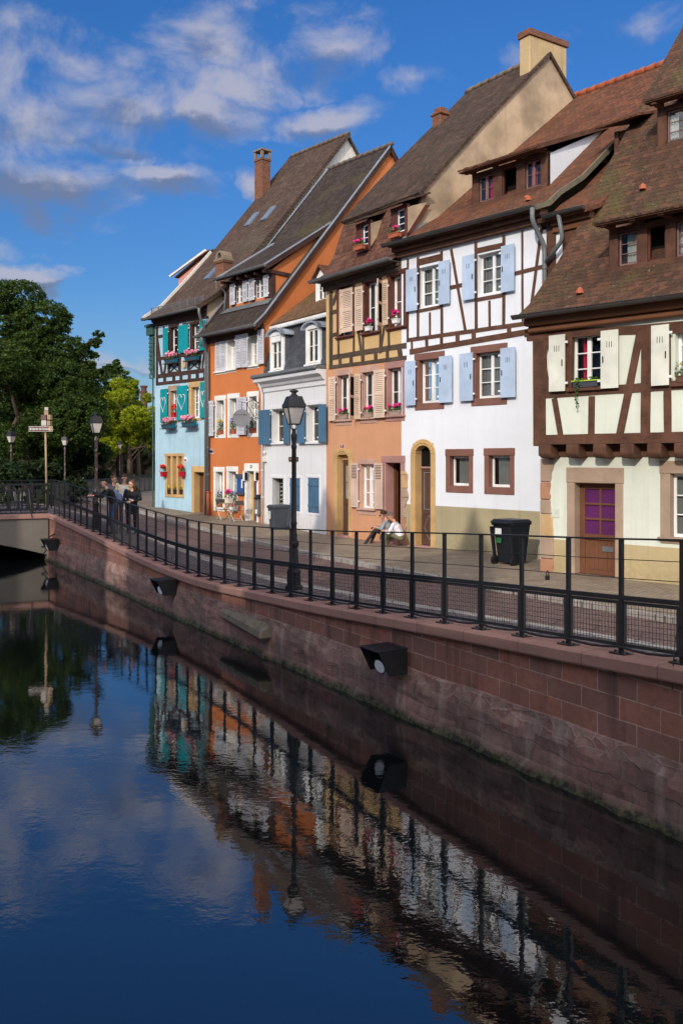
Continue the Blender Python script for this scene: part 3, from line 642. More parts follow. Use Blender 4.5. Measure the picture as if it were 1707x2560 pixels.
M['oak'] = paint('worn_oak', lin(112,72,50), .65, .75, lin(60,38,26), grain=(8,8,.5)); M['darkdoor'] = paint('dark_brown_door', lin(92,66,56), .55, .35, lin(56,38,32), grain=(6,6,.7)); M['violet'] = paint('violet_blind', lin(92,32,92), .8, .3, grain=(.3,.3,14))
M['tileR'] = tiles('old_beaver_tiles', lin(76,57,46), lin(90,67,53), lin(112,76,58), moss=.85, mosscol=lin(88,80,50), lichen=.9, w=.17, h=.15, bst=1.)
M['tileW'] = tiles('red_tiles', lin(92,64,50), lin(112,74,56), lin(134,82,60), moss=.35, mosscol=lin(96,78,58), lichen=.45, w=.17, h=.14)
M['tileP'] = tiles('brown_tiles', lin(70,58,50), lin(84,68,58), lin(96,76,64), moss=.25, mosscol=lin(80,74,58), lichen=.35, w=.17, h=.15, sc=.12)
M['tileP2'] = tiles('mansard_tiles', lin(90,62,52), lin(108,74,62), lin(122,84,68), moss=.5, mosscol=lin(82,76,60), lichen=.7, w=.19, h=.2)
M['tileO'] = tiles('grey_brown_tiles', lin(60,52,48), lin(70,60,55), lin(80,68,62), moss=.2, mosscol=lin(104,98,44), lichen=.3, w=.17, h=.15, sc=.2)
M['tileB'] = tiles('weathered_brown_tiles', lin(76,62,54), lin(88,70,60), lin(98,78,66), moss=.35, mosscol=lin(96,88,72), lichen=1., w=.17, h=.15, sc=.2)
M['tileM'] = tiles('mossy_tiles', lin(100,78,58), lin(114,88,64), lin(130,96,70), moss=.6, mosscol=lin(96,84,48), lichen=.5, w=.17, h=.14)
M['slate'] = tiles('slate', lin(68,70,76), lin(78,80,86), lin(88,90,96), w=.22, h=.13, moss=.1, lichen=.1, sc=.05, bst=.6)
def start(F, name, label): F.__class__ = House; return F.start(name, label)
def eavebox(h, s0, s1, y, z, m, d=.2, hh=.16, name='fascia'):
    b = MB(); b.box(s0,s1,y,0,z-.05,z-.01); b.box(s0,s1,-d,-.004,z-hh-.05,z-.052); b.box(s0,s1,-d*.55,-.006,z-hh-.2,z-hh-.053); return h.part(b, name, m, bevel=.01)
def inner(b, s0, s1, z0, z1, y=.75, mi=1): b.face([(s0,y,z0),(s1,y,z0),(s1,y,z1),(s0,y,z1)], mi)
def door(h, r, leaf, y=.22, style='plain', label=None, sur=None, knob=True):
    s0, s1, z0, z1 = r; b = MB(); W = s1-s0; t = .05
    if style == 'glazed':
        b.box(s0,s0+.13,y,y+t,z0,z1); b.box(s1-.1,s1,y,y+t,z0,z1); b.box(s0+.13,s1-.1,y,y+t,z1-.13,z1); zm = z0+(z1-z0)*.44
        b.box(s0+.13,s1-.1,y,y+t,zm-.12,zm); b.box(s0+.1,s1-.07,y-.035,y-.001,zm-.11,zm-.05); n = 7; a0, a1 = s0+.13, s1-.1
        for k in range(n): b.box(a0+(a1-a0)*k/n+.002,a0+(a1-a0)*(k+1)/n-.002,y+.012,y+t,z0+.1,zm-.12)
        b.box(s0+.13,s1-.1,y-.01,y+t,z0,z0+.1); zt = z1-.13
        c = (a0+a1)/2; b.box(c-.025,c+.025,y+.005,y+t-.005,zm,zt)
        for k in (1, 2): q = zm+(zt-zm)*k/3; b.box(a0,a1,y+.006,y+t-.006,q-.022,q+.022)
        o = b.build('door', leaf, h.root, bevel=.006)
        g = MB(); g.face([(a0,y+.04,zm),(a1,y+.04,zm),(a1,y+.04,zt),(a0,y+.04,zt)]); g.build('blind', M['violet'], o)
        g = MB(); g.box(a1-.32,a1-.06,y-.004,y+.01,zm-.36,zm-.25); g.box(a1-.30,a1-.08,y-.007,y-.004,zm-.29,zm-.27,); g.build('letter_slot', M['zinc'], o)
    else:
        b.box(s0,s1,y+.02,y+t,z0,z1); st = .1
        b.box(s0,s0+st,y,y+.02,z0,z1); b.box(s1-st,s1,y,y+.02,z0,z1)
        for q in (z0, z0+(z1-z0)*.4, z1-.12): b.box(s0+st,s1-st,y,y+.02,q,q+.12)
        o = b.build('door', leaf, h.root, bevel=.006)
        if style == 'lines':
            g = MB(); c0, c1 = s0+st, s1-st; q0, q1 = z0+(z1-z0)*.4+.14, z1-.14
            for p, q in (((c0,q0),(c1,q0)),((c1,q0),(c1,q1)),((c1,q1),(c0,q1)),((c0,q1),(c0,q0))): g.bar((p[0],y+.012,p[1]),(q[0],y+.012,q[1]),.014,.018,0,(0,1,0))
            m0, m1, mc = z0+.16, z0+(z1-z0)*.4-.02, (c0+c1)/2; P = [(mc,m0),(c1,(m0+m1)/2),(mc,m1),(c0,(m0+m1)/2)]
            for p, q in zip(P, P[1:]+P[:1]): g.bar((p[0],y+.012,p[1]),(q[0],y+.012,q[1]),.008,.01,0,(0,1,0))
            g.build('moulding', M['zinclight'], o)
        if style == 'window':
            g = MB(); q0, q1 = z0+(z1-z0)*.48, z1-.2; g.box(s0+st+.05,s1-st-.05,y+.012,y+.024,q0,q1); g.build('pane', M['greycurtain'], o)
            g = MB(); g.box((s0+s1)/2-.012,(s0+s1)/2+.012,y+.004,y+.012,q0,q1); g.box(s0+st,s1-st,y+.003,y+.012,(q0+q1)/2-.012,(q0+q1)/2+.012); g.build('glazing_bar', leaf, o)
        if style == 'grille':
            g = MB(); q0, q1 = z0+(z1-z0)*.42, z1-.18; g.box(s0+st,s1-st,y+.012,y+.024,q0,q1); g.build('pane', M['dark'], o)
            g = MB()
            for k in range(6):
                a = q0+(q1-q0)*k/6; c = a+(q1-q0)/6; g.tube([(s0+st,y-.01,a),((s0+s1)/2+.05*math.sin(k*2),y-.014,(a+c)/2),(s1-st,y-.01,c)],.012,5); g.tube([(s1-st,y-.01,a),((s0+s1)/2,y-.014,(a+c)/2+.05),(s0+st,y-.01,c)],.01,5)
            g.build('grille', paint('green_iron', lin(150,200,190), .5), o)
    if knob: g = MB(); g.ball((s1-.06,y-.03,z0+1.0),.028); g.box(s1-.075,s1-.045,y-.012,y,z0+.9,z0+1.12); g.build('handle', M['zinc'], o)
    if label: o['label'] = label
    return o
def frame_sur(h, r, sw, m, y=0., rec=.24, lw=None, proud=.025, bot=False, name='door_surround', lab=None):
    s0, s1, z0, z1 = r; lw = lw or sw; b = MB(); p = y-proud; e = y+rec
    b.box(s0-sw,s0,p,e,z0-(sw if bot else 0),z1); b.box(s1,s1+sw,p,e,z0-(sw if bot else 0),z1); b.box(s0-sw-.015,s1+sw+.015,p-.004,e+.003,z1,z1+lw)
    if bot: b.box(s0,s1,p,e,z0-sw,z0)
    h.open.append((s0-sw*.6, s1+sw*.6, z0-(sw*.6 if bot else .02), z1+lw*.6, .1)); return h.part(b, name, m, bevel=.014)
def arch_sur(h, s0, s1, z0, zs, sw, rise, m, y=0., rec=.28):
    """a door surround that ends in a segmental arch"""
    b = MB(); n = 10; c = (s0+s1)/2; hw = (s1-s0)/2; A = lambda f, w, r: (c+(hw+w)*math.cos(math.pi*f), zs+(r)*math.sin(math.pi*f))
    for i in range(n):
        f, g = i/n, (i+1)/n; b.ext([A(f,0,rise), A(f,sw,rise+sw), A(g,sw,rise+sw), A(g,0,rise)], y-.025, y+rec)
        b.ext([A(f,sw*.35,rise+sw*.35), A(f,sw*.55,rise+sw*.55), A(g,sw*.55,rise+sw*.55), A(g,sw*.35,rise+sw*.35)], y-.045, y-.024)
    b.box(s0-sw,s0,y-.025,y+rec,z0,zs); b.box(s1,s1+sw,y-.025,y+rec,z0,zs)
    b.box(s0-sw*.55,s0-sw*.35,y-.045,y-.024,z0+.3,zs)
    return h.part(b, 'door_surround', m, bevel=.012)
def quoins(h, s, z0, z1, sgn, y=-.03, wmin=.14, wmax=.36, seed=3, hh=.36):
    rnd = random.Random(seed); z = z0; w = .25
    while z < z1-.05:
        e = min(z1, z+hh*rnd.uniform(.7,1.3)); w2 = rnd.uniform(wmin, wmax); b = MB(); n = 5
        L = [(s, z+.006), *[(s+sgn*(w+(w2-w)*(k/n)+rnd.uniform(-.02,.02)), z+.006+(e-z-.012)*k/n) for k in range(n+1)], (s, e-.006)]
        b.ext(L, y-rnd.uniform(0,.012), .02); z = e; w = w2; h.part(b, 'quoin_stone', M[rnd.choice(('sandstone','quoinred','greystone'))], bevel=.015)

# ------------------------------------------------------------------ house 1: cream timber house at the right edge
h = start(FR, 'timber_house', 'cream house at the right edge with heavy brown timbers jutting over its violet paned door')
cream = plaster('cream_plaster', lin(224,229,214,.84), lin(150,138,108), streak=.4, patch=.09); ochre = plaster('ochre_plinth', lin(190,172,132), lin(124,106,74), amt=.5, streak=.5); YJ = -.35; SE = 8.5
d = h.rect('8',515,482,898,1385); d = (d[0], d[1], .12, d[3]); door(h, (d[0]+.0, d[1], d[2], d[3]), M['oak'], .2, 'glazed', label='worn oak door with violet blind behind six panes', knob=True)
frame_sur(h, d, .19, M['greystone'], lw=.34); b = MB(); b.box(d[0]-.12,d[1]+.1,-.2,.2,-.1,.1); h.part(b, 'door_step', M['sandstone'], bevel=.02)
w = h.rect('8',1420,395,1780,1000); window(h, (w[0], w[0]+1.05, w[2], w[3]), sur=M['greystone'], sw=.21, lw=.26, bw=.13, rows=3, rec=.15, curtain=('greycurtain',0,1,0))
zt = h.P('7',700,1925)[1]; zj = h.P('7',700,1810,YJ)[1]; zp = h.P('8',240,1010)[1]
b = MB(); wall_front(b, 0, SE, -.6, zt, h.open, mi=lambda x, z: 2 if z < zp-.06*(x > 2) else 0, zs=(zp,)); inner(b, .1, SE, -.3, zt); b.face([(0,0,-.6),(0,12,-.6),(0,12,zt),(0,0,zt)]); b.face([(SE,0,-.6),(SE,12,-.6),(SE,12,zt),(SE,0,zt)]); h.part(b, 'lower_wall', [cream, M['dark'], ochre]); h.open = []
quoins(h, 0., -.3, zt-.02, 1, wmin=.22, wmax=.4, hh=.42)
r = h.rect('8',285,722,372,808); b = MB(); b.box(r[0],r[1],-.012,0,r[2],r[3]); h.part(b, 'meter_panel', paint('grey_green_panel', lin(206,212,198), .6, .3), bevel=.004)
b = MB(); b.box(-.02,SE,-.06,.1,zt,zj-.001); h.part(b, 'wall_plate', M['timberR'])
b = MB(); b.box(.0,SE,-.02,0.12,zj-.16,zj-.0); h.part(b, 'infill', cream)
b = MB()
for k in range(13):
    s = h.P('7',235+262*k-(20*k if k > 5 else 0),1850,YJ)[0]+.02
    if k > 5: s = h.P('7',1510,1850,YJ)[0]+.62*(k-5)
    z1, z0 = zj-.002, zj-.31; prof = [(YJ-.05,z1),(YJ-.06,z0+.1),(YJ+.0,z0+.02),(.0,z0)]
    P = [(s-.15+.3*u, y, z) for u in (0,1) for y, z in [(.05,z1)]+prof+[(.05,z0)]]; n = 6
    b.mesh(P, [tuple(range(n)), tuple(range(2*n-1,n-1,-1))]+[(i,i+n,(i+1) % n+n,(i+1) % n) for i in range(n)])
h.part(b, 'joist_ends', M['timberR'], bevel=.02)
o1 = h.rect('7',488,765,775,1275,YJ); w1 = (o1[0], o1[1], o1[2], o1[3]); window(h, w1, y=YJ, rec=.14, rows=3, curtain=('redcurtain',.25,.52,.08), sill=False)
o2 = h.rect('7',1490,660,1800,1225,YJ); w2 = (o2[0], o2[0]+.86, o2[2], o2[3]); window(h, w2, y=YJ, rec=.14, rows=3, sill=False, curtain=('curtain',0,1,0))
ze = 5.75
b = MB(); wall_front(b, 0, SE, zj, ze+.2, h.open, y=YJ); inner(b, .1, SE, zj, ze+.3, .4)
prof = [(-.75,5.84),(-.31,6.14),(.87,7.29),(1.81,8.36),(2.97,9.87),(6.19,13.7),(9.4,17.4)]
for s in (0, SE): b.face([(s,YJ,zj),(s,0,zj),(s,12,zj),(s,12,14.3),(s,9.4,17.2)]+[(s,y,z-.12) for y, z in prof[-2:1:-1]]+[(s,YJ,ze+.2)])
h.part(b, 'upper_wall', [cream, M['dark']]); h.open = []
timbers(h, '7', [(178,740,182,1830,118),(1208,680,1200,1740,92),(40,745,1568,700,74),(60,790,1700,648,60),(238,1330,1700,1228,78),(140,1770,1700,1742,92),(325,1370,385,1720,50),(685,1350,680,1720,60),(1160,690,955,1720,72),(1405,640,1415,1720,72),(462,740,455,1300,70),(260,770,228,980,40),(228,1060,262,1300,46),(225,960,228,1080,52),(262,770,296,960,36)], M['timberR'], YJ-.02, d=.1)
for xl, yt, xr, yb in ((272,768,425,1308),(770,722,938,1278),(1255,672,1425,1252)): r = h.rect('7',xl,yt,xr,yb,YJ-.13); shutter(h, *r, paint('cream_shutter', lin(226,226,212), .5, .15), 'slot', YJ-.13, flip=(xl in (770,)))
b = MB(); zs = h.P('7',500,1305,YJ-.1)[1]
b.box(w1[0]-.06,w1[1]+.06,YJ-.1,YJ+.1,w1[2]-.075,w1[2]-.01); b.box(w2[0]-.06,w2[1]+.06,YJ-.1,YJ+.1,w2[2]-.075,w2[2]-.01); h.part(b, 'window_shelf', M['timberR'], bevel=.01)
b = MB(); roofprof(b, prof, -.1, SE+.1); roofprof(b, [(9.4,17.4),(13,13.)], -.1, SE+.1); h.part(b, 'roof', M['tileR'])
ridge(h, (-.1,9.4,17.42), (SE,9.4,17.42), M['ridge'])
b = MB(); b.box(-.05,SE,-.62,YJ,5.6,5.8); b.box(-.03,SE,-.5,YJ-.02,5.46,5.599); h.part(b, 'fascia', M['soffit'], bevel=.03)
gutter(h, -.18, SE, -.82, 5.82, M['gutterdark'], .085)
def dormer_R(y, zb, zt, ze, s0, wins, yj, se, tail):
    """a shed dormer: wins are (s0,s1,kind) openings between heavy posts"""
    b = MB(); L = [s0]+[q for w in wins for q in w[:2]]; s1 = se
    edges = [(s0, wins[0][0])]+[(a[1], c[0]) for a, c in zip(wins, wins[1:])]+[(wins[-1][1], s1)]
    for a, c in edges: b.box(a, c, y, y+.14, zb-.3, zt+.02)
    b.box(s0-.02,s1,y-.03,y+.145,zb-.14,zb); b.box(s0,s1,y-.012,y+.13,zt-.03,zt+.1)
    b.face([(s0,y,zb-.4),(s0,y,zt+.1),(s0,yj,zt+.35)]); b.face([(s1,y,zb-.4),(s1,y,zt+.1),(s1,yj,zt+.35)])
    for a, c in edges: q = (a+c)/2; b.box(q-.07,q+.07,y-.42,y,zt+.06,zt+.2)
    d = h.part(b, 'dormer', M['timberR'], bevel=.012)
    g = MB(); g.slab([(s0-.12,y-.5,ze),(s1+.1,y-.5,ze),(s1+.1,yj,tail),(s0-.12,yj,tail)], .05); g.build('dormer_roof', M['tileR'] if h is FR else M['tileW'], d)
    g = MB(); g.box(s0-.1,s1+.1,y-.46,y-.3,ze-.075,ze-.052); g.box(s0-.1,s1+.1,y-.24,y-.12,ze-.06,ze-.045); g.build('eave_board', M['timberR'], d)
    g = MB(); g.slab([(s0-.12,y-.02,zb-.13),(s1,y-.02,zb-.13),(s1+.05,y-.28,zb-.36),(s0-.22,y-.28,zb-.36)], .02); g.build('flashing', M['zinclight'], d)
    g = MB(); g.face([(s0+.02,y+.4,zb-.1),(s1-.02,y+.4,zb-.1),(s1-.02,y+.4,zt+.1),(s0+.02,y+.4,zt+.1)]); g.build('dark_interior', M['dark'], d)
    for a, c, k, cur in wins:
        if k == 'open':
            g = MB(); g.box(a,a+.04,y+.05,y+.11,zb,zt); g.box(c-.03,c,y+.05,y+.11,zb,zt); g.box(a,c,y+.05,y+.11,zb,zb+.04); g.box(a,c,y+.05,y+.11,zt-.04,zt); g.build('window', M['mahogany'], d); continue
        h.open = []; w = window(h, (a+.01, c-.01, zb+.005, zt-.035), fm=paint('mauve_frame', lin(132,100,98), .5), cols=2 if k == 2 else 1, rows=k, y=y, rec=.06, fw=.035, sill=False, curtain=cur, mw=.02); w.parent = d
    return d
yd = .3; px = lambda x: h.P('r',x,2000,yd)[0]
h.root['label'] = h.root['label']
dormer_R(yd, 6.8, 7.55, 7.72, px(425), [(px(515),px(715),3,('curtain',.3,.95,.05)),(px(822),px(1012),'open',None),(px(1118),px(1118)+.55,3,('curtain',0,.5,.05)),(px(1118)+.75,px(1118)+1.3,'open',None)], 1.6, px(1118)+1.5, 8.15)
yd = 3.25; px2 = lambda x: h.P('r',x,800,yd)[0]
dormer_R(yd, 10.22, 11.05, 11.25, px2(930), [(px2(1025),px2(1025)+.62,3,('curtain',0,.4,.1)),(px2(1025)+.85,px2(1025)+1.45,3,None)], 4.6, px2(1025)+1.65, 11.85)
for x, y, pq in ((790,1390,(prof[3],prof[4])),): q = h.R('r',x,y,*pq); b = MB(); b.lathe([(.09,-.05),(.075,.04),(.0,.1)],8,(q[0],q[1]-.05,q[2]+.02)); h.part(b, 'vent_tile', M['terracotta'])
q = h.R('7',585,350,prof[1],prof[2]); b = MB(); b.lathe([(.09,-.05),(.075,.04),(.0,.1)],8,(q[0],q[1]-.05,q[2]+.02)); h.part(b, 'vent_tile', M['terracotta'])
# things on this house
s = (w1[0]+w1[1])/2
flowerbox(h, s+.03, YJ-.02, w1[2]+.0, .62, paint('grey_planter', lin(72,76,84), .5), None, 'dark grey planter with lime rim and ivy trailing down the timber house', fh=.07, droop=.62, rim=paint('lime', lin(176,214,40), .5), nl=60)
flowerbox(h, w2[0]+.3, YJ+.0, w2[2]+.0, .5, paint('brown_planter', lin(110,80,60), .6), 'yellow', 'planter of feathery grass and yellow flowers at the window by the right photo edge', fh=.3, leaf='leaf', nl=160, nf=5, fr=.025)

# ------------------------------------------------------------------ house 2: white timber-framed house
h = start(FW, 'timber_house', 'tall white house with thin brown timbers and pale blue shutters')
white = plaster('white_plaster', lin(234,237,243,.86), lin(150,140,122), streak=.22, patch=.05, amt=.2); plinth = plaster('khaki_plinth', lin(174,162,130), lin(110,98,72), amt=.4, streak=.5); SE = 5.1; S2 = 6.72
blue = paint('pale_blue_shutter', lin(182,200,224), .5, .3, lin(148,164,192), grain=(4,4,.8))
bt = M['browntrim']
for (xl,yt,xr,yb) in ((262,512,478,905),(836,385,1088,785)):
    r = h.rect('5',xl,yt,xr,yb); window(h, r, rec=.15, rows=3, cols=2, sill=False, curtain=('greycurtain',.1,.9,0)); h.open.pop(); h.open.append((r[0],r[1],r[2],r[3],.16))
for (xl,yt,xr,yb) in ((262,1418,470,1838),(818,1350,1078,1792)):
    r = h.rect('5',xl,yt,xr,yb); window(h, r, rec=.15, rows=3, cols=2, sur=bt, sw=.16, lw=.2, bw=.2, sill=False, curtain=('greycurtain',.0,.75,0))
for (xl,yt,xr,yb) in ((537,1047,716,1322),(899,1042,1098,1335)):
    r = h.rect('6',xl,yt,xr,yb); window(h, r, rec=.15, rows=1, cols=1, sur=bt, sw=.15, lw=.2, bw=.19, sill=False, curtain=('greycurtain',.2,.7,0))
# door with a stone arch
a = h.P('6',216,1025); c = h.P('6',360,1025); zs = a[1]
h.open.append((a[0]-.1, c[0]+.1, .12, zs+.3, .3)); arch_sur(h, a[0], c[0], .0, zs, .19, .24, M['ochrestone'])
door(h, (a[0]+.01, c[0]-.01, .14, zs-.4), M['darkdoor'], .24, 'lines', label='dark brown panelled door under a yellow stone arch')
b = MB(); b.box(a[0],c[0],.25,.29,zs-.4,zs+.3); h.part(b, 'transom', M['dark']); b = MB(); b.box(a[0],c[0],.2,.29,zs-.43,zs-.37); b.box(a[0]-.2,c[0]+.2,-.16,.25,-.1,.13); h.part(b, 'door_step', M['mauvestone'], bevel=.015)
zp0, zp1 = h.P('6',140,1495)[1], h.P('6',1335,1560)[1]; zp = (zp0+zp1)/2
b = MB(); wall_front(b, SE, S2, 5., 8.42, []); wall_front(b, 0, SE, -.6, 8.8, h.open, mi=lambda x, z: 2 if z < zp else 0, zs=(zp,)); inner(b, .05, SE, 0, 8.7, .7)
prof = [(-.5,8.9),(0,9.08),(.42,9.42),(1.4,10.0),(3,11.33),(7.55,15.05)]
b.face([(S2,0,-.6),(S2,12,-.6),(S2,12,9),(S2,7.5,14.2),(S2,0,8.3)]); wall_front(b, SE, S2, -.6, 5., []); h.part(b, 'wall', [white, M['dark'], plinth]); h.open = []
quoins(h, 0.02, -.2, h.P('6',90,1185)[1], 1, wmin=.12, wmax=.3, seed=8)
T = [(140,1217,1310,1052,36),(170,1332,1420,1118,50),(190,1222,192,1330,16),(335,1200,338,1300,26),(480,1175,482,1280,28),(637,1150,638,1252,36),(795,1125,797,1226,38),(1142,1075,1143,1172,38),
 (152,420,150,1215,17),(250,400,250,1198,22),(480,345,484,1165,24),(366,945,368,1180,17),(816,255,820,1112,26),(950,830,952,1085,20),(1090,190,1090,1065,27),(1270,140,1274,1030,18),(575,325,716,1128,21),(1462,100,1340,1030,26),
 (555,704,690,674,38),(1190,566,1480,492,38),(240,935,492,885,32),(820,822,1100,770,36),(245,462,480,405,52),(822,342,1090,282,50),(252,432,480,376,16),(1100,1000,1090,1010,10)]
timbers(h, '5', T, M['timberR'], -.02, wob=.008)
b = MB(); s9 = h.P('c',720,1000)[0]; b.box(s9-.13,s9+.13,-.05,.1,6.2,8.7); b.box(s9+.35,s9+.75,-.03,.1,6.,8.5); b.box(s9+.75,S2,-.03,.1,8.2,8.5); h.part(b, 'corner_post', M['timberR'])
for (xl,yt,xr,yb) in ((132,530,238,940),(450,450,556,872),(683,398,800,830),(1062,298,1190,752),(120,1428,222,1860),(456,1378,580,1832),(655,1352,785,1816),(1056,1298,1200,1782)):
    r = h.rect('5',xl,yt,xr,yb,-.12); shutter(h, *r, blue, 'slot', -.12, flip=xl in (450,1062,456,1056))
b = MB(); roofprof(b, prof, -.02, SE+.25); h.part(b, 'roof', M['tileW'])
b = MB(); roofprof(b, [(y+.12, z-.3) for y, z in prof[:-1]]+[(7.55,14.78)], SE+.2, S2+.1); h.part(b, 'lower_roof', M['tileW'])
b = MB(); roofprof(b, [(7.55,15.05),(13,10)], -.02, S2); h.part(b, 'rear_roof', M['tileW'])
ridge(h, (0,7.55,15.07), (S2+1,7.55,15.07), paint('orange_ridge', lin(164,88,58), .85, .5), .11)
b = MB()
for p, q in zip(prof[:-1], prof[1:]): b.bar((SE+.28,p[0],p[1]-.02), (SE+.28,q[0],q[1]-.02), .07, .13)
h.part(b, 'verge_board', paint('mossy_verge', lin(120,112,92), .9, .6, lin(70,64,50)))
b = MB()
for p, q in zip(prof[1:-1], prof[2:]): b.bar((.03,p[0],p[1]+.03), (.03,q[0],q[1]+.03), .1, .05)
h.part(b, 'flashing', M['zinclight'])
eavebox(h, -.12, SE+.25, -.46, 8.9, M['timberR'], d=.3, hh=.13); gutter(h, -.2, SE+.2, -.56, 8.92, M['gutterdark'], .085)
eavebox(h, SE+.45, S2, -.2, 8.62, M['soffit'], d=.18); gutter(h, SE+.42, S2, -.42, 8.64, M['gutterdark'], .085)
sx = h.P('w',985,1100,-.15)[0]; sp = h.P('w',850,760,-.5)[0]; sd2 = h.P('w',1150,760,-.42)[0]
pipe(h, [(sp,-.56,8.86),(sp,-.56,8.55),(sx,-.16,7.95),(sx,-.16,.1)], M['zinc'], .062, rings=(7.4,5.2,3.2,1.6)); pipe(h, [(sd2,-.42,8.6),(sd2,-.25,8.0),(sx+.05,-.16,7.55)], M['zinc'], .055)
b = MB(); b.tube([(sx,-.16,.05),(sx,-.16,2.1)], .085, 10); b.tube([(sx,-.16,2.05),(sx,-.16,2.13)], .1, 10); b.tube([(sx,-.16,1.2),(sx,-.16,1.26)], .098, 10); h.part(b, 'pipe_shoe', paint('cast_iron_pipe', lin(130,100,102), .55, .3), smooth=True)
# the triple dormer
yd = 1.35; px = lambda x: h.P('w',x,500,yd)[0]
D = dormer_R(yd, 10.06, 10.84, 10.98, px(95), [(px(172),px(350),2,('redcurtain',.6,1,.1)),(px(455),px(632),'open',None),(px(738),px(930),2,('redcurtain',.25,.6,.1))], 4.6, px(1015), 12.45)
b = MB(); s = px(1015)+.01; b.face([(s,yd+.12,9.95),(s,yd+.12,10.9),(s,4.4,12.32)]); g = b.build('dormer_cheek', white, D); b = MB(); b.bar((s+.1,yd-.5,10.93),(s+.1,4.6,12.42),.1,.12); b.build('verge_board', M['timberR'], D)
b = MB(); q = h.P('r',480,1000,2.2); b.box(q[0],q[0]+.12,2.2,2.4,q[1]-.7,q[1]+.5); b.box(q[0]+.6,q[0]+.75,2.2,2.4,q[1]-.7,q[1]+.5); b.box(q[0],q[0]+.7,2.25,2.4,q[1]+.3,q[1]+.5); b.box(q[0]+.05,q[0]+.7,2.38,2.42,q[1]-.7,q[1]+.4); d2 = h.part(b, 'small_dormer', M['timberR']); b = MB(); b.slab([(q[0]-.35,1.75,q[1]+.62),(q[0]+1,1.75,q[1]+.62),(q[0]+1,3.6,q[1]+1.2),(q[0]-.35,3.6,q[1]+1.2)],.06); b.build('dormer_roof', M['tileW'], d2)
for x, y, pq in ((1160,585,(prof[2],prof[3])),(590,870,(prof[2],prof[3])),(1160,1058,(prof[3],prof[4]))):
    q = h.R('w',x-360,y,*pq) if x == 1160 and y == 585 else h.R('b',x,y*1.0,*pq)
    b = MB(); b.lathe([(.09,-.05),(.07,.04),(.0,.09)],8,(q[0],q[1]-.05,q[2]+.02)); h.part(b, 'vent_tile', M['terracotta'])

# ------------------------------------------------------------------ house 3: peach house with beige gable
h = start(FPe, 'timber_house', 'peach house with dark timbered upper floor, louvred shutters and steep brown roof')
peach = plaster('peach_plaster', lin(210,156,120), lin(170,112,80), streak=.3, patch=.1); ochp = plaster('ochre_panels', lin(216,180,128), lin(150,120,80), streak=.2); gab = plaster('stained_beige_render', lin(192,168,140), lin(92,80,66), amt=.9, patch=.4, streak=.35, bst=.6); SE = 4.08
lv = paint('beige_louvre', lin(222,196,174), .55, .1)
mh = M['mahogany']
for (xl,yt,xr,yb) in ((308,815,455,1372),(600,760,752,1330),(884,688,1040,1270)):
    r = h.rect('4',xl,yt,xr,yb); window(h, r, sur=mh, sw=.12, lw=.14, bw=.1, rec=.16, rows=2, cols=1 if xl != 600 else 2, proud=.04, curtain=('greycurtain',0,1,0))
for (xl,yt,xr,yb) in ((288,1810,425,2310),(566,1775,720,2285),(856,1730,1020,2260)):
    r = h.rect('4',xl,yt,xr,yb); window(h, r, sur=M['pinkstone'] if xl < 800 else M['mauvestone'], sw=.12, lw=.2, bw=.18, rec=.16, rows=2, cols=2, curtain=('greycurtain',0,1,0))
r_ = h.rect('3',758,1542,778,1562,-.01); b = MB(); b.box(r_[0],r_[1],-.02,0,r_[2],r_[3]); pq = h.part(b, 'number_plate', paint('slate_blue_enamel', lin(70,84,120), .4, .1)); text_obj('9', 'lettering', M['white'], pq, ((r_[0]+r_[1])/2,-.022,(r_[2]+r_[3])/2), .13, (rad(90),0,0), .002)
r = h.rect('3',918,1702,1028,2060); window(h, r, sur=M['pinkstone'], sw=.1, lw=.17, bw=.2, rec=.14, rows=3, cols=2, curtain=('curtain',.2,.8,0))
# arched door and the dark doorway
a = h.P('3',728,1660); c = h.P('3',822,1660); zs = a[1]
h.open.append((a[0]-.08,c[0]+.08,.15,zs+.25,.3)); arch_sur(h, a[0], c[0], -.1, zs, .15, .2, M['ochrestone']); b = MB(); r0 = h.rect('3',695,1585,855,1700); b.box(r0[0],r0[1],-.012,.0,zs+.15,r0[3]); b.box(r0[0],a[0]-.14,-.012,0,zs-.3,zs+.15); b.box(c[0]+.14,r0[1],-.012,0,zs-.3,zs+.15); h.part(b, 'stone_panel', M['ochrestone'])
door(h, (a[0]+.02,c[0],.18,zs-.02), M['darkdoor'], .22, 'window', label='dark brown door with small panes in yellow stone arch'); b = MB(); b.box(a[0],c[0],.2,.26,zs-.02,zs+.22); h.part(b, 'fanlight', M['ochrestone']); b = MB(); b.box(a[0]-.25,c[0]+.25,-.35,.2,-.1,.03); b.box(a[0]-.1,c[0]+.1,-.18,.2,.03,.17); h.part(b, 'door_step', M['mauvestone'], bevel=.015)
p = h.P('3',1125,1690); p2 = h.P('3',1240,1690); r = (p[0], SE-.03, .3, p[1]); frame_sur(h, r, .2, M['mauvestone'], rec=.45, lw=.22)
b = MB(); b.box(r[0]+.32,r[1],.42,.46,.3,r[3]); h.part(b, 'door', paint('grey_door', lin(92,86,82), .6), ); b = MB(); b.box(r[0],r[0]+.05,.3,.44,.3,r[3]); h.part(b, 'door_frame', M['oak'])
b = MB(); b.box(r[0]-.1,SE+.1,-.18,.4,.12,.3); b.box(r[0]-.2,SE+.1,-.5,.4,-.1,.12); h.part(b, 'door_step', M['mauvestone'], bevel=.02)
b = MB(); g0 = h.P('4',200,1720)[1]
wall_front(b, 0, SE, -.6, 8.5, h.open, mi=lambda x, z: 2 if z > g0 else 0, zs=(g0,)); inner(b, .05, SE-.05, 0, 8.4, .8)
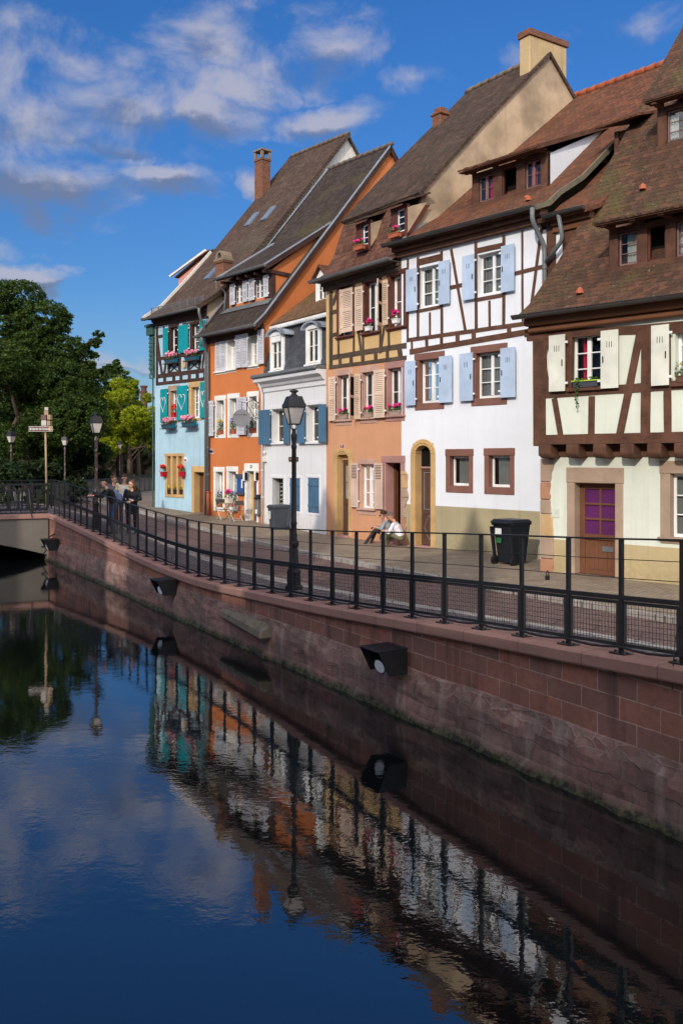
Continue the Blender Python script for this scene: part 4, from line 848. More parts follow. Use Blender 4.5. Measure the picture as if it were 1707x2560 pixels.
prof = [(-.5,8.5),(-.1,8.75),(.3,9.4),(.82,10.85)]; up = [(.6,10.62),(3,13.1),(6.2,16.2)]
G = [(0,-.6),(11.5,-.6),(11.5,10.6),(6.2,16.12)]+[(y,z-.05) for y, z in up[::-1][1:2]]+[(1.0,10.95),(.8,10.7),(.3,9.3),(0,8.8)]
poly_side(b, G, 0., 3); poly_side(b, G, SE, 3); h.part(b, 'wall', [peach, M['dark'], ochp, gab]); h.open = []
timbers(h, '4', [(195,1605,1060,1462,54),(190,1712,1060,1600,40),(312,1600,316,1700,30),(438,1580,440,1680,34),(570,1560,572,1655,38),(715,1540,718,1630,36),(848,1520,850,1615,32),(985,1490,1000,1600,50),
 (212,850,212,1720,36),(296,1380,296,1610,20),(470,1300,468,1580,20),(520,1300,556,1560,24),(572,1300,574,1580,22),(770,1270,768,1550,22),(810,1260,772,1530,22),(862,1270,866,1520,22),(232,1000,290,850,30),(215,1092,290,1072,44),(215,1352,290,1330,44),(470,760,470,1300,16),(770,700,770,1260,20)], M['timberP'], -.018, wob=.012)
for (xl,yt,xr,yb,off) in ((330,835,450,1325,-.06),(480,808,566,1305,-.12),(785,735,848,1240,-.12),(182,1822,258,2318,-.12),(470,1790,540,2300,-.12),(692,1745,812,2285,-.14)):
    r = h.rect('4',xl,yt,xr,yb,off); shutter(h, *r, lv, 'louvre', off)
# leaves standing half open
for (xh,yt,yb,flip) in ((300,835,1340,0),(786,735,1255,1),(470,1790,2300,1)):
    p = h.P('4',xh,yt,-.1); q = h.P('4',xh,yb,-.1); a = p[0]
    if flip: shutter(h, a, a+.25, q[1], p[1], lv, 'louvre', -.1, -.46)
    else: shutter(h, a-.02, a+.1, q[1], p[1], lv, 'louvre', -.07, -.1)
for (xl,yt,xr,yb) in ((836,1690,894,2050),(1028,1690,1095,2065)): r = h.rect('3',xl,yt,xr,yb,-.1); shutter(h, *r, paint('dusty_pink_shutter', lin(214,186,168), .6, .15), 'panel', -.1, flip=xl > 1000)
b = MB(); roofprof(b, prof, -.02, SE+.0, .08); h.part(b, 'lower_roof', M['tileP2'])
b = MB(); roofprof(b, up, -.05, SE+.08, .1); roofprof(b, [(6.2,16.2),(11.6,10.8)], -.05, SE+.08, .1); h.part(b, 'roof', M['tileP'])
ridge(h, (-.05,6.2,16.22), (SE-.9,6.2,16.22), paint('grey_ridge', lin(120,104,90), .9, .5))
eavebox(h, -.1, SE, -.42, 8.5, M['timberP'], d=.14, hh=.1); gutter(h, -.16, SE+.2, -.55, 8.5, M['zinc'], .08)
def small_dormer(y, zb, zt, s0, s1, wx):
    b = MB(); b.box(s0,wx,y,y+.12,zb-.15,zt); b.box(s1-.12,s1,y,y+.12,zb-.15,zt); b.box(s0-.02,s1+.02,y-.02,y+.11,zt,zt+.1); b.box(s0,s1,y-.01,y+.11,zb-.2,zb)
    for s in (s0, s1): b.face([(s,y,zb-.3),(s,y,zt),(s,y+.9,zt+.2)])
    d = h.part(b, 'dormer', mh, bevel=.01)
    b = MB(); b.slab([(s0-.14,y-.32,zt+.12),(s1+.14,y-.32,zt+.12),(s1+.12,y+.8,zt+.55),(s0-.12,y+.8,zt+.55)], .06); b.build('dormer_roof', M['tileP'], d)
    b = MB(); b.face([(s1+.01,y+.02,zb-.1),(s1+.01,y+.02,zt),(s1+.01,y+.75,zt+.25)]); b.build('dormer_cheek', gab, d)
    b = MB(); b.face([(wx,y+.14,zb),(s1,y+.14,zb),(s1,y+.14,zt),(wx,y+.14,zt)]); b.build('dark_interior', M['dark'], d)
    w = window(h, (wx,s1-.12,zb,zt), y=y, rec=.05, cols=1, rows=3, fw=.04, sill=False); w.parent = d; h.open = []
    return d
px = lambda x, y: h.P('4',x,200,y)[0]
small_dormer(.12, 9.38, 10.02, px(500,.12), px(655,.12), px(565,.12)); small_dormer(.12, 9.42, 10.1, px(892,.12), px(1070,.12), px(955,.12))
for x, z, lab in ((525,9.3,'terracotta trough of pink geraniums below the left roof dormer of the peach house'),(925,9.32,'terracotta trough of pink geraniums below the right roof dormer next to the red roof')):
    flowerbox(h, h.P('4',x,350,-.15)[0], -.12, z-.12, .5, M['terracotta'], 'pink', lab, group='geranium boxes on the peach house', fh=.17)
b = MB(); b.box(SE-.52,SE-.05,5.35,7.1,15,16.6); c3 = h.part(b, 'chimney', plaster('yellow_chimney_render', lin(198,172,130), lin(104,84,62), amt=.8, streak=.9), bevel=.02); b = MB(); b.box(SE-.57,SE,5.3,7.15,16.6,16.8); b.build('brick_cap', M['brick'], c3)
b = MB(); b.box(.1,.55,4.45,4.9,13.8,15.05); b.box(.05,.6,4.4,4.95,14.9,14.98); b.box(.14,.5,4.5,4.85,15.05,15.18); h.part(b, 'chimney', M['brick'], bevel=.02)
for xw, zz, lab in ((655,0,'white pot of pink geraniums in the middle upper window of the peach house'),(965,0,'white pot of pink geraniums in the right upper window of the peach house')):
    p = h.P('4',xw,1300 if xw < 900 else 1215); flowerbox(h, p[0]-.02, -.04, p[1]-.0, .24, M['white'], 'pink', lab, group='geranium boxes on the peach house', fh=.2, nf=4, nl=50, fr=.06)
for xw, yw, lab in ((368,2295,'stone trough of magenta geraniums on the left first floor sill of the peach house'),(645,2275,'stone trough of magenta geraniums on the middle first floor sill of the peach house'),(945,2255,'stone trough of magenta geraniums on the right first floor sill of the peach house')):
    p = h.P('4',xw,yw,-.02); flowerbox(h, p[0]-.0, -.02, p[1]+.0, .42 if xw < 900 else .55, paint('stone_trough', lin(176,150,138), .9, .4), 'pink', lab, group='geranium boxes on the peach house', fh=.17)
# ------------------------------------------------------------------ house 4: small white house with a slate mansard
h = start(FM, 'mansard_house', 'small white house with slate mansard and blue plank shutters next to the orange house')
mw = plaster('grey_white_plaster', lin(226,226,228), lin(150,140,130), streak=.35, patch=.06, amt=.35); SE = 4.63
bs = paint('steel_blue_shutter', lin(74,110,138), .6, .4, lin(50,80,104), grain=(5,5,.7)); ivory = paint('ivory_paint', lin(238,234,222), .55, .2); white2 = M['white']
for (xl,yt,xr,yb) in ((195,1255,318,1530),(478,1222,600,1525)):
    r = h.rect('3',xl,yt,xr,yb); window(h, r, fm=ivory, sur=mw, sw=.14, lw=.14, bw=.12, rec=.26, rows=2, cols=2, curtain=('curtain',.35,1,0), proud=.015)
for (xl,yt,xr,yb) in ((85,1262,176,1542),(288,1250,330,1535),(396,1232,458,1532),(572,1215,620,1525)):
    r = h.rect('3',xl,yt,xr,yb,-.14); shutter(h, r[0], r[1]+(.0 if xl < 500 else .1), r[2], r[3], bs, 'plank', -.14, flip=xl > 250 and xl < 390 or xl > 500)
for (xl,yt,xr,yb) in ((340,1815,425,2080),(488,1812,580,2095)):
    r = h.rect('3',xl,yt,xr,yb); h.open.append((r[0],r[1],r[2],r[3],.08)); shutter(h, r[0]+.005, (r[0]+r[1])/2-.004, r[2], r[3], bs, 'batten', .01); shutter(h, (r[0]+r[1])/2+.004, r[1]-.005, r[2], r[3], bs, 'batten', .01)
    frame_sur(h, (r[0],r[1],r[2],r[3]), .1, mw, rec=.08, bot=True, proud=.012, name='window_surround'); h.open.pop()
r = h.rect('3',196,1815,275,2205); r = (r[0], r[1]+.12, .05, r[3]); h.open.append((*r, .35)); frame_sur(h, r, .12, mw, rec=.3, proud=.012); h.open.pop(); door(h, r, M['darkdoor'], .3, 'grille', label='brown door with pale green iron grille')
zc = 5.42; b = MB(); wall_front(b, 0, SE, -.6, zc, h.open); inner(b, .05, SE, 0, zc, .85)
G = [(0,-.6),(9,-.6),(9,8),(4.2,10.6),(2.3,9.1),(.5,7.7),(0,5.5)]; poly_side(b, G, SE); poly_side(b, G, .0)
h.part(b, 'wall', [mw, M['dark']]); h.open = []
b = MB(); zz = [(-.0,zc-.34),(-.05,zc-.3),(-.05,zc-.16),(-.12,zc-.12),(-.2,zc+.0),(-.34,zc+.06),(-.36,zc+.2),(0,zc+.2)]
n = len(zz); b.mesh([(x,y,z) for x in (-.05,SE+.02) for y, z in zz], [tuple(range(n)), tuple(range(2*n-1,n-1,-1))]+[(i,i+n,(i+1) % n+n,(i+1) % n) for i in range(n)]); h.part(b, 'cornice', mw, bevel=.008)
b = MB(); b.box(-.1,SE,-.45,-.0,zc+.202,zc+.33); h.part(b, 'gutter', M['zinc'], bevel=.03)
b = MB(); b.slab([(0,-.02,zc+.3),(SE,-.02,zc+.3),(SE,.55,7.72),(0,.55,7.72)], .06); h.part(b, 'slate_roof', M['slate'])
b = MB(); b.slab([(0,.3,7.66),(SE,.3,7.66),(SE,4.2,10.62),(0,4.2,10.62)], .07); b.slab([(0,4.2,10.62),(SE,4.2,10.62),(SE,9,8.),(0,9,8.)], .07); h.part(b, 'tile_roof', M['tileM'])
b = MB(); b.box(0,SE,.27,.36,7.52,7.6)
for k in range(34): b.ext([(SE*k/34,7.52),(SE*(k+.5)/34,7.44),(SE*(k+1)/34,7.52)], .28,.3)
h.part(b, 'scalloped_fascia', white2)
def hood_dormer(s0, s1, z0, z1, y=.0, frill=False):
    b = MB(); y1 = y+.1; fw = .13
    b.box(s0,s0+fw,y,y1,z0,z1); b.box(s1-fw,s1,y,y1,z0,z1); n = 10; c = (s0+s1)/2; hw = (s1-s0)/2+.02
    A = lambda f, q, e=0: (c+(hw+e)*math.cos(math.pi*f), z1+q*math.sin(math.pi*f))
    b.ext([A(k/n,.2) for k in range(n+1)], y-.01, y1)
    d = h.part(b, 'dormer', white2, bevel=.008)
    b = MB()
    for k in range(n):
        f, g = k/n, (k+1)/n; p = [A(f,.21),A(f,.27,.1),A(g,.27,.1),A(g,.21)]; b.ext(p, y-.14, y+.02)
        q = [(x, z) for x, z in (A(f,.27,.1),A(g,.27,.1))]; b.face([(q[0][0],y-.14,q[0][1]),(q[1][0],y-.14,q[1][1]),(q[1][0],y+1.2,q[1][1]),(q[0][0],y+1.2,q[0][1])])
    b.build('curved_hood', M['zinclight'], d, smooth=False)
    b = MB(); b.face([(s0+.01,y1,z0-.1),(s0+.01,y1,z1),(s0+.01,y+.9,z1),(s0+.01,y+.3,z0-.1)]); b.face([(s1-.01,y1,z0-.1),(s1-.01,y1,z1),(s1-.01,y+1.,z1),(s1-.01,y+.3,z0-.1)]); b.build('dormer_cheek', paint('slate_grey_sheet', lin(92,94,100), .6, .2), d)
    b = MB(); b.face([(s0,y+.3,z0),(s1,y+.3,z0),(s1,y+.3,z1+.2),(s0,y+.3,z1+.2)]); b.build('dark_interior', M['dark'], d)
    w = window(h, (s0+fw,s1-fw,z0+.03,z1), fm=ivory, y=y, rec=.05, cols=2, rows=2, sill=False, curtain=('greycurtain',.5,1,0)); w.parent = d; h.open = []
    b = MB(); b.box(s0-.02,s1+.02,y-.06,y+.1,z0-.06,z0); b.build('sill', white2, d)
    if frill:
        b = MB(); n = 8
        for k in range(n): a = s0+fw+(s1-s0-2*fw)*k/n; e = (s1-s0-2*fw)/n; b.ext([(a,z1-.02),(a,z1-.2),(a+e/2,z1-.26),(a+e,z1-.2),(a+e,z1-.02)], y-.02, y-.012)
        b.build('valance', white2, d)
hood_dormer(.68,1.66,5.86,7.12,-.02,True); hood_dormer(3.3,4.24,5.88,7.06,-.02)
# little gabled dormer of the upper roof
y = 1.25; s0, s1, z0, z1 = 1.84, 2.72, 8.38, 9.2; c = (s0+s1)/2
b = MB(); b.box(s0,s0+.16,y,y+.1,z0-.1,z1-.1); b.box(s1-.16,s1,y,y+.1,z0-.1,z1-.1); b.ext([(s0,z1-.1),(s1,z1-.1),(s1,z1),(c,z1+.38),(s0,z1)], y-.01, y+.1)
for s in (s0, s1): b.face([(s,y,z0-.2),(s,y,z1),(s,y+1.1,z1)])
d = h.part(b, 'gabled_dormer', white2)
b = MB()
for q in (-1, 1): b.slab([(c,y-.16,z1+.45),(c+q*.62,y-.16,z1-.1),(c+q*.62,y+1.,z1-.1),(c,y+1.6,z1+.45)], .06)
b.build('dormer_roof', M['tileW'], d); b = MB(); b.slab([(s0-.1,y+.02,z0-.08),(s1+.1,y+.02,z0-.08),(s1+.15,y-.2,z0-.28),(s0-.15,y-.2,z0-.28)], .02); b.build('flashing', M['zinclight'], d)
b = MB(); b.face([(s0,y+.3,z0),(s1,y+.3,z0),(s1,y+.3,z1),(s0,y+.3,z1)]); b.build('dark_interior', M['dark'], d)
w = window(h, (s0+.16,s1-.16,z0,z1-.1), fm=ivory, y=y, rec=.04, cols=2, rows=2, sill=False, fw=.04); w.parent = d; h.open = []
p = h.P('3',118,1050,-.08)[0]; pipe(h, [(p,-.3,zc+.2),(p,-.09,zc-.35),(p,-.09,.0)], paint('cream_pipe', lin(214,204,200), .5, .25), .05, rings=(2.2,1.2))
b = MB(); b.box(.04,.3,-.03,.1,-.4,1.3); h.part(b, 'pier_base', paint('pale_pier', lin(222,208,190), .9, .4))
b = MB(); r = h.rect('3',333,1642,408,1678,-.02); b.box(r[0],r[1],-.03,0,r[2],r[3]); pq = h.part(b, 'name_plaque', paint('plaque', lin(58,46,38), .5, .2)); b = MB(); b.box(r[0]+.05,r[1]-.05,-.034,-.03,r[2]+.05,r[3]-.05); b.build('plaque_face', paint('plaque_gold', lin(150,112,60), .5, .5), pq)
b = MB(); q = h.P('3',131,1615,-.05); b.box(q[0]-.02,q[0]+.16,-.1,0,q[1]-.3,q[1]-.1); b.tube([(q[0]+.06,-.06,q[1]-.1),(q[0]+.06,-.06,q[1]+.5)], .02, 6); b.ball((q[0]+.06,-.06,q[1]+.05), .07); h.part(b, 'junction_box', ivory)

# ------------------------------------------------------------------ house 5: orange house
h = start(FO, 'gabled_house', 'bright orange house with white framed windows and grey louvred shutters')
org = plaster('orange_plaster', lin(206,124,74), lin(140,80,50), streak=.3, patch=.09, amt=.25); SE = 3.97
gl = paint('grey_louvre', lin(200,200,206), .55, .1); wsur = paint('white_surround', lin(232,230,224), .75, .2)
for (xl,yt,xr,yb,sw) in ((928,325,1010,668,.08),(1138,292,1236,632,.08)):
    r = h.rect('2',xl,yt,xr,yb); window(h, r, sur=wsur, sw=sw, lw=.08, bw=.12, rec=.2, rows=3, cols=2, curtain=('greycurtain',0,1,0), proud=.015)
r = h.rect('2',812,372,912,690); window(h, r, sur=wsur, sw=.06, bw=.12, lw=.06, rec=.2, rows=3, proud=.015); a, c, z0, z1 = r; m = (a+c)/2; shutter(h, a+.01, m-.005, z0, z1, gl, 'louvre', -.03); shutter(h, m+.005, c-.01, z0, z1, gl, 'louvre', -.03, flip=True)
for (xl,yt,xr,yb) in ((1005,318,1064,650),(1070,305,1130,645),(1230,265,1292,612),(722,985,782,1340),(1018,948,1114,1328)):
    r = h.rect('2',xl,yt,xr,yb,-.12); shutter(h, *r, gl, 'louvre', -.12, flip=xl in (1005,1230))
for (xl,yt,xr,yb) in ((818,982,892,1325),(948,962,1030,1320),(1148,942,1224,1312),(806,1702,880,2058),(938,1698,1016,2060)):
    r = h.rect('2',xl,yt,xr,yb); window(h, r, sur=wsur, sw=.13, lw=.2, bw=.15, rec=.24, rows=3, cols=1, curtain=('greycurtain',0,1,0), proud=.015, sill=False)
r = h.rect('2',1122,1695,1222,2235); r = (r[0], r[1], .05, r[3]); frame_sur(h, r, .14, wsur, rec=.3, lw=.3, proud=.015)
b = MB(); b.box(r[0]+.14,r[1],.28,.33,.05,r[3]); dd = h.part(b, 'door', paint('navy_door', lin(34,52,112), .45, .2)); b = MB(); b.box(r[0],r[0]+.14,.22,.34,.05,r[3]); h.part(b, 'door_frame', M['ochrestone']); b = MB(); b.ball((r[0]+.24,.25,1.1),.03); b.build('handle', M['zinc'], dd)
ns = text_obj('22', 'house_number', M['dark'], h.root, ((r[0]+r[1])/2,-.022,r[3]+.17), .16, (rad(90),0,0), .003, bold=.004)
zw = 7.55; b = MB(); wall_front(b, 0, SE, -.6, zw, h.open); inner(b, .05, SE, 0, zw, .85)
prof = [(-.5,7.5),(0,7.98),(6.3,15.6)]
G = [(0,-.6),(12.6,-.6),(12.6,7.9)]+[(y,z-.1) for y, z in prof[::-1]][:2]+[(0,7.6)]
poly_side(b, G, SE+.12); poly_side(b, G, 0.); b.face([(SE,0,-.6),(SE+.12,0,-.6),(SE+.12,0,7.6),(SE,0,7.6)]); h.part(b, 'wall', [org, M['dark']]); h.open = []
b = MB(); roofprof(b, prof, -.02, SE+.24); roofprof(b, [(6.3,15.6),(12.8,7.7)], -.02, SE+.24); h.part(b, 'roof', M['tileO']); ridge(h, (0,6.3,15.62), (SE+.3,6.3,15.62), paint('grey_ridge2', lin(108,96,88), .9, .5))
b = MB(); 
for p, q in ((prof[0],prof[1]),(prof[1],prof[2]),(prof[2],(12.8,7.7))): b.bar((SE+.22,p[0],p[1]-.13), (SE+.22,q[0],q[1]-.13), .05, .2)
v = h.part(b, 'verge_board', M['timberB']); b = MB()
for p, q in ((prof[0],prof[1]),(prof[1],prof[2])): b.bar((SE+.23,p[0],p[1]+.01), (SE+.23,q[0],q[1]+.01), .07, .05)
b.build('verge_flashing', M['zinclight'], v)
b = MB(); b.bar((.0,-.4,7.64),(.0,6.3,15.68),.12,.05); h.part(b, 'flashing', M['zinclight'])
eavebox(h, -.02, SE+.2, -.42, 7.5, M['timberB'], d=.12, hh=.08); gutter(h, -.1, SE+.32, -.55, 7.5, M['zinc'], .085)
# shed dormer
y = .55; s0, s1, zb, zt = .66, 3.86, 8.62, 9.58
P = lambda x: h.P('1',x,1200,y)[0]
op = [(P(745),P(800),8.75,9.5,.1),(P(895),P(960),8.75,9.5,.1)]
b = MB(); wall_front(b, s0, s1, zb-.2, zt, op, y=y); b.face([(s1,y,zb-.3),(s1,y,9.75),(s1,3.2,11.75)]); b.face([(s0,y,zb-.3),(s0,y,9.75),(s0,3.2,11.75)]); d = h.part(b, 'dormer', org)
b = MB(); b.box(s0,P(705),y-.02,y,zb,zt); b.box(P(745)-.16,P(745),y-.03,y,zb,zt); b.box(P(895)-.16,P(895),y-.03,y,zb,zt); b.box(s1-.2,s1+.015,y-.03,y+.15,zb-.1,zt+.05); b.box(s0,s1+.01,y-.035,y+.12,zt-.1,zt+.12); b.bar((s1+.03,.3,9.66),(s1+.03,1.55,9.6),.06,.13)
for k in range(6): q = s0+.2+k*.6; b.box(q-.05,q+.05,y-.42,y-.036,zt+.0,zt+.1)
b.build('dormer_timbers', M['timberB'], d)
b = MB(); b.slab([(s0-.1,.08,9.78),(s1+.14,.08,9.78),(s1+.14,3.15,11.8),(s0-.1,3.15,11.8)], .08); b.build('dormer_roof', M['tileO'], d)
b = MB(); b.bar((s1+.13,.08,9.68),(s1+.13,3.1,11.67),.05,.16); b.build('verge_board', M['timberB'], d); b = MB(); b.bar((s1+.13,.06,9.82),(s1+.13,3.3,11.95),.08,.05); b.bar((s0-.1,.06,9.82),(s0-.1,2.9,11.66),.14,.05); b.build('flashing', M['zinclight'], d)
b = MB(); b.slab([(s0-.05,y-.03,zb+.02),(s1,y-.03,zb+.02),(s1+.05,y-.25,zb-.2),(s0-.15,y-.25,zb-.2)], .02); b.build('apron_flashing', M['zinc'], d)
b = MB(); b.face([(s0,y+.4,zb),(s1,y+.4,zb),(s1,y+.4,zt),(s0,y+.4,zt)]); b.build('dark_interior', M['dark'], d)
for o in op: h.open = []; w = window(h, o[:4], y=y, rec=.06, cols=2, rows=3, fw=.04, sill=False, curtain=('curtain',0,.5,0)); w.parent = d
for xl, xr in ((706,742),(800,836),(845,890),(958,994)):
    q0 = h.P('1',xl,1200,y-.1)[0]; q1 = h.P('1',xr,1200,y-.1)[0]; w = shutter(h, q0, q1, 8.72, 9.56, gl, 'louvre', y-.1); w.parent = d
h.open = []
sg = h.P('1',690,1180,.0)[0]; b = MB(); nn = 8
g = gutter(h, s0-.16, s1+.3, -.0, 9.8, M['zinc'], .075); g.parent = d
pipe(h, [(s0+.0,0,9.72),(s0+.0,.15,9.5),(s0-.02,.5,9.3),(s0-.02,.42,8.5)], M['zinc'], .045).parent = d
p0 = h.P('2',722,1200,-.1)[0]; pipe(h, [(h.P('2',665,350,-.55)[0],-.55,7.42),(h.P('2',665,350,-.55)[0],-.5,7.2),(p0+.1,-.12,6.85),(p0+.1,-.12,1.2)], M['zinc'], .055, rings=(6.3,4.6,3.,1.9)); b = MB(); b.tube([(p0+.1,-.12,1.22),(p0+.1,-.12,-.1)], .07, 10); b.tube([(p0+.1,-.12,1.22),(p0+.1,-.12,1.16)], .085, 10); h.part(b, 'pipe_shoe', paint('terracotta_pipe', lin(168,92,62), .7, .3), smooth=True)
# enamel street plate, menu case, letter box
r = h.rect('2',735,1472,774,1520,-.02); b = MB(); b.box(r[0],r[1],-.025,0,r[2],r[3]); pl = h.part(b, 'street_plate', paint('blue_enamel', lin(36,44,96), .3, .1), bevel=.004)
for i, tx in enumerate(('QUAI DE LA', 'POISSONNERIE')): text_obj(tx, 'lettering', M['white'], pl, ((r[0]+r[1])/2,-.028,(r[2]+r[3])/2+(.075 if i == 0 else -.085)), .1 if i == 0 else .085, (rad(90),0,0), .002)
r = h.rect('2',1025,1724,1092,1928,-.06); t = empty('menu_case', h.W(r[0],0,r[2]), -h.th, 'blue glazed menu case beside the navy door of the orange house', 'menu case'); W, Hh = r[1]-r[0], r[3]-r[2]
b = MB(); b.box(0,W,-.08,0,0,Hh); b.box(-.02,W+.02,-.11,0,Hh-.16,Hh); b.box(-.02,W+.02,-.11,0,-.02,.08); b.build('case', paint('slate_case', lin(70,78,92), .5), t); b = MB(); b.box(.03,W-.03,-.086,-.08,.1,Hh-.17); b.build('menu_sheet', paint('menu_blue', lin(48,86,150), .4, .5, lin(150,170,200)), t); b = MB(); b.box(W-.12,W-.04,-.09,-.086,.25,Hh-.2); b.build('paper_slip', M['white'], t)
for x in (1100, 1212): q = h.P('2',x,1745,-.08); t = empty('wall_lamp', h.W(q[0],0,q[1]), -h.th, 'small white and black wall lamp on the '+('left' if x == 1100 else 'right')+' jamb of the navy door', 'wall lamp', 'lamps beside the navy door'); b = MB(); b.box(-.05,.04,-.12,-.04,-.18,.2); b.build('shade', M['white'], t); b = MB(); b.box(.04,.09,-.1,0,-.14,.14); b.build('bracket', M['iron'], t)
q = h.P('2',1228,2030,-.1); t = empty('letter_box', h.W(q[0],0,q[1]), -h.th, 'tall dark grey letter box on the orange wall right of the navy door', 'letter box'); b = MB(); b.box(-.1,.1,-.14,0,-.42,.28); b.build('case', M['zinc'], t, bevel=.02); b = MB(); b.hexa([(-.11,-.2,.2),(.11,-.2,.2),(.11,0,.2),(-.11,0,.2),(-.11,-.04,.36),(.11,-.04,.36),(.11,0,.36),(-.11,0,.36)]); b.build('flap', M['iron'], t); b = MB(); b.box(-.06,.06,-.145,-.14,-.35,-.2); b.build('paper', M['white'], t)
# disc sign on a scrolled bracket
sr = h.P('2',1246,1080,-.02); sc_y = -.62; cc = h.P('2',1072,1157,sc_y); t = empty('disc_sign', h.W(sr[0],0,cc[1]), -h.th, 'round dull grey sign board hanging from a scrolled iron bracket on the orange house', 'sign')
R_ = .36; n = 40; e = Vector((cc[0]-sr[0], sc_y, 0)); b = MB()
toc = Vector((-h.W(cc[0],sc_y,0)[0], -h.W(cc[0],sc_y,0)[1], 0)).normalized(); ang = .0
ux = Vector((1,.0,0)); uy = Vector((0,-1,0)); fr = Vector((.0,0,1))
A = lambda k, r: e+ux*math.cos(2*math.pi*k/n)*r*1.0+fr*math.sin(2*math.pi*k/n)*r
ux = Vector((math.cos(rad(68)),math.sin(rad(68)),0)); nn_ = Vector((ux.y,-ux.x,0)); R_ = abs(h.P('2',1072,1067,sc_y)[1]-cc[1])
v0 = [A(k,R_)+nn_*.05 for k in range(n)]; v1 = [A(k,R_)-nn_*.05 for k in range(n)]
b.mesh(v0+v1, [tuple(range(n)), tuple(range(2*n-1,n-1,-1))]+[(k,(k+1) % n,(k+1) % n+n,k+n) for k in range(n)]); b.build('disc', paint('faded_grey_sign', lin(138,136,140), .6, .25, lin(108,106,110)), t)
tx = text_obj('entouranges', 'lettering', paint('sign_letters', lin(84,82,86), .6), t, e+nn_*.052+fr*R_*.42-ux*R_*.18, .105, (rad(90),0,math.atan2(ux.y,ux.x)), .002)
b = MB(); zt_ = R_+.24; W0 = Vector((0,0,0)); spi = lambda c, r, a0, a1, n=14: [Vector(c)+d_*math.cos(a0+(a1-a0)*k/n)*r*(1-.72*k/n)+fr*math.sin(a0+(a1-a0)*k/n)*r*(1-.72*k/n) for k in range(n+1)]
d_ = e.normalized(); L = e.length
b.tube([W0+fr*(zt_+.18), W0+fr*-.1], .016, 6); b.tube([W0+fr*zt_, d_*L*.35+fr*(zt_+.12), d_*L*.75+fr*zt_, e+fr*(zt_+.02)], .013, 6); b.tube([W0+fr*.0, d_*L*.3+fr*.06, d_*L*.5+fr*.28, d_*L*.72+fr*zt_], .012, 6)
for c, r, a0, a1 in ((d_*L*.34+fr*(zt_-.12),.12,1.6,8.2),(d_*L*.12+fr*(zt_-.13),.1,1.6,-5),(d_*L*.2+fr*.14,.1,-1.5,5.),(d_*L*.06+fr*.22,.08,-1.5,-7.)): b.tube(spi(c,r,a0,a1), .009, 5)
b.tube([e+fr*(zt_+.02), e+fr*R_], .01, 6); b.build('bracket', M['iron'], t, smooth=True)
# pots on the sills
for (z,x,yb,w,fl,lf,dr,lab) in (('2',862,1330,.26,'yellow','leaf',.3,'terracotta pot of trailing greenery and yellow flowers on the left middle sill'),('2',990,1320,.24,'lilac','leaf',.25,'terracotta pot of trailing greenery behind the disc sign'),('2',1188,1312,.3,None,'darkleaf',.1,'dark bushy plant in an earthen pot on the right middle sill of the orange house'),('2',850,2058,.3,'lilac','leaf',.42,'terracotta pot of trailing lilac flowers on the left ground floor sill'),('2',995,2058,.3,'lilac','darkleaf',0,'terracotta pot of bushy herbs on the right ground floor sill of the orange house')):
    q = h.P(z,x,yb,.05); flowerbox(h, q[0]-.02, .06, q[1], w, M['terracotta'], fl, lab, 'potted plant', None, .2, .18, .42, lf, 120, 6, .035, droop=dr, name='potted_plant')

# ------------------------------------------------------------------ house 6: pale blue corner house
h = start(FB, 'timber_house', 'pale blue corner house with teal shutters and dark timbered top storey')
sky_b = plaster('pale_blue_plaster', lin(174,206,220), lin(104,136,158), streak=.85, patch=.13, amt=.2); ivw = plaster('beige_gable', lin(196,176,146), lin(130,112,90), amt=.5); whg = plaster('white_gable', lin(226,218,208), amt=.2); SE = 4.22
teal = paint('teal_shutter', lin(0,142,150), .5, .15, lin(0,112,122), grain=(3,3,.6))
for (xl,yt,xr,yb,cv) in ((352,245,420,515,.5),(568,212,642,478,0)):
    r = h.rect('2',xl,yt,xr,yb); window(h, r, sur=M['timberB'], sw=.14, lw=.14, bw=.1, rec=.14, rows=3, cols=1, curtain=('greycurtain',cv,1,0), sill=False)
for (xl,yt,xr,yb) in ((352,885,424,1180),(565,848,648,1160)):
    r = h.rect('2',xl,yt,xr,yb); window(h, r, sur=M['ochrestone'] if xl > 500 else M['greystone'], sw=.18, lw=.24, bw=.1, rec=.16, rows=4, cols=2, sill=False, curtain=('curtain',0,1,0))
r = h.rect('2',310,1545,480,1925); s0, s1, z0, z1 = r; W = (s1-s0)
for k in range(3): window(h, (s0+W*k/3+.06, s0+W*(k+1)/3-.06, z0, z1), rec=.18, rows=1, cols=1, sill=False, curtain=('greycurtain',0,1,0)); h.open.pop()
h.open.append((s0-.02,s1+.02,z0-.02,z1+.02,.1)); b = MB(); oc = M['ochrestone']
for k in range(4): a = s0+W*k/3; b.box(a-.075,a+.075,-.03,.2,z0,z1)
b.box(s0-.12,s1+.12,-.036,.2,z1,z1+.13); b.box(s0-.08,s1+.08,-.036,.2,z0-.13,z0); h.part(b, 'window_surround', oc, bevel=.015)
r = h.rect('2',592,1705,694,2165); r = (r[0], r[1], .05, r[3]); frame_sur(h, r, .18, oc, rec=.3, lw=.26); door(h, r, M['oak'], .26, 'plain', label='old brown plank door in yellow stone surround')
zt0 = h.P('2',300,815)[1]; b = MB(); wall_front(b, 0, SE, -.6, 8.6, h.open, mi=lambda x, z: 4 if z < .25 else 0, zs=(.25,)); inner(b, .05, SE, 0, 8.5, .8)
prof = [(-.5,8.66),(.42,9.28),(1.94,10.86),(3.05,12.1),(7.6,17.5)]
G = [(0,-.6),(14,-.6),(14,9.8)]+[(y,z-.1) for y, z in prof[::-1][:-1]]+[(0,8.9)]
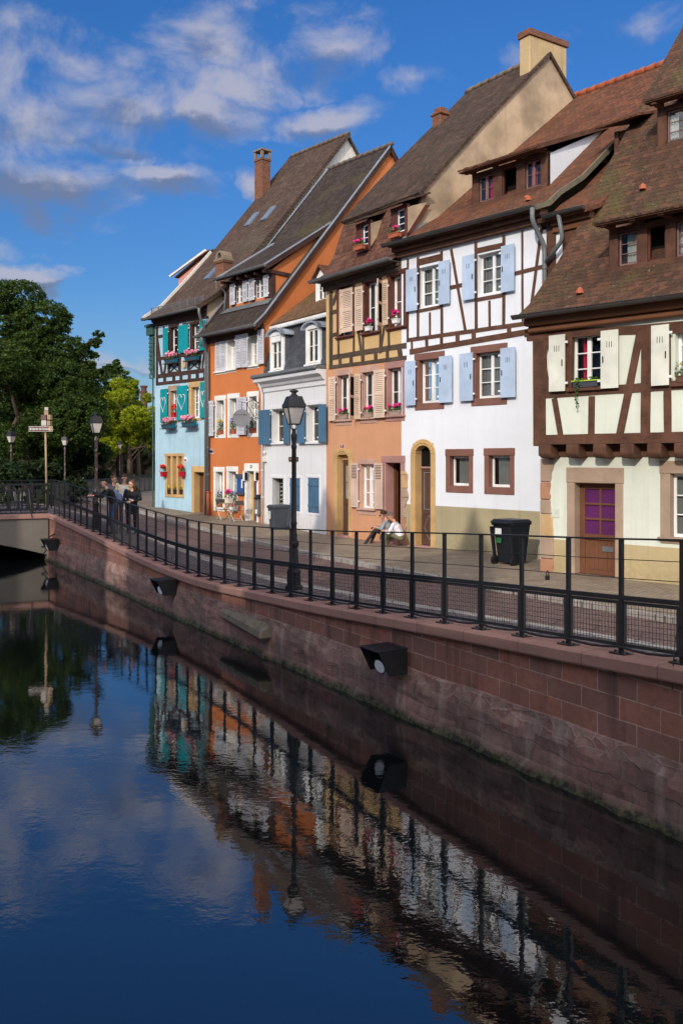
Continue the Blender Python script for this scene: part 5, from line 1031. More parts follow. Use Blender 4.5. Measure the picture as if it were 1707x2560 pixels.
poly_side(b, G, 0., 0); b.face([(SE,0,-.6),(SE,14,-.6),(SE,14,9.8),(SE,10.9,13.5),(SE,4.3,13.5),(SE,3.05,12.0),(SE,.42,9.18),(SE,0,8.9)], 2); b.face([(SE,4.3,13.5),(SE,10.9,13.5),(SE,7.6,17.4)], 3)
h.part(b, 'wall', [sky_b, M['dark'], ivw, whg, paint('plinth_stone', lin(214,198,176), .9, .4)]); h.open = []
T = [(212,230,212,820,20),(205,810,720,755,30),(205,735,720,668,38),(225,555,720,480,30),(215,215,720,130,26),(228,330,270,322,28),(214,330,262,720,16),(236,570,268,715,14),(308,560,285,710,16),(330,520,332,705,22),(440,510,440,690,26),(530,505,532,665,26),(656,480,640,655,18),(690,480,672,650,14),(330,700,445,690,18),
 (345,610,432,690,12),(345,690,432,602,12),(386,608,386,612,4),(545,585,640,660,12),(545,660,640,570,12),(368,604,345,630,9),(410,600,434,620,9),(290,745,290,800,24),(382,735,382,790,26),(455,725,455,780,26),(540,712,540,770,26),(620,700,620,760,26),(695,690,695,755,24),(480,230,478,250,10),(470,200,545,190,10),(655,150,655,160,10),(280,230,284,260,10)]
timbers(h, '2', T, M['timberB'], -.03, d=.08)
for (xl,yt,xr,yb,ht) in ((272,252,323,525,None),(428,222,480,500,None),(482,212,526,497,None),(642,172,702,476,None),(246,866,318,1202,(.36,.45)),(414,834,520,1182,(.34,.5)),(649,794,714,1160,(.34,.5))):
    r = h.rect('2',xl,yt,xr,yb,-.1); a, c, z0, z1 = r; shutter(h, a, c, z0, z1, teal, 'plain' if not ht else 'plain', -.1, flip=xl in (428,642,649), heart=ht)
b = MB(); roofprof(b, prof, -.14, SE+.12); roofprof(b, [(7.6,17.5),(14.3,9.6)], -.14, SE+.12); h.part(b, 'roof', M['tileB']); ridge(h, (0,7.6,17.52), (SE+.1,7.6,17.52), paint('grey_ridge3', lin(112,98,88), .9, .5))
b = MB()
for p, q in zip(prof[:-1], prof[1:]):
    if p[0] < 3: b.bar((-.15,p[0],p[1]+.0),(-.15,q[0],q[1]+.0),.08,.22)
h.part(b, 'white_verge_board', whg); b = MB()
for p, q in zip(prof[:-1], prof[1:]): b.bar((SE+.12,p[0],p[1]-.02),(SE+.12,q[0],q[1]-.02),.16,.16)
h.part(b, 'verge_tiles', M['tileB'])
eavebox(h, -.1, SE, -.44, 8.66, M['timberB'], d=.14, hh=.1); gutter(h, -.15, SE+.1, -.56, 8.64, M['zinc'], .085)
b = MB()
for s in [k*.6 for k in range(8)]: b.box(s-.015,s+.015,-.2,-.17,8.7,9.15)
for s in [k*.06 for k in range(72)]: b.box(s-.004,s+.004,-.19,-.18,8.85,9.12)
for z in (8.86, 9.12): b.box(-.05,4.3,-.195,-.178,z-.01,z+.01)
h.part(b, 'snow_guard', M['zinc'])
for (z,x,y) in (('1',870,700),('1',995,655),('1',570,1105)):
    q = h.R(z,x,y,*((prof[3],prof[4]) if y < 900 else (prof[1],prof[2]))); sl_ = (prof[4][1]-prof[3][1])/(prof[4][0]-prof[3][0]) if y < 900 else 1.04; b = MB(); e0, e1 = q[1]-.3, q[1]+.3; b.slab([(q[0]-.22,e0,q[2]-.3*sl_+.1),(q[0]+.22,e0,q[2]-.3*sl_+.1),(q[0]+.22,e1,q[2]+.3*sl_+.1),(q[0]-.22,e1,q[2]+.3*sl_+.1)], .12); h.part(b, 'roof_window', paint('skylight_glass', lin(110,122,136), .15, .2))
def stack(s, y, z0, z1, w, d, cap):
    b = MB(); b.box(s-w/2,s+w/2,y-d/2,y+d/2,z0,z1); b.box(s-w/2-.04,s+w/2+.04,y-d/2-.04,y+d/2+.04,z1-.12,z1-.04); c = h.part(b, 'chimney', M['brick'], bevel=.008); b = MB()
    if cap == 'open':
        for u in (-1, 1):
            for v in (-1, 1): b.box(s+u*w*.42-.06,s+u*w*.42+.06,y+v*d*.42-.06,y+v*d*.42+.06,z1,z1+.34)
        b.box(s-w/2-.06,s+w/2+.06,y-d/2-.06,y+d/2+.06,z1+.34,z1+.42); b.lathe([(.1,0),(.08,.28)],8,(s,y,z1))
    else:
        n = 9; P = [(s+w*.52*math.cos(math.pi*k/n), z1+.06+.34*math.sin(math.pi*k/n)) for k in range(n+1)]; Q = [(s+w*.25*math.cos(math.pi*k/n), z1+.06+.26*math.sin(math.pi*k/n)) for k in range(n+1)]
        for k in range(n): b.ext([P[k],P[k+1],Q[k+1],Q[k]], y-d/2, y+d/2)
        b.box(s-w/2-.05,s+w/2+.05,y-d/2-.05,y+d/2+.05,z1-.03,z1+.06)
    b.build('chimney_cap', paint('chimney_mortar', lin(140,122,104), .9, .5), c)
stack(.15, 5.75, 14.5, 16.95, .62, .5, 'open'); stack(4., .95, 9.2, 10.75, .6, .45, 'arch')
sx = h.P('2',718,800,-.12)[0]-.04; g0 = h.P('2',640,40,-.56)[0]; pipe(h, [(g0,-.56,8.56),(g0,-.56,8.35),(sx,-.14,7.6),(sx,-.14,.1)], M['zinc'], .055, rings=(7.,5.4,4.,2.6))
b = MB(); b.box(-.62,-.02,-.2,1.,8.36,8.46); b.box(-.6,-.02,-.12,.9,8.0,8.36)
for k in range(8): b.hexa([(-.58+.0*k,-.02,6.5+k*.19),(-.02,-.02,6.5+k*.19),(-.02,.9,6.5+k*.19),(-.58,.9,6.5+k*.19),(-.5,.02,6.7+k*.19),(-.02,.02,6.7+k*.19),(-.02,.86,6.7+k*.19),(-.5,.86,6.7+k*.19)])
b.hexa([(-.4,.1,6.1),(-.02,.1,6.1),(-.02,.6,6.1),(-.4,.6,6.1),(-.56,.0,6.5),(-.02,.0,6.5),(-.02,.9,6.5),(-.56,.9,6.5)]); b.tube([(-.09,-.06,7.9),(-.09,-.06,.3)],.035,6); b.tube([(-.45,.0,6.3),(-.4,-.04,6.1),(-.1,-.06,6.05)],.04,6); h.part(b, 'side_bay', paint('green_weatherboard', lin(60,92,84), .8, .6, lin(24,34,32)))
for (x,yb,w,fl,lab,y_) in ((358,600,.95,'palepink','blue trough of pale pink geraniums under the left top window of the pale blue house',-.06),(570,572,1.,'palepink','blue trough of pale pink geraniums under the right top window of the pale blue house',-.06),(330,1262,.95,'palepink','blue trough of pale pink geraniums under the left heart shutters',-.1),(540,1242,.98,'palepink','blue trough of pale pink geraniums under the right heart shutter beside the drainpipe',-.1)):
    q = h.P('2',x,yb,y_-.12); flowerbox(h, q[0], y_-.12, q[1], w*.9, paint('teal_trough', lin(24,112,140), .5), fl, lab, 'flower box', 'geranium boxes on the pale blue house', .18, .2, .2, 'leaf', 140, 12, .085, lattice=paint('trough_lattice', lin(70,48,40), .7))
for x, lab in ((278,'red hanging pot of red flowers left of the triple stone window'),(464,'red hanging pot of red flowers on the right of the triple stone window')): q = h.P('2',x,1752,-.15); flowerbox(h, q[0], -.14, q[1], .24, paint('red_pot', lin(190,24,40), .4), 'redflower', lab, 'potted plant', 'red wall pots on the pale blue house', .22, .2, .24, 'leaf', 50, 9, .06, name='potted_plant')
for i, x in enumerate((342,402,464)): q = h.P('2',x,1928,-.02); flowerbox(h, q[0], .02, q[1]+.0, .26, paint('black_pot', lin(48,46,48), .5), ('yellow','yellow','yellow')[i], 'small black pot of yellow pansies in the %s light of the triple window' % ('left','middle','right')[i], 'potted plant', 'pansy pots in the stone window', .2, .16, .14, 'leaf', 50, 4, .04, name='potted_plant')
q = h.P('2',380,1145,-.1); flowerbox(h, q[0], -.06, q[1], .22, paint('red_pot2', lin(190,24,40), .4), 'redflower', 'red pot of red flowers between the heart shutters of the pale blue house', 'potted plant', None, .2, .18, .26, 'leaf', 40, 9, .06, name='potted_plant')
q = h.rect('2',476,578,506,648,-.05); b = MB(); b.box(q[0],q[1],-.07,-.05,q[2],q[3]); h.part(b, 'painted_board', paint('tan_board', lin(214,176,130), .7, .5, lin(150,80,60)))
q = h.rect('2',490,1550,518,1605,-.02); b = MB(); b.box(q[0],q[1],-.03,0,q[2],q[3]); n_ = h.part(b, 'notice_board', M['white']); b = MB(); b.box(q[0]+.03,q[1]-.03,-.034,-.03,q[2]+.04,q[2]+.12); b.box(q[0]+.03,q[1]-.03,-.034,-.03,q[3]-.14,q[3]-.1); b.build('notice_print', paint('red_print', lin(170,70,60), .6), n_)
# the pink gable behind
hp = start(House((-9.4,47.5), 38, 1.3), 'gabled_house', 'pink gable with white verge peeping from behind the pale blue house')
h = hp; hp.root.name = 'pink_house'
a = h.P('1',330,1200,0); t = h.P('1',690,755,4.)
b = MB(); s0 = h.P('1',322,1130,0)[0]; z0 = h.P('1',322,1132,0)[1]+.3; s1 = h.P('1',545,960,0)[0]; z1 = h.P('1',545,945,0)[1]
b.mesh([(s0,0,-.3),(s0+6,0,-.3),(s0+6,0,z1),(s1,0,z1),(s0,0,z0-.3),(s0,5,-.3),(s0+6,5,-.3),(s0+6,5,z1),(s1,5,z1),(s0,5,z0-.3)], [(0,1,2,3,4),(5,6,7,8,9),(0,4,9,5),(1,2,7,6)]); h.part(b, 'wall', plaster('pink_plaster', lin(214,150,138)))
b = MB(); sm = h.P('1',285,1125,0)
b.bar((sm[0],-.25,sm[1]),(s1+.1,-.25,z1+.1),.1,.1); h.part(b, 'white_verge_board', whg); b = MB(); b.slab([(s0-.1,-.2,z0-.26),(s1+.1,-.2,z1+.1),(s1+.1,5,z1+.1),(s0-.1,5,z0-.26)], .05); b.slab([(s1+.1,-.2,z1+.1),(s0+6,-.2,z1+.06),(s0+6,5,z1+.06),(s1+.1,5,z1+.1)], .05); h.part(b, 'roof', M['tileB'])
# ------------------------------------------------------------------ houses across the water, behind the photographer's left (they shade the street)
for i, (x, y, z, tt, mt, lab, w) in enumerate(((-5.5,37.5,2.15,33,org,'orange rendered house on the opposite bank',5.2),(-.7,30.3,2.75,33,peach,'peach rendered house on the opposite bank',4.6),(3.35,24.5,2.45,32.5,cream,'cream rendered house on the opposite bank',4.2),(-10.8,43.,1.9,33,sky_b,'pale blue rendered house on the opposite bank',6.))):
    sx, sy = -math.sin(rad(AZ)), -math.cos(rad(AZ)); P = (x+sx*tt, y+sy*tt, z+tt*math.tan(rad(EL)))
    r = empty('gabled_house', (P[0],P[1],1.3), -rad(AZ), lab, 'house', 'houses on the opposite bank'); zr = P[2]-1.3; ze = zr-4.6
    b = MB(); b.mesh([(-w/2,0,-.5),(w/2,0,-.5),(w/2,0,ze),(0,0,zr-.2),(-w/2,0,ze)]+[(-w/2,-9,-.5),(w/2,-9,-.5),(w/2,-9,ze),(0,-9,zr-.2),(-w/2,-9,ze)], [(0,1,2,3,4),(5,6,7,8,9),(1,6,7,2),(0,4,9,5)]); b.build('wall', mt, r)
    b = MB()
    for q in (-1, 1): b.slab([(0,.2,zr),(q*(w/2+.3),.2,ze-.5),(q*(w/2+.3),-9.2,ze-.5),(0,-9.2,zr)], .14)
    b.build('roof', M['tileB'], r)
    for k in range(3):
        for q in (-1, 1): b = MB(); c = q*w*.24; b.box(c-.4,c+.4,-.0,.05,2.+k*3,3.5+k*3); f = b.build('window', M['white'], r); b = MB(); b.box(c-.34,c+.34,.05,.055,2.06+k*3,3.44+k*3); b.build('pane', M['dark'], f)

# a long lower block, added out of view to shade the quay and road
e0 = Vector((-27,14)); e1 = Vector((3.,-24)); dd_ = (e1-e0); L = dd_.length; r = empty('shade_block', (e0.x,e0.y,1.3), math.atan2(dd_.y,dd_.x), 'long unseen roofed block added on the opposite bank to shade the quay and road', 'house'); zr = BLK-1.3
b = MB(); b.mesh([(x,y,z) for x in (0,L) for y, z in ((0,-.5),(0,zr-4),(-3.5,zr-.2),(-7,zr-4),(-7,-.5))], [(0,1,2,3,4),(5,6,7,8,9),(0,1,6,5),(4,3,8,9)]); b.build('wall', gab, r)
b = MB()
for q in (1, -1): b.slab([(-.2,-3.5,zr),(L+.2,-3.5,zr),(L+.2,-3.5+q*4,zr-4.5),(-.2,-3.5+q*4,zr-4.5)], .14)
b.build('roof', M['tileB'], r)
for k in range(16): b = MB(); x = 1.5+k*L/17; b.box(x-.4,x+.4,0,.05,4.,5.6); f = b.build('window', M['white'], r); b = MB(); b.box(x-.34,x+.34,.05,.055,4.06,5.54); b.build('pane', M['dark'], f)
rows = []
b = MB()
for y0, y1 in zip(range(33,-12,-3), range(30,-15,-3)):
    p, q = gp2(y0,-12.2), gp2(y1,-12.2); b.face([(p.x,p.y,-.6),(q.x,q.y,-.6),(q.x,q.y,1.5),(p.x,p.y,1.5)]); n_ = (gpt(y0,0)-gpt(y0,1)); n_.z = 0; b.face([(p.x,p.y,1.505),(q.x,q.y,1.505),(q.x+n_.x*.5,q.y+n_.y*.5,1.505),(p.x+n_.x*.5,p.y+n_.y*.5,1.505)])
tag(b.build('opposite_quay_wall', M['ashlar'], recalc=False), 'red sandstone canal wall of the opposite bank', 'wall')
# ------------------------------------------------------------------ quayside railing
def qpos(x, w=.18):
    lo, hi = 3, 40
    for _ in range(50):
        m = (lo+hi)/2
        if (qx(m)+.86*w)/(m+.5*w) > (x-XC)/FP: lo = m
        else: hi = m
    return m
def qpt(y, w):
    t = Vector((qx(y-.2)-qx(y+.2), -.4)).normalized(); return Vector((qx(y)-t.y*w, y+t.x*w, cz(y)))
fy = [qpos(x*1.0887) for x in (1565,1425,1304,1197,1104,1020,946,879,818,763,713,668,625,584,549,516,485,457,431,406,381,358,337)]
while fy[-1] < 32.6: fy.append(fy[-1]+.664)
while fy[0] > 5.5: fy.insert(0, fy[0]-.69)
fp = [qpt(y, .18) for y in fy]; FH = 1.22
fence = empty('quay_railing', fp[10], 0, 'long black iron railing with mesh panels and wires standing on the canal wall', 'railing'); fo = fp[10]
U = Vector((0,0,1))
post0 = None
for i, p in enumerate(fp):
    d = (fp[min(i+1,len(fp)-1)]-fp[max(i-1,0)]); d.z = 0; d.normalize(); a = math.atan2(d.y, d.x)
    if post0 is None:
        b = MB(); b.box(-.022,.022,-.02,.02,.012,FH); b.box(-.11,.11,-.075,.075,0,.014)
        for u in (-.085,.085): b.lathe([(.014,.014),(.014,.03)],6,(u,0,0))
        post0 = b.build('post', M['iron'], fence); o = post0
    else: o = post0.copy(); COL.objects.link(o); o.parent = fence
    o.location = p-fo; o.rotation_euler = (0,0,a)
def rail(name, z0, w, h_):
    b = MB()
    for p, q in zip(fp, fp[1:]): b.bar(p-fo+U*z0, q-fo+U*z0, w, h_)
    return b.build(name, M['iron'], fence)
rail('top_rail', FH+.008, .05, .018); rail('mid_rail', .6, .045, .05); rail('wire', .81, .008, .008); rail('wire', 1.01, .008, .008)
for p, q in zip(fp, fp[1:]):
    b = MB(); d = q-p; L = d.length; e = d.normalized(); p, q = p-fo, q-fo
    for z in (.1, .55): b.bar(p+U*z+e*.03, q+U*z-e*.03, .03, .035)
    for s in (.05, L-.05): b.bar(p+e*s+U*.1, p+e*s+U*.55, .03, .034)
    n = int(L/.045)
    for k in range(1, n): b.bar(p+e*(L*k/n)+U*.1, p+e*(L*k/n)+U*.55, .004, .004)
    for k in range(1, 8): b.bar(p+e*.03+U*(.1+.45*k/8), q-e*.03+U*(.1+.45*k/8), .004, .004)
    b.build('mesh_panel', M['iron'], fence)
cab = empty('power_cable', fp[10], 0, 'black cable tied along the foot of the quay railing with loose ends', 'cable'); b = MB(); P = []
for p, q in zip(fp, fp[1:]):
    for k in range(4): f = k/4; P.append(p+(q-p)*f-fo+U*(.085-.03*math.sin(math.pi*f))+Vector((-.04,-.03,0)))
b.tube(P, .014, 6); b.build('cable_run', M['iron'], cab, smooth=True)
for i in (2, 6, 14, 25):
    b = MB(); p = fp[i]-fo; b.tube([p+Vector((.02,-.04,.3)),p+Vector((-.06,-.06,.42)),p+Vector((-.1,-.08,.25)),p+Vector((-.14,-.12,-.05)),p+Vector((-.16,-.16,-.22))], .006, 5); b.build('loose_end', M['iron'], cab, smooth=True)
# ------------------------------------------------------------------ bridge railing
br = empty('bridge_railing', bro.location+Vector((0,0,1.665)), bro.rotation_euler.z, 'ornate dark cast iron balustrade with arched openings along the far bridge', 'railing')
b = MB(); L = 8.; y = .2; b.box(-L,0,y-.05,y+.05,1.02,1.09); b.box(-L,0,y-.03,y+.03,.84,.88); b.box(-L,0,y-.03,y+.03,.12,.2); b.box(-L,0,y-.025,y+.025,.02,.05); b.build('rail', M['iron'], br)
b = MB(); n = 24
for k in range(n+1):
    x = -L*k/n; b.box(x-.05,x+.05,y-.03,y+.03,.2,.84); b.box(x-.07,x+.07,y-.04,y+.04,.78,.84); b.box(x-.065,x+.065,y-.04,y+.04,.2,.26)
    if k < n:
        m = x-L/n/2; b.tube([(m+.115*math.cos(a),y,.72+.11*math.sin(a)) for a in [math.pi*j/8 for j in range(9)]], .016, 5); b.lathe([(.04,0),(.04,.12)],6,(m,y,.88)); b.tube([(m+.1*math.cos(a),y,.12-.08*math.sin(a)) for a in [math.pi*j/6 for j in range(7)]], .012, 5)
b.build('balustrade_panel', M['iron'], br)
for x in (-.55, -2.75, -5.):
    b = MB(); b.box(x-.05,x+.05,y-.06,y+.06,0,1.14); b.tube([(x-.02,-.08,-.12),(x-.06,-.03,.3),(x-.1,y-.04,.9)], .02, 6); b.build('stay', M['iron'], br)
b = MB(); b.box(-2.35,-1.6,.42,.85,0,.9); b.box(-2.4,-1.55,.4,.87,.9,.95); tag(b.build('planter_case', M['iron'], None, br.matrix_basis @ Vector((0,0,0)), br.rotation_euler.z), 'dark case standing behind the bridge balustrade', 'case')
# far railing of the street beyond
def simple_rail(name, pts, hgt, gap, label):
    t = empty(name, pts[0], 0, label, 'railing'); o = Vector(pts[0]); b = MB(); c = MB()
    for p, q in zip(pts, pts[1:]):
        p, q = Vector(p)-o, Vector(q)-o; L = (q-p).length; n = int(L/gap)
        for z in (hgt, .12): b.bar(p+U*z, q+U*z, .045, .04)
        for k in range(n+1): c.bar(p+(q-p)*k/n, p+(q-p)*k/n+U*hgt, .018 if k % 8 else .05, .018 if k % 8 else .05)
    b.build('rail', M['iron'], t); c.build('railing_bars', M['iron'], t)
simple_rail('street_railing', [at(128,1207,40)-U*1.1, at(250,1197,50)-U*1.1, at(392,1187,62)-U*1.05], 1.08, .14, 'plain dark bar railing in front of the far trees')
simple_rail('street_railing', [Vector((-25,36.5,1.6)), Vector((-15.2,36.8,1.6)), Vector((-11.9,38.3,1.6))], 1.15, .14, 'thin railing along the further side of the bridge')
# ------------------------------------------------------------------ street lamps
M['lampglass'] = paint('frosted_lamp_glass', lin(206,196,186), .35, .15); M['lampiron'] = paint('lamp_iron', (.014,.013,.014,1), .5, .4, (.06,.05,.045,1)); M['flakyiron'] = paint('flaking_lamp_paint', lin(88,70,68), .6, .9, lin(205,200,196), bst=.5)
def SQ(b, k, how):
    """slim a lamp part; 'p' stretches the shaft, 'l' shrinks the lantern toward its finial"""
    f = {None: lambda z: z, 'p': lambda z: .93+(z-.93)*1.17, 'l': lambda z: 3.87-(3.87-z)*.7}[how]
    b.v = [(x*k, y*k, f(z)) for x, y, z in b.v]
def make_lamp(loc, rot, label, post=M['lampiron']):
    t = empty('street_lamp', loc, rot, label, 'street lamp', 'lantern street lamps'); b = MB()
    b.lathe([(.24,0),(.24,.06),(.19,.09),(.185,.3),(.2,.34),(.15,.4),(.1,.8),(.13,.84),(.14,.9),(.1,.95)], 8); SQ(b, .74, None); b.build('base', M['lampiron'], t)
    b = MB(); b.lathe([(.1,.93),(.075,.98),(.085,1.03),(.07,1.08),(.068,1.2),(.085,1.22),(.066,1.26),(.06,2.45),(.075,2.47),(.075,2.5),(.058,2.53),(.075,2.62),(.08,2.68),(.055,2.72),(.055,2.79)], 12); SQ(b, .76, 'p'); b.build('post', post, t, smooth=True)
    b = MB()
    for k in range(4): a = math.pi/2*k+math.pi/4; c, s = math.cos(a), math.sin(a); b.tube([(c*.04,s*.04,2.74),(c*.09,s*.09,2.78),(c*.1,s*.1,2.86),(c*.185,s*.185,2.92)], .014, 5)
    SQ(b, .69, 'l'); b.build('cradle', M['lampiron'], t, smooth=True)
    b = MB(); q = 2**.5
    for k in range(4):
        a = math.pi/2*k+math.pi/4; c, s = math.cos(a), math.sin(a); b.bar((c*.19,s*.19,2.9),(c*.345,s*.345,3.36),.026,.026); b.ball((c*.35,s*.35,3.4),.03,6); b.bar((c*.35,s*.35,3.37),(c*.37,s*.37,3.46),.02,.02)
    for r0, z in ((.19,2.9),(.35,3.37)):
        for k in range(4): a, e = math.pi/2*k+math.pi/4, math.pi/2*(k+1)+math.pi/4; b.bar((math.cos(a)*r0,math.sin(a)*r0,z),(math.cos(e)*r0,math.sin(e)*r0,z),.03,.03)
    SQ(b, .69, 'l'); b.build('lantern_frame', M['lampiron'], t)
    b = MB(); b.lathe([(.18,2.91),(.335,3.35)], 4, rot=math.pi/4); SQ(b, .69, 'l'); b.build('lantern_glass', M['lampglass'], t)
    b = MB(); b.lathe([(.4,3.37),(.38,3.4),(.26,3.66),(.24,3.67)], 4, rot=math.pi/4)
    b.lathe([(.14,3.66),(.11,3.7),(.075,3.72),(.07,3.77),(.13,3.8),(.12,3.83),(.03,3.87)], 10); SQ(b, .69, 'l'); b.build('lantern_roof', M['lampiron'], t)
    return t
zl = 3.67-328*16.9/2300
l1 = make_lamp(at(735,1473,16.9), .35, 'nearest black lantern lamp post rising behind the railing before the grey mansard house'); l1.scale = (.95,.95,.95)
l2 = make_lamp(at(241,1328,29.), .5, 'lamp post with flaking paint beside the group of people by the railing', M['flakyiron']); l2.scale = (.97,.97,.97)
for (x, y, Y, lab) in ((29,1224,45,'leftmost lamp post behind the bridge balustrade'),(163,1236,55,'slim distant lamp post between the signpost and the flaking lamp'),(300,1222,74,'smallest distant lamp before the yellow green tree')):
    c = copytree(l2); c.location = at(x,y,Y); c.location.z = 1.4; c['label'] = lab; c.scale = (.95,.95,.95); c.rotation_euler.z = .3+x
# ------------------------------------------------------------------ signpost
t = empty('signpost', at(118,1281,33.3), 0, 'slim cream signpost with a brown arrow sign at the corner of the bridge', 'signpost'); o = t.location
M['cream_metal'] = paint('cream_metal', lin(160,138,108,.9), .5, .2); M['brownsign'] = paint('brown_sign', lin(92,62,56,1.2), .5, .15); M['greysign'] = paint('grey_sign', lin(176,170,164,1.), .5, .2)
b = MB(); b.tube([(0,0,0),(-.06,0,3.5)], .036, 10); b.build('pole', M['cream_metal'], t, smooth=True)
K = 33.3/2300; sx = lambda x: (x-118)*K; sz = lambda y: (1281-y)*K
b = MB(); b.box(sx(75),sx(134),-.09,-.06,sz(1079),sz(1066)); a_ = b.build('arrow_sign', M['greysign'], t); b = MB(); b.box(sx(75)+.02,sx(134)-.02,-.096,-.09,sz(1079)+.02,sz(1066)-.02); b.build('sign_face', M['brownsign'], a_)
b = MB(); cx, czz = sx(80.5), sz(1072.5); b.bar((cx-.035,-.1,czz),(cx+.05,-.1,czz),.004,.016,0,(0,0,1)); b.bar((cx-.04,-.1,czz),(cx,-.1,czz+.04),.004,.018,0,(0,0,1)); b.bar((cx-.04,-.1,czz),(cx,-.1,czz-.04),.004,.018,0,(0,0,1)); b.build('arrow', M['white'], a_)
text_obj('Quartier des Tanneurs', 'lettering', M['white'], a_, (sx(104.5),-.099,czz), .082, (rad(90),0,0), .002, sx=.82, bold=.002)
b = MB(); b.box(sx(125),sx(132.5),-.1,-.096,sz(1077),sz(1068)); b.build('pictogram', paint('pictogram', lin(190,150,100,1.1), .5, .6, lin(90,70,50)), a_)
for (x0,x1,y0,y1,m,rot) in ((104,117,1037,1050,'brownsign',0),(105,117,1051,1064,'greysign',0),(120,128,1037,1049,'cream_metal',1),(119,127,1052,1064,'cream_metal',1),(113,122,1018,1027,'greysign',0),(112,122,1026,1037,'cream_metal',0)):
    b = MB(); b.box(sx(x0),sx(x1),-.04-.02*rot,-.01+.2*rot,sz(y1),sz(y0)); b.build('finger_sign', M[m], t)
# ------------------------------------------------------------------ floodlights on the canal wall
def floodlight(y, z, label, sc=1.):
    p = qpt(y, -.06); tt = Vector((qx(y-.2)-qx(y+.2), -.4)).normalized()
    t = empty('floodlight', (p.x,p.y,z), math.atan2(tt.y,tt.x), label, 'floodlight', 'boxed floodlights on the canal wall'); t.scale = (sc,)*3
    # local x runs toward the camera along the wall, y landward, box sticks out to -y, open toward -x
    b = MB(); D = .46; Hh = .36; w = .012; X = .25
    side = [(0,0),(0,Hh),(-D,Hh*.97),(-D*.62,0)]
    for x in (-X, X): b.mesh([(x-w/2,y_,z_) for y_, z_ in side]+[(x+w/2,y_,z_) for y_, z_ in side], [(0,1,2,3),(7,6,5,4),(0,4,5,1),(1,5,6,2),(2,6,7,3),(3,7,4,0)])
    b.slab([(-X-.01,.02,Hh+.01),(X+.01,.02,Hh+.01),(X+.01,-D-.02,Hh*.97+.01),(-X-.01,-D-.02,Hh*.97+.01)], w); b.box(-X,X,.0,.02,0,Hh); b.build('housing', M['iron'], t)
    L0 = Vector((.0,-.12,.16)); L1 = Vector((.03,-.3,.1)); e = (L1-L0).normalized()
    b = MB(); b.tube([L0, L1], [.08,.115], 16); b.build('lamp_body', M['iron'], t, smooth=True); b = MB(); b.tube([L1, L1+e*.012], [.1,.092], 16); b.build('lens', paint('floodlight_lens', lin(200,206,214,1.2), .3, .4, lin(120,126,134)), t)
    return t
floodlight(qpos(970,-.2), .62, 'largest floodlight box in the middle of the canal wall')
floodlight(qpos(416,-.2), .52, 'floodlight box on the canal wall left of the jutting stone', .98)
floodlight(qpos(124,-.3), .5, 'floodlight box at the corner of the bridge arch with cables', 1.05)
y = qpos(150); t = empty('cable_loop', qpt(y,-.1), 0, 'coiled black cable hanging beside the bridge floodlight', 'cable'); b = MB(); zz = -1.0
b.tube([(-.7,.8,-1.15),(-.4,.6,-1.1),(-.2,.35,-.75),(.1,.1,-.62),(.45,-.15,-.78),(.75,-.4,-.82)], .022, 6); b.tube([(.6,-.3,-.8),(.45,-.2,-.55),(.5,-.22,-.38),(.62,-.3,-.36),(.72,-.36,-.5),(.68,-.33,-.85),(.55,-.25,-1.15)], .012, 6); b.tube([(-.5,.6,-1.4),(-.1,.3,-1.),(.2,.05,-.72)], .018, 6); b.build('cable', M['iron'], t, smooth=True)
# the jutting old stone in the wall
y = qpos(650); p = qpt(y, 0); tt = Vector((qx(y-.2)-qx(y+.2), -.4)).normalized()
b = MB(); b.hexa([(-1.35,-.12,.42),(1.,-.3,.36),(1.0,.1,.36),(-1.35,.1,.42),(-1.35,-.1,.6),(1.0,-.28,.56),(1.0,.1,.64),(-1.35,.1,.64)])
o = b.build('ledge_stone', paint('mossy_stone', lin(104,96,84,1.1), .9, .8, lin(56,52,44,1.), bst=.6), None, (p.x,p.y,0), math.atan2(tt.y,tt.x), bevel=.04); tag(o, 'long mossy stone ledge jutting from the canal wall above the water', 'stone ledge')
# ------------------------------------------------------------------ wheelie bins
def bin_(loc, rz, sc, col, label, lid=None):
    t = empty('wheelie_bin', loc, rz, label, 'bin', 'wheelie bins'); t.scale = (sc,)*3; m = paint('bin_plastic', col, .45, .2, sc_(col,.7))
    b = MB(); b.hexa([(-.22,-.27,.05),(.22,-.27,.05),(.22,.2,.05),(-.22,.2,.05),(-.29,-.36,.98),(.29,-.36,.98),(.29,.33,.98),(-.29,.33,.98)]); b.box(-.31,.31,-.38,.36,.93,.99); b.hexa([(-.2,-.3,.12),(.2,-.3,.12),(.2,-.26,.12),(-.2,-.26,.12),(-.24,-.355,.8),(.24,-.355,.8),(.24,-.32,.8),(-.24,-.32,.8)])
    for s in (-1, 1): b.hexa([(s*.26,.18,.1),(s*.3,.18,.1),(s*.3,.3,.1),(s*.26,.3,.1),(s*.27,.3,.9),(s*.3,.3,.9),(s*.3,.44,.9),(s*.27,.44,.9)])
    b.build('body', m, t, bevel=.02)
    b = MB(); b.hexa([(-.32,-.4,.99),(.32,-.4,.99),(.32,.4,.99),(-.32,.4,.99),(-.27,-.33,1.06),(.27,-.33,1.06),(.27,.33,1.07),(-.27,.33,1.07)]); b.tube([(-.22,.46,1.0),(.22,.46,1.0)], .018, 8)
    for s in (-.22,.22): b.tube([(s,.38,.97),(s,.46,1.)], .016, 6)
    b.build('lid', m, t, bevel=.02)
    for s in (-1, 1):
        b = MB(); b.tube([(s*.24,.26,.11),(s*.31,.26,.11)], .11, 16); b.tube([(s*.305,.26,.11),(s*.318,.26,.11)], .05, 10); b.build('wheel', M['iron'], t)
    return t
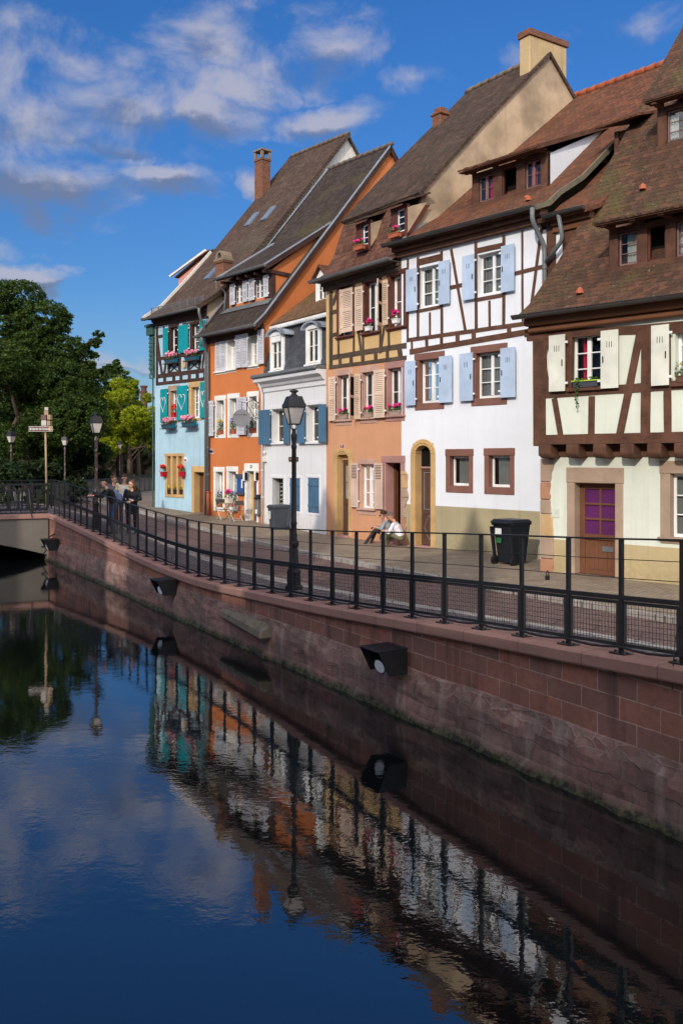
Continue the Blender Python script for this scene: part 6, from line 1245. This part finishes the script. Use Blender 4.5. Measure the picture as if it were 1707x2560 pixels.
bp = at(1277,1405,22.2); t = bin_(Vector((bp.x,bp.y,1.1)), rad(131), 1.03, (.012,.014,.018,1), 'large black wheelie bin with a green sticker before the white house')
bb = MB(); bb.box(.02,.2,.333,.338,.7,.86); bb.build('label_sheet', M['white'], t); bb = MB(); bb.box(.03,.17,.31,.334,.52,.64); bb.build('green_sticker', paint('green_sticker', lin(40,104,60), .6, .9, lin(40,44,46)), t)
bp = at(697,1322,32.2); t = bin_(Vector((bp.x,bp.y,1.1)), rad(-60),   .88, lin(66,72,80), 'grey wheelie bin by the door of the small mansard house')
bb = MB(); bb.box(-.16,.02,-.372,-.366,.5,.82); bb.build('label_sheet', paint('bin_label', lin(214,216,214), .5, .5, lin(70,150,80)), t)
# ------------------------------------------------------------------ folding cafe set
def cafe_chair(loc, rz, label):
    t = empty('folding_chair', loc, rz, label, 'chair', 'folding cafe chairs'); m = paint('brown_slats', lin(96,86,80), .6, .2); f = paint('cream_tube', lin(216,206,188), .5, .2)
    b = MB()
    for k in range(6): b.box(-.19,.19,-.18+k*.062,-.13+k*.062,.445,.458)
    b.build('seat', m, t)
    b = MB()
    for s in (-1, 1): b.tube([(s*.2,-.22,0),(s*.2,.2,.6),(s*.2,.26,.86)], .012, 6); b.tube([(s*.18,.24,0),(s*.18,-.18,.44)], .012, 6)
    for y, z in ((-.1,.14),(.17,.1)): b.tube([(-.2,y,z),(.2,y,z)], .01, 6)
    b.build('frame', f, t)
    b = MB(); b.box(-.2,.2,.225,.245,.66,.84); b.build('backrest', m, t)
h = FO; q = h.P('o',560,1240,-.5); g0 = .12
t = empty('cafe_table', h.W(q[0],-.5,g0), -h.th, 'small pale folding cafe table with a white flower pot by the orange wall', 'table'); b = MB(); b.box(-.26,.26,-.26,.26,.7,.72); b.build('table_top', M['cream_metal'], t, bevel=.005); b = MB()
for s in (-1, 1): b.tube([(s*.22,-.24,0),(s*.22,.22,.7)], .012, 6); b.tube([(s*.2,.24,0),(s*.2,-.22,.7)], .012, 6)
b.build('legs', M['cream_metal'], t); t.children[-1].name = 'frame'
flowerbox(h, q[0]+.02, -.5, g0+.72, .24, paint('cream_pot', lin(222,214,200), .6), 'pink', 'white pot of magenta flowers on the small cafe table', 'potted plant', None, .2, .24, .26, 'darkleaf', 90, 7, .06, name='potted_plant')
q = h.P('o',690,1330,-.6); cafe_chair(h.W(q[0],-.55,g0), -h.th+rad(-95), 'brown folding chair leaning right of the cafe table'); q = h.P('o',455,1300,-.5); cafe_chair(h.W(q[0],-.5,g0), -h.th+rad(90), 'pale folding chair left of the cafe table')

y = qpos(1367); p = qpt(y, .18)+Vector((0,0,.79)); t = empty('padlock', p, .6, 'small dark padlock locked on the railing wire in front of the cream house', 'padlock'); b = MB(); b.box(-.03,.03,-.012,.012,-.075,-.02); b.build('body', M['iron'], t, bevel=.004); b = MB(); b.tube([(-.02,0,-.02),(-.02,0,.02),(0,0,.035),(.02,0,.02),(.02,0,-.02)], .006, 6); b.build('shackle', M['iron'], t)
# ------------------------------------------------------------------ trees
def crown_mesh(name, blobs, n, size, m, parent, seed, shell=.55, squash=.75):
    r = np.random.default_rng(seed); B = np.array([(b[0],b[1],b[2],b[3],b[3],b[3]*squash) if len(b) == 4 else b for b in blobs], float)
    vol = (B[:,3]*B[:,4]*B[:,5])**.72; cnt = (vol/vol.sum()*n).astype(int); out = []
    for bb, c in zip(B, cnt):
        d = r.normal(size=(c,3)); d /= np.linalg.norm(d,axis=1)[:,None]; rr = (shell+(1.08-shell)*r.random(c)**.6)
        # sub-clumps: pull leaves toward random knots so that gaps open between them
        k = max(6, min(400, c//55)); kn = r.normal(size=(k,3)); kn /= np.linalg.norm(kn,axis=1)[:,None]; kn *= (.7+.38*r.random(k))[:,None]
        p = d*rr[:,None]; j = np.argmin(((p[:,None,:]-kn[None])**2).sum(2),axis=1) if c*k < 4e6 else r.integers(0,k,c)
        p = p+(kn[j]-p)*(.3+.35*r.random(c))[:,None]+r.normal(size=(c,3))*.05; out.append(p*bb[3:6]+bb[:3])
    P = np.concatenate(out); N = len(P); a = r.normal(size=(N,3)); a[:,2] *= .6; a /= np.linalg.norm(a,axis=1)[:,None]; c = np.cross(a, r.normal(size=(N,3))); c /= np.linalg.norm(c,axis=1)[:,None]
    s = size*(.6+.8*r.random(N))[:,None]; V = np.stack([P-a*s, P+c*s*.5+a*s*.1, P+a*s, P-c*s*.5+a*s*.1],1).reshape(-1,3)
    me = bpy.data.meshes.new(name); me.vertices.add(len(V)); me.vertices.foreach_set('co', V.ravel()); me.loops.add(N*4); me.loops.foreach_set('vertex_index', np.arange(N*4)); me.polygons.add(N); me.polygons.foreach_set('loop_start', np.arange(0,N*4,4)); me.polygons.foreach_set('loop_total', np.full(N,4)); me.update(); me.validate()
    me.materials.append(m); o = bpy.data.objects.new(name, me); COL.objects.link(o); o.parent = parent; return o
M['bark'] = paint('bark', lin(92,76,66), .95, .5, lin(50,42,36), bst=.6)
def tree(loc, hgt, tr, blobs, n, size, m, label, seed, limbs=(), cat='tree', grp=None, name='leafy_tree'):
    t = empty(name, loc, 0, label, cat, grp); b = MB(); rnd = random.Random(seed)
    b.tube([(0,0,-.3),(.05,0,hgt*.2),(-.05,.05,hgt*.42),(.1,0,hgt*.6)], [tr*1.25,tr,tr*.75,tr*.3], 9)
    for bl in blobs[:14]:
        z0 = hgt*rnd.uniform(.22,.5); c = Vector(bl[:3]); s = Vector((0,0,z0)); m_ = (s+c)/2+Vector((0,0,-.1*bl[3])); b.tube([s, m_, c-(c-s)*.1], [tr*.45,tr*.3,tr*.1], 6)
    for L in limbs: b.tube(L, [tr*.3]+[tr*.12]*(len(L)-2)+[.012], 6)
    b.build('trunk', M['bark'], t, smooth=True); crown_mesh('crown', blobs, n, size, m, t, seed); return t
def blobs(rnd, n, rx, ry, z0, z1, r0, r1, cx=0):
    out = []
    for k in range(n):
        f = rnd.random(); z = z0+(z1-z0)*f; w = math.sin(math.pi*min(1,(.22+f*.78)))**.6; a = rnd.uniform(0,6.28); q = rnd.random()**.5*w; out.append((cx+rx*q*math.cos(a), ry*q*math.sin(a), z, rnd.uniform(r0,r1)*(1.05-.45*f)))
    return out
LM = {'dark': leafmat('dark_leaves', (.014,.03,.004,1), (.034,.066,.009,1), (.085,.13,.02,1)), 'mid': leafmat('green_leaves', (.05,.09,.016,1), (.11,.17,.035,1), (.2,.26,.07,1)), 'lime': leafmat('lime_leaves', (.13,.19,.006,1), (.3,.36,.012,1), (.45,.48,.04,1), .5), 'deep': leafmat('deep_leaves', (.01,.022,.006,1), (.022,.042,.012,1), (.045,.075,.02,1))}
R_ = random.Random(5)
def SB(B, k): return [tuple(v*k for v in b) for b in B]
def ploc(x, Y, z): p = at(x, YH, Y); return Vector((p.x, Y, z))
# big dark tree at the left edge
B1 = blobs(R_, 26, 3.6, 3., 2.2, 8.2, 1.0, 1.7)+[(-1.6,0,9.2,1.3),(-.3,.2,9.3,1.2),(.9,0,8.2,1.3),(1.9,0,6.7,1.1),(-2.4,-1,6,1.8),(1.9,-.6,5.2,1.5),(2.6,0,4.6,1.2)]
tree(ploc(62,60,1.5), 9.*1.36, .42, SB(B1,1.36), 190000, .09, LM['dark'], 'tall dark green tree towering at the left edge behind the signpost', 3, [SB([(0,0,4.5),(1.6,0,5.8),(2.6,0,6.9),(3.5,0,7.4)],1.36),SB([(0,0,4.),(2.2,0,4.8),(3.4,.1,5.6),(4.3,0,6.)],1.36)])
o = bpy.data.objects['crown']
# ragged side branches that stand out against the sky
t = bpy.data.objects['leafy_tree']; rr = random.Random(2); bl = []
for c, e in (((2.2,0,7.8),(4.6,0,10.)),((3.1,0,6.8),(6.3,0,8.2)),((1.2,0,9.2),(2.8,0,11.4))):
    for k in range(12): f = k/11; bl.append((c[0]+(e[0]-c[0])*f+rr.uniform(-.35,.35), rr.uniform(-.5,.5), c[2]+(e[2]-c[2])*f+rr.uniform(-.3,.3), rr.uniform(.22,.45)))
crown_mesh('side_branches', bl, 9000, .1, LM['dark'], t, 9, shell=.1)
B2 = blobs(R_, 22, 2.9, 2.4, 1.6, 6.4, .9, 1.5)
tree(ploc(190,84,1.5), 7.*1.55, .4, SB(B2,1.6), 80000, .14, LM['dark'], 'broad dark tree behind the middle lamp post', 6)
B2 = blobs(R_, 20, 3.4, 2.6, .5, 5., .9, 1.6)
tree(ploc(60,68,1.4), 6.*1.3, .3, SB(B2,1.35), 40000, .16, LM['deep'], 'shadowy tree filling the gap behind the leftmost lamp', 16)
tree(ploc(150,67,1.4), 6, .25, SB(blobs(R_, 16, 2.6, 2.4, .4, 3.6, .7, 1.2),1.42), 32000, .15, LM['deep'], 'low dark bushy tree behind the bridge balustrade', 17)
B3 = blobs(R_, 20, 2.1, 2., 2.6, 8.6, .7, 1.3)
tree(ploc(300,90,1.4), 9.*1.2, .3, SB(B3,1.25), 36000, .16, LM['mid'], 'pale green tree rising behind the yellow green one', 8)
tree(ploc(250,94,1.4), 9.6*1.3, .33, SB(blobs(R_, 22, 2.1, 2., 2.6, 9.6, .8, 1.3),1.33), 40000, .17, LM['mid'], 'tall mid green tree with a rounded top left of the factory chimney', 10)
B4 = blobs(R_, 34, 1.75, 1.6, 1.7, 5., .35, .75)
tree(ploc(322,80,1.4), 5.8*1.5, .17, SB(B4,1.85), 80000, .1, LM['lime'], 'small bright yellow green tree beside the pale blue house', 11, [SB([(0,0,1.2),(.6,0,2.),(1.1,0,2.5),(1.5,0,3.1)],1.3)])
for i, (x, Y, w, lab) in enumerate(((20,104,8,'distant dark tree behind the leftmost trees'),(120,110,8,'distant dark tree behind the signpost'),(235,125,6,'distant dark tree behind the flaking lamp'),(360,135,5,'distant low tree before the brick factory'))):
    tree(ploc(x,Y,1.2), 8 if i < 3 else 4.5, .3, blobs(R_, 18, w, 3, 1., 9. if i < 3 else 3.4, 1.4, 2.6), 18000, .26, LM['deep'] if i < 2 else LM['mid'], lab, 20+i, grp='distant trees')
# hedge of shrubs and a dark ivied wall
for i, (x, Y, w) in enumerate(((-20,41.5,2.6),(40,43,2.4),(96,44,2.2),(150,64,2.6),(205,66,2.6))):
    t = empty('shrub', ploc(x,Y,1.4), 0, ['dark shrub at the left photo edge behind the bridge','dark shrub behind the leftmost lamp post','dark shrub behind the signpost foot','dark shrub behind the slim distant lamp','dark shrub behind the flaking lamp post'][i], 'shrub', 'shrubs behind the bridge'); crown_mesh('foliage', blobs(R_, 9, w*.9, 1., .4, 1.9, .6, 1.), 4500, .1, LM['deep'], t, 40+i); b = MB()
    for k in range(5): b.tube([(k*.2-.4,0,-.1),(k*.4-.8,.1,1.2)], [.03,.012], 5)
    b.build('stems', M['bark'], t)
t = empty('ivy_wall', ploc(300,97,1.4), 0, 'dark brown wall overgrown with ivy behind the people', 'wall'); b = MB(); b.box(-3.6,6,0,.5,-.3,4.); b.build('masonry', plaster('brown_wall', lin(92,74,62), patch=.3), t); crown_mesh('ivy', [(x,-.1,z,.9,.25,.9) for x in (-3,-1.8,-.6,.7,2,3.4) for z in (1.,2.5,3.7)], 6000, .13, LM['deep'], t, 60)
for i, x in enumerate((262,325,345)):
    t = tree(ploc(x,86,1.4), 7, .24, blobs(R_, 6, .9, .8, 4.2, 5.6, .5, .8), 1500, .12, LM['deep'], ['slim brown trunk left of the beige jacket','slim brown trunk behind the beige jacket','slim brown trunk behind the long haired woman'][i], 70+i, grp='slim trunks behind the people', name='slim_tree')
# ------------------------------------------------------------------ brick factory far away
fb = bricks('factory_brick', lin(112,70,58), lin(94,58,48), lin(104,86,76), .3, .1, .012)
t = empty('factory', ploc(362,160,0), 0, 'red brick factory with tall round chimney far behind the trees', 'factory'); z = lambda y: H+(YH-y)/FP*160; b = MB(); b.box(-1.8,7,0,8,0,z(1068)); b.build('wall', fb, t); b = MB(); b.box(-1.9,7.1,-.1,8.1,z(1068),z(1066)); b.build('parapet', fb, t)
b = MB(); zt = z(962); b.lathe([(.78,0),(.62,zt*.9),(.52,zt-1.3),(.6,zt-1.2),(.6,zt-.95),(.5,zt-.9),(.5,zt-.35),(.66,zt-.25),(.66,zt),(.4,zt)], 16, (-.55,2,0)); b.build('chimney', fb, t, smooth=False)
# ------------------------------------------------------------------ people
SKIN = paint('skin', lin(214,160,134), .6, .15)
def cloth(n, c): return paint(n, c, .9, .3)
def person(loc, rz, label, segs, mats, kids=(), cat='person'):
    """segs: (a, b, ra, rb, material); welded into one skin by a fine voxel pass"""
    b = MB()
    for a, c, ra, rb, m in segs:
        a, c = Vector(a), Vector(c); n = 4; b.tube([a+(c-a)*k/n for k in range(n+1)], [ra+(rb-ra)*k/n for k in range(n+1)], 10); b.ball(a, ra, 10); b.ball(c, rb, 10)
    tmp = b.build('tmp', mats[0]); md = tmp.modifiers.new('r', 'REMESH'); md.mode = 'VOXEL'; md.voxel_size = .0085; sm = tmp.modifiers.new('s', 'SMOOTH'); sm.iterations = 3; sm.factor = .5
    dg = bpy.context.evaluated_depsgraph_get(); me = bpy.data.meshes.new_from_object(tmp.evaluated_get(dg)); bpy.data.objects.remove(tmp)
    me.name = 'body'; me.materials.clear()
    for m in mats: me.materials.append(m)
    N = len(me.polygons); cen = np.zeros(N*3); me.polygons.foreach_get('center', cen); cen = cen.reshape(-1,3); best = np.full(N, 9.); mi = np.zeros(N, int)
    for a, c, ra, rb, m in segs:
        a, c = np.array(a, float), np.array(c, float); d = c-a; t = np.clip(((cen-a)@d)/max(d@d,1e-9),0,1); dist = np.linalg.norm(cen-(a+t[:,None]*d),axis=1)-(ra+(rb-ra)*t)
        k = dist < best; best[k] = dist[k]; mi[k] = m
    me.polygons.foreach_set('material_index', mi); me.polygons.foreach_set('use_smooth', [True]*N)
    t = empty('person', loc, rz, label, cat); o = bpy.data.objects.new('body', me); COL.objects.link(o); o.parent = t
    for nm, bb, m in kids: bb.build(nm, m, t, smooth=True)
    return t
def hand(w, d, up, m=0, curl=.3, side=1):
    """palm and five fingers from wrist w pointing along d; up = back of the hand"""
    w, d, up = Vector(w), Vector(d).normalized(), Vector(up).normalized(); s = d.cross(up).normalized(); up = s.cross(d); p = w+d*.09; out = [(w, w+d*.05, .024, .03, m), (w+d*.05+s*.016, p+s*.018, .018, .016, m), (w+d*.05-s*.016, p-s*.018, .018, .016, m)]
    for k, (o, l) in enumerate(((-.03,.068),(-.011,.078),(.009,.074),(.028,.058))):
        a = p+s*o; q = a+d*l*.5-up*l*curl*.35; e = q+d*l*.45-up*l*curl; out += [(a,q,.0105,.0098,m), (q,e,.0098,.0085,m)]
    a = w+d*.03+s*.03*side; q = a+d*.035+s*.03*side; out += [(a,q,.013,.011,m),(q,q+d*.032-up*.008,.011,.009,m)]; return out
def head(c, f, up=(0,0,1), hair=None, glasses=False, hm=None, style='short'):
    """skull, jaw, nose, ears, lips; f = looking direction"""
    c, f, up = Vector(c), Vector(f).normalized(), Vector(up).normalized(); s = f.cross(up).normalized(); up = s.cross(f)
    P = lambda a, b_, d: c+f*a+s*b_+up*d
    segs = [(P(-.025,0,.035),P(.02,0,.035),.084,.08,0),(P(.025,0,-.03),P(.035,0,-.062),.062,.045,0),(P(.05,0,-.08),P(.055,0,-.085),.03,.026,0),(P(.095,0,.012),P(.115,0,-.022),.011,.015,0),(P(.0,.082,.0),P(-.01,.086,.02),.016,.014,0),(P(.0,-.082,.0),P(-.01,-.086,.02),.016,.014,0),(P(.085,.02,-.052),P(.085,-.02,-.052),.011,.011,0)]
    eyes = MB()
    for q in (-1, 1): eyes.ball(P(.09,q*.031,.018), .0075, 6); eyes.bar(P(.096,q*.014,.036), P(.088,q*.05,.037), .008, .008)
    kids = [('eyes', eyes, M['dark'])]
    if glasses:
        g = MB()
        for q in (-1, 1): g.bar(P(.098,q*.008,.016), P(.088,q*.06,.018), .018, .04, 0, up); g.bar(P(.09,q*.06,.024), P(0,q*.088,.024), .008, .012)
        kids.append(('sunglasses', g, M['dark']))
    h = MB(); h.ball(P(-.022,0,.052), (.095,.095,.088), 12)
    rnd = random.Random(int(c.z*1000)); 
    for k in range(46):
        a = rnd.uniform(0,6.28); e = rnd.uniform(.15,1.3); d = Vector((math.cos(a)*math.cos(e)*.95-.25, math.sin(a)*math.cos(e), math.sin(e))); p = P(-.015+d.x*.09, d.y*.092, .045+d.z*.085); h.ball(p, rnd.uniform(.014,.026), 5)
    if style == 'long':
        for k in range(30):
            a = rnd.uniform(1.2,5.1); p0 = P(-.02+math.cos(a)*.085, math.sin(a)*.092, .03); L = rnd.uniform(.28,.42); h.tube([p0, p0-up*L*.4-f*.02, p0-up*L-f*rnd.uniform(0,.08)], [.024,.028,.008], 5)
    if style == 'tail': h.ball(P(-.12,0,.07), .038, 8); h.tube([P(-.12,0,.06),P(-.16,0,-.02),P(-.15,0,-.1)],[.03,.028,.01],6)
    if style == 'short': h.ball(P(.05,0,.098), (.045,.06,.03), 8)
    kids.append(('hair', h, hm)); return segs, kids
def legs(hip, kL, aL, kR, aR, f, m=2, sh=3, rt=.085, rk=.058, ra=.045, bare=None):
    f = Vector(f); out = []
    for sgn, k, a in ((1,kL,aL),(-1,kR,aR)):
        hp_ = Vector(hip)+Vector((sgn*.09,0,0)); k, a = Vector(k), Vector(a); out += [(hp_,k,rt,rk,m),(k,a,rk*1.02,ra,m),(a,a+Vector((0,0,-.05)),.04,.038,sh),(a+Vector((0,0,-.055))-f*.05,a+f*.15+Vector((0,0,-.065)),.036,.03,sh)]
    return out
def torso(hip, chest, neck, m=1, w=.16, d=.11, belt=2):
    hip, chest, neck = Vector(hip), Vector(chest), Vector(neck); x = Vector((1,0,0)); out = [(hip-x*.07,hip+x*.07,.105,.105,belt),(hip+(chest-hip)*.15-x*.06,chest-x*w*.45,.105,d,m),(hip+(chest-hip)*.15+x*.06,chest+x*w*.45,.105,d,m),(chest-x*w*.55,chest+x*w*.55,d,d,m)]
    up = (neck-chest); out += [(chest+up*.45-x*w*.95,chest+up*.45+x*w*.95,.062,.062,m),(chest+up*.5,neck,.06,.05,0)]; return out
def arm(sh, el, wr, hd, up, m=1, r=.055, sleeve=1., curl=.3, side=1):
    sh, el, wr = Vector(sh), Vector(el), Vector(wr); out = [(sh,el,r,r*.82,m)]
    if sleeve >= 1: out += [(el,wr,r*.8,r*.6,m)]
    else: q = el+(wr-el)*sleeve; out += [(el,q,r*.8,r*.75,m),(q,wr,r*.62,r*.5,0)]
    return out+hand(wr, hd, up, 0, curl, side)
HB = paint('black_hair', (.012,.009,.008,1), .5, .2); HBR = paint('brown_hair', lin(92,62,48), .5, .3, lin(50,32,26)); HCH = paint('chestnut_hair', lin(66,48,40), .5, .3); HGR = paint('greying_hair', lin(120,104,94), .6, .4)
def onground(x, Y, w=None):
    p = at(x, YH, Y); best = min(((gpt(Y+dy*.1, ww*.1)-Vector((p.x,Y,0))).to_2d().length, (Y+dy*.1, ww*.1)) for dy in range(-30,31,2) for ww in range(0,60,2)); return Vector((p.x, Y, gpt(*best[1]).z+.01))
# 1 the man leaning on the rail (local forward is -y)
F = Vector((0,-1,0)); ca = paint('black_jacket', lin(34,35,38), .85, .3); j1 = cloth('blue_jeans', lin(58,72,98)); shoe = cloth('dark_shoes', lin(40,40,44)); pw = cloth('white_sole', lin(200,200,200))
hs, hk = head((.02,-.27,1.57), (.95,-.45,-.05), hair=1, hm=HB)
sg = torso((0,.06,.93),(0,-.06,1.27),(.01,-.21,1.47),1,.17,.115)+legs((0,.06,.9),(.1,.0,.49),(.11,.06,.09),(-.1,-.08,.49),(-.1,.04,.09),F)+arm((.2,-.13,1.37),(.26,-.36,1.17),(.2,-.58,1.21),(-.2,-1,0),(0,0,1))+arm((-.2,-.13,1.37),(-.27,-.36,1.16),(-.16,-.58,1.21),(.3,-1,0),(0,0,1),side=-1)+hs
p1 = onground(281,28.75); person(p1, rad(-62), 'man in a dark jacket and jeans leaning on the railing with a blue backpack', sg, [SKIN,ca,j1,shoe], hk)
R1 = Matrix.Rotation(rad(-62),3,'Z'); b = MB(); b.ball((0,0,0),(.15,.1,.22),12); b.ball((0,.03,-.08),(.15,.11,.16),12); t = empty('backpack', p1+R1@Vector((.0,.14,1.18)), rad(-62), 'pale blue backpack on the back of the leaning man', 'backpack'); t.rotation_euler = (rad(20),0,rad(-62)); bl = cloth('denim_blue', lin(120,138,172,.7)); b.build('bag', bl, t, smooth=True); b = MB(); b.box(-.1,.1,.1,.15,-.16,.02); b.build('pocket', bl, t, bevel=.02); b = MB()
for q in (-1, 1): b.tube([(q*.09,-.05,.2),(q*.1,-.22,.16),(q*.1,-.2,-.1),(q*.09,-.04,-.16)], .016, 6)
b.build('strap', bl, t)
# 2 the person behind him
hs, hk = head((0,-.03,1.56), (.75,-.6,-.2), hm=HBR, style='short')
sg = torso((0,0,.9),(0,0,1.22),(0,-.01,1.44),1,.155)+legs((0,0,.88),(.1,-.02,.47),(.11,.02,.09),(-.1,-.02,.47),(-.11,.02,.09),F)+arm((.19,0,1.36),(.24,.02,1.08),(.22,-.1,.86),(0,-.2,-1),(1,0,0))+arm((-.19,0,1.36),(-.24,.02,1.08),(-.22,-.1,.86),(0,-.2,-1),(-1,0,0),side=-1)+hs
person(onground(285,30.8), rad(15), 'person with a white collar half hidden behind the leaning man', sg, [SKIN,cloth('dim_grey_top', lin(92,92,100)),cloth('maroon_trousers', lin(90,52,56)),shoe], hk)
# 3 the young man in beige
bj = cloth('beige_jacket', lin(208,190,158)); hs, hk = head((.01,-.05,1.66), (.25,-1,-.35), hm=HCH)
sg = torso((0,0,.95),(0,.0,1.3),(0,-.02,1.53),1,.175)+legs((0,0,.93),(.1,-.03,.5),(.12,.02,.09),(-.1,-.0,.5),(-.11,.04,.09),F)+arm((.21,0,1.46),(.27,.03,1.16),(.26,-.06,.9),(0,-.2,-1),(1,0,0),r=.06)+arm((-.21,0,1.46),(-.28,.03,1.16),(-.27,-.06,.9),(0,-.2,-1),(-1,0,0),r=.06,side=-1)+[((.0,-.06,.98),(.0,-.075,1.36),.085,.07,4)]+hs
person(onground(311,30.2), rad(8), 'young man in an open beige jacket over a grey tee shirt looking down', sg, [SKIN,bj,cloth('navy_trousers', lin(44,48,62)),shoe,cloth('grey_tee', lin(196,198,206))], hk)
# 4 the woman with the phone
bc = paint('black_coat', lin(26,27,32), .85, .3); hs, hk = head((-.0,-.05,1.55), (-.7,-.7,-.25), hm=HBR, style='long')
sg = torso((0,0,.88),(0,.0,1.2),(0,-.01,1.43),1,.16,.125,1)+[((0,0,.74),(0,0,1.0),.15,.14,1)]+legs((0,0,.86),(.09,-.02,.46),(.1,.02,.09),(-.1,-.04,.46),(-.13,.0,.09),F,rt=.075,ra=.04)+arm((.19,0,1.35),(.27,-.04,1.08),(.1,-.24,1.04),(-1,-.3,.1),(0,-.6,.8),r=.06)+arm((-.19,0,1.35),(-.27,.02,1.06),(-.14,-.22,1.0),(.7,-.6,.1),(0,-.5,.8),r=.06,side=-1)+hs
p4 = onground(331,29.2); person(p4, rad(5), 'long haired woman in a black coat looking aside with a phone in her hand', sg, [SKIN,bc,cloth('black_trousers', lin(22,22,26)),shoe], hk)
b = MB(); b.box(-.035,.035,-.006,.006,-.07,.07); t = b.build('phone', M['greysign'], None, p4+Matrix.Rotation(rad(5),3,'Z')@Vector((.0,-.29,1.07)), rad(5), bevel=.004); t.rotation_euler = (rad(-60),0,rad(60)); tag(t, 'phone in the hand of the long haired woman', 'phone')
# the couple sitting on the doorstep of the peach house
h = FPe; zs0 = .30
def seatedat(px_, py_, y): q = h.P('T',px_,py_,y); return q[0]
wsh = paint('white_shirt', lin(232,228,236), .85, .2, lin(190,188,200)); ol = cloth('olive_trousers', lin(112,112,86)); nvy = cloth('navy_trainers', lin(44,70,120)); gry = cloth('grey_knit', lin(150,156,160)); tig = cloth('dark_tights', lin(58,46,46)); blk = cloth('black_shoes', lin(24,24,26))
# local forward -y; seat height .3 above the local ground
def sitter(hip_z, lean, headfwd, hm, style, top, trs, sho, fsk, label, loc, rz, glasses, kneeh, foot, arms, extra=()):
    ch = (0,-.12-lean*.5,hip_z+.36); nk = (0,-.2-lean,hip_z+.56); hs, hk = head((0,-.27-lean-.02,hip_z+.67), headfwd, hm=hm, style=style, glasses=glasses)
    sg = torso((0,0,hip_z+.08),ch,nk,1,.165,.115)
    for sg_, k, a in ((1,kneeh[0],foot[0]),(-1,kneeh[1],foot[1])):
        hp_ = Vector((sg_*.09,-.02,hip_z+.08)); k, a = Vector(k), Vector(a); sg += [(hp_,k,.09,.06,2),(k,a,.06,.042,2 if not fsk else 2),(a,a+Vector((0,0,-.045)),.04,.038,3),(a+Vector((0,.04,-.055)),a+Vector((0,-.15,-.062)),.036,.03,3)]
    for sg_, el, wr, hd in arms: sg += arm((sg_*.19,ch[1]-.06,ch[2]+.1), el, wr, hd, (0,-.3,1), r=.058, sleeve=.45, curl=.9, side=sg_)
    return person(loc, rz, label, sg+hs, [SKIN,top,trs,sho], hk)
rzs = -h.th+rad(-52)
s1 = seatedat(992,1345,-.42)+.2; sitter(.3,.02,(0,-.8,-.6),HGR,'short',wsh,ol,nvy,False,'man in a white shirt and olive trousers bent over his hands on the doorstep', h.W(s1,-.42,.0), rzs, False, ((.12,-.42,.5),(-.14,-.4,.48)), ((.12,-.5,.1),(-.12,-.42,.1)), ((1,(.27,-.3,.52),(.07,-.5,.56),(-.6,-.8,-.1)),(-1,(-.27,-.3,.52),(-.05,-.5,.56),(.6,-.8,-.1))))
s2 = seatedat(976,1342,-.2)+.02; sitter(.3,-.06,(-.1,-1,-.35),HCH,'tail',gry,tig,blk,True,'woman in sunglasses and dark tights sitting beside the man on the doorstep', h.W(s2,-.22,.0), rzs+rad(6), True, ((.02,-.46,.52),(-.1,-.46,.5)), ((.1,-.75,.12),(-.05,-.6,.1)), ((1,(.25,-.22,.58),(.06,-.44,.62),(-.5,-.8,.1)),(-1,(-.24,-.2,.6),(-.04,-.46,.66),(.5,-.8,.1))))
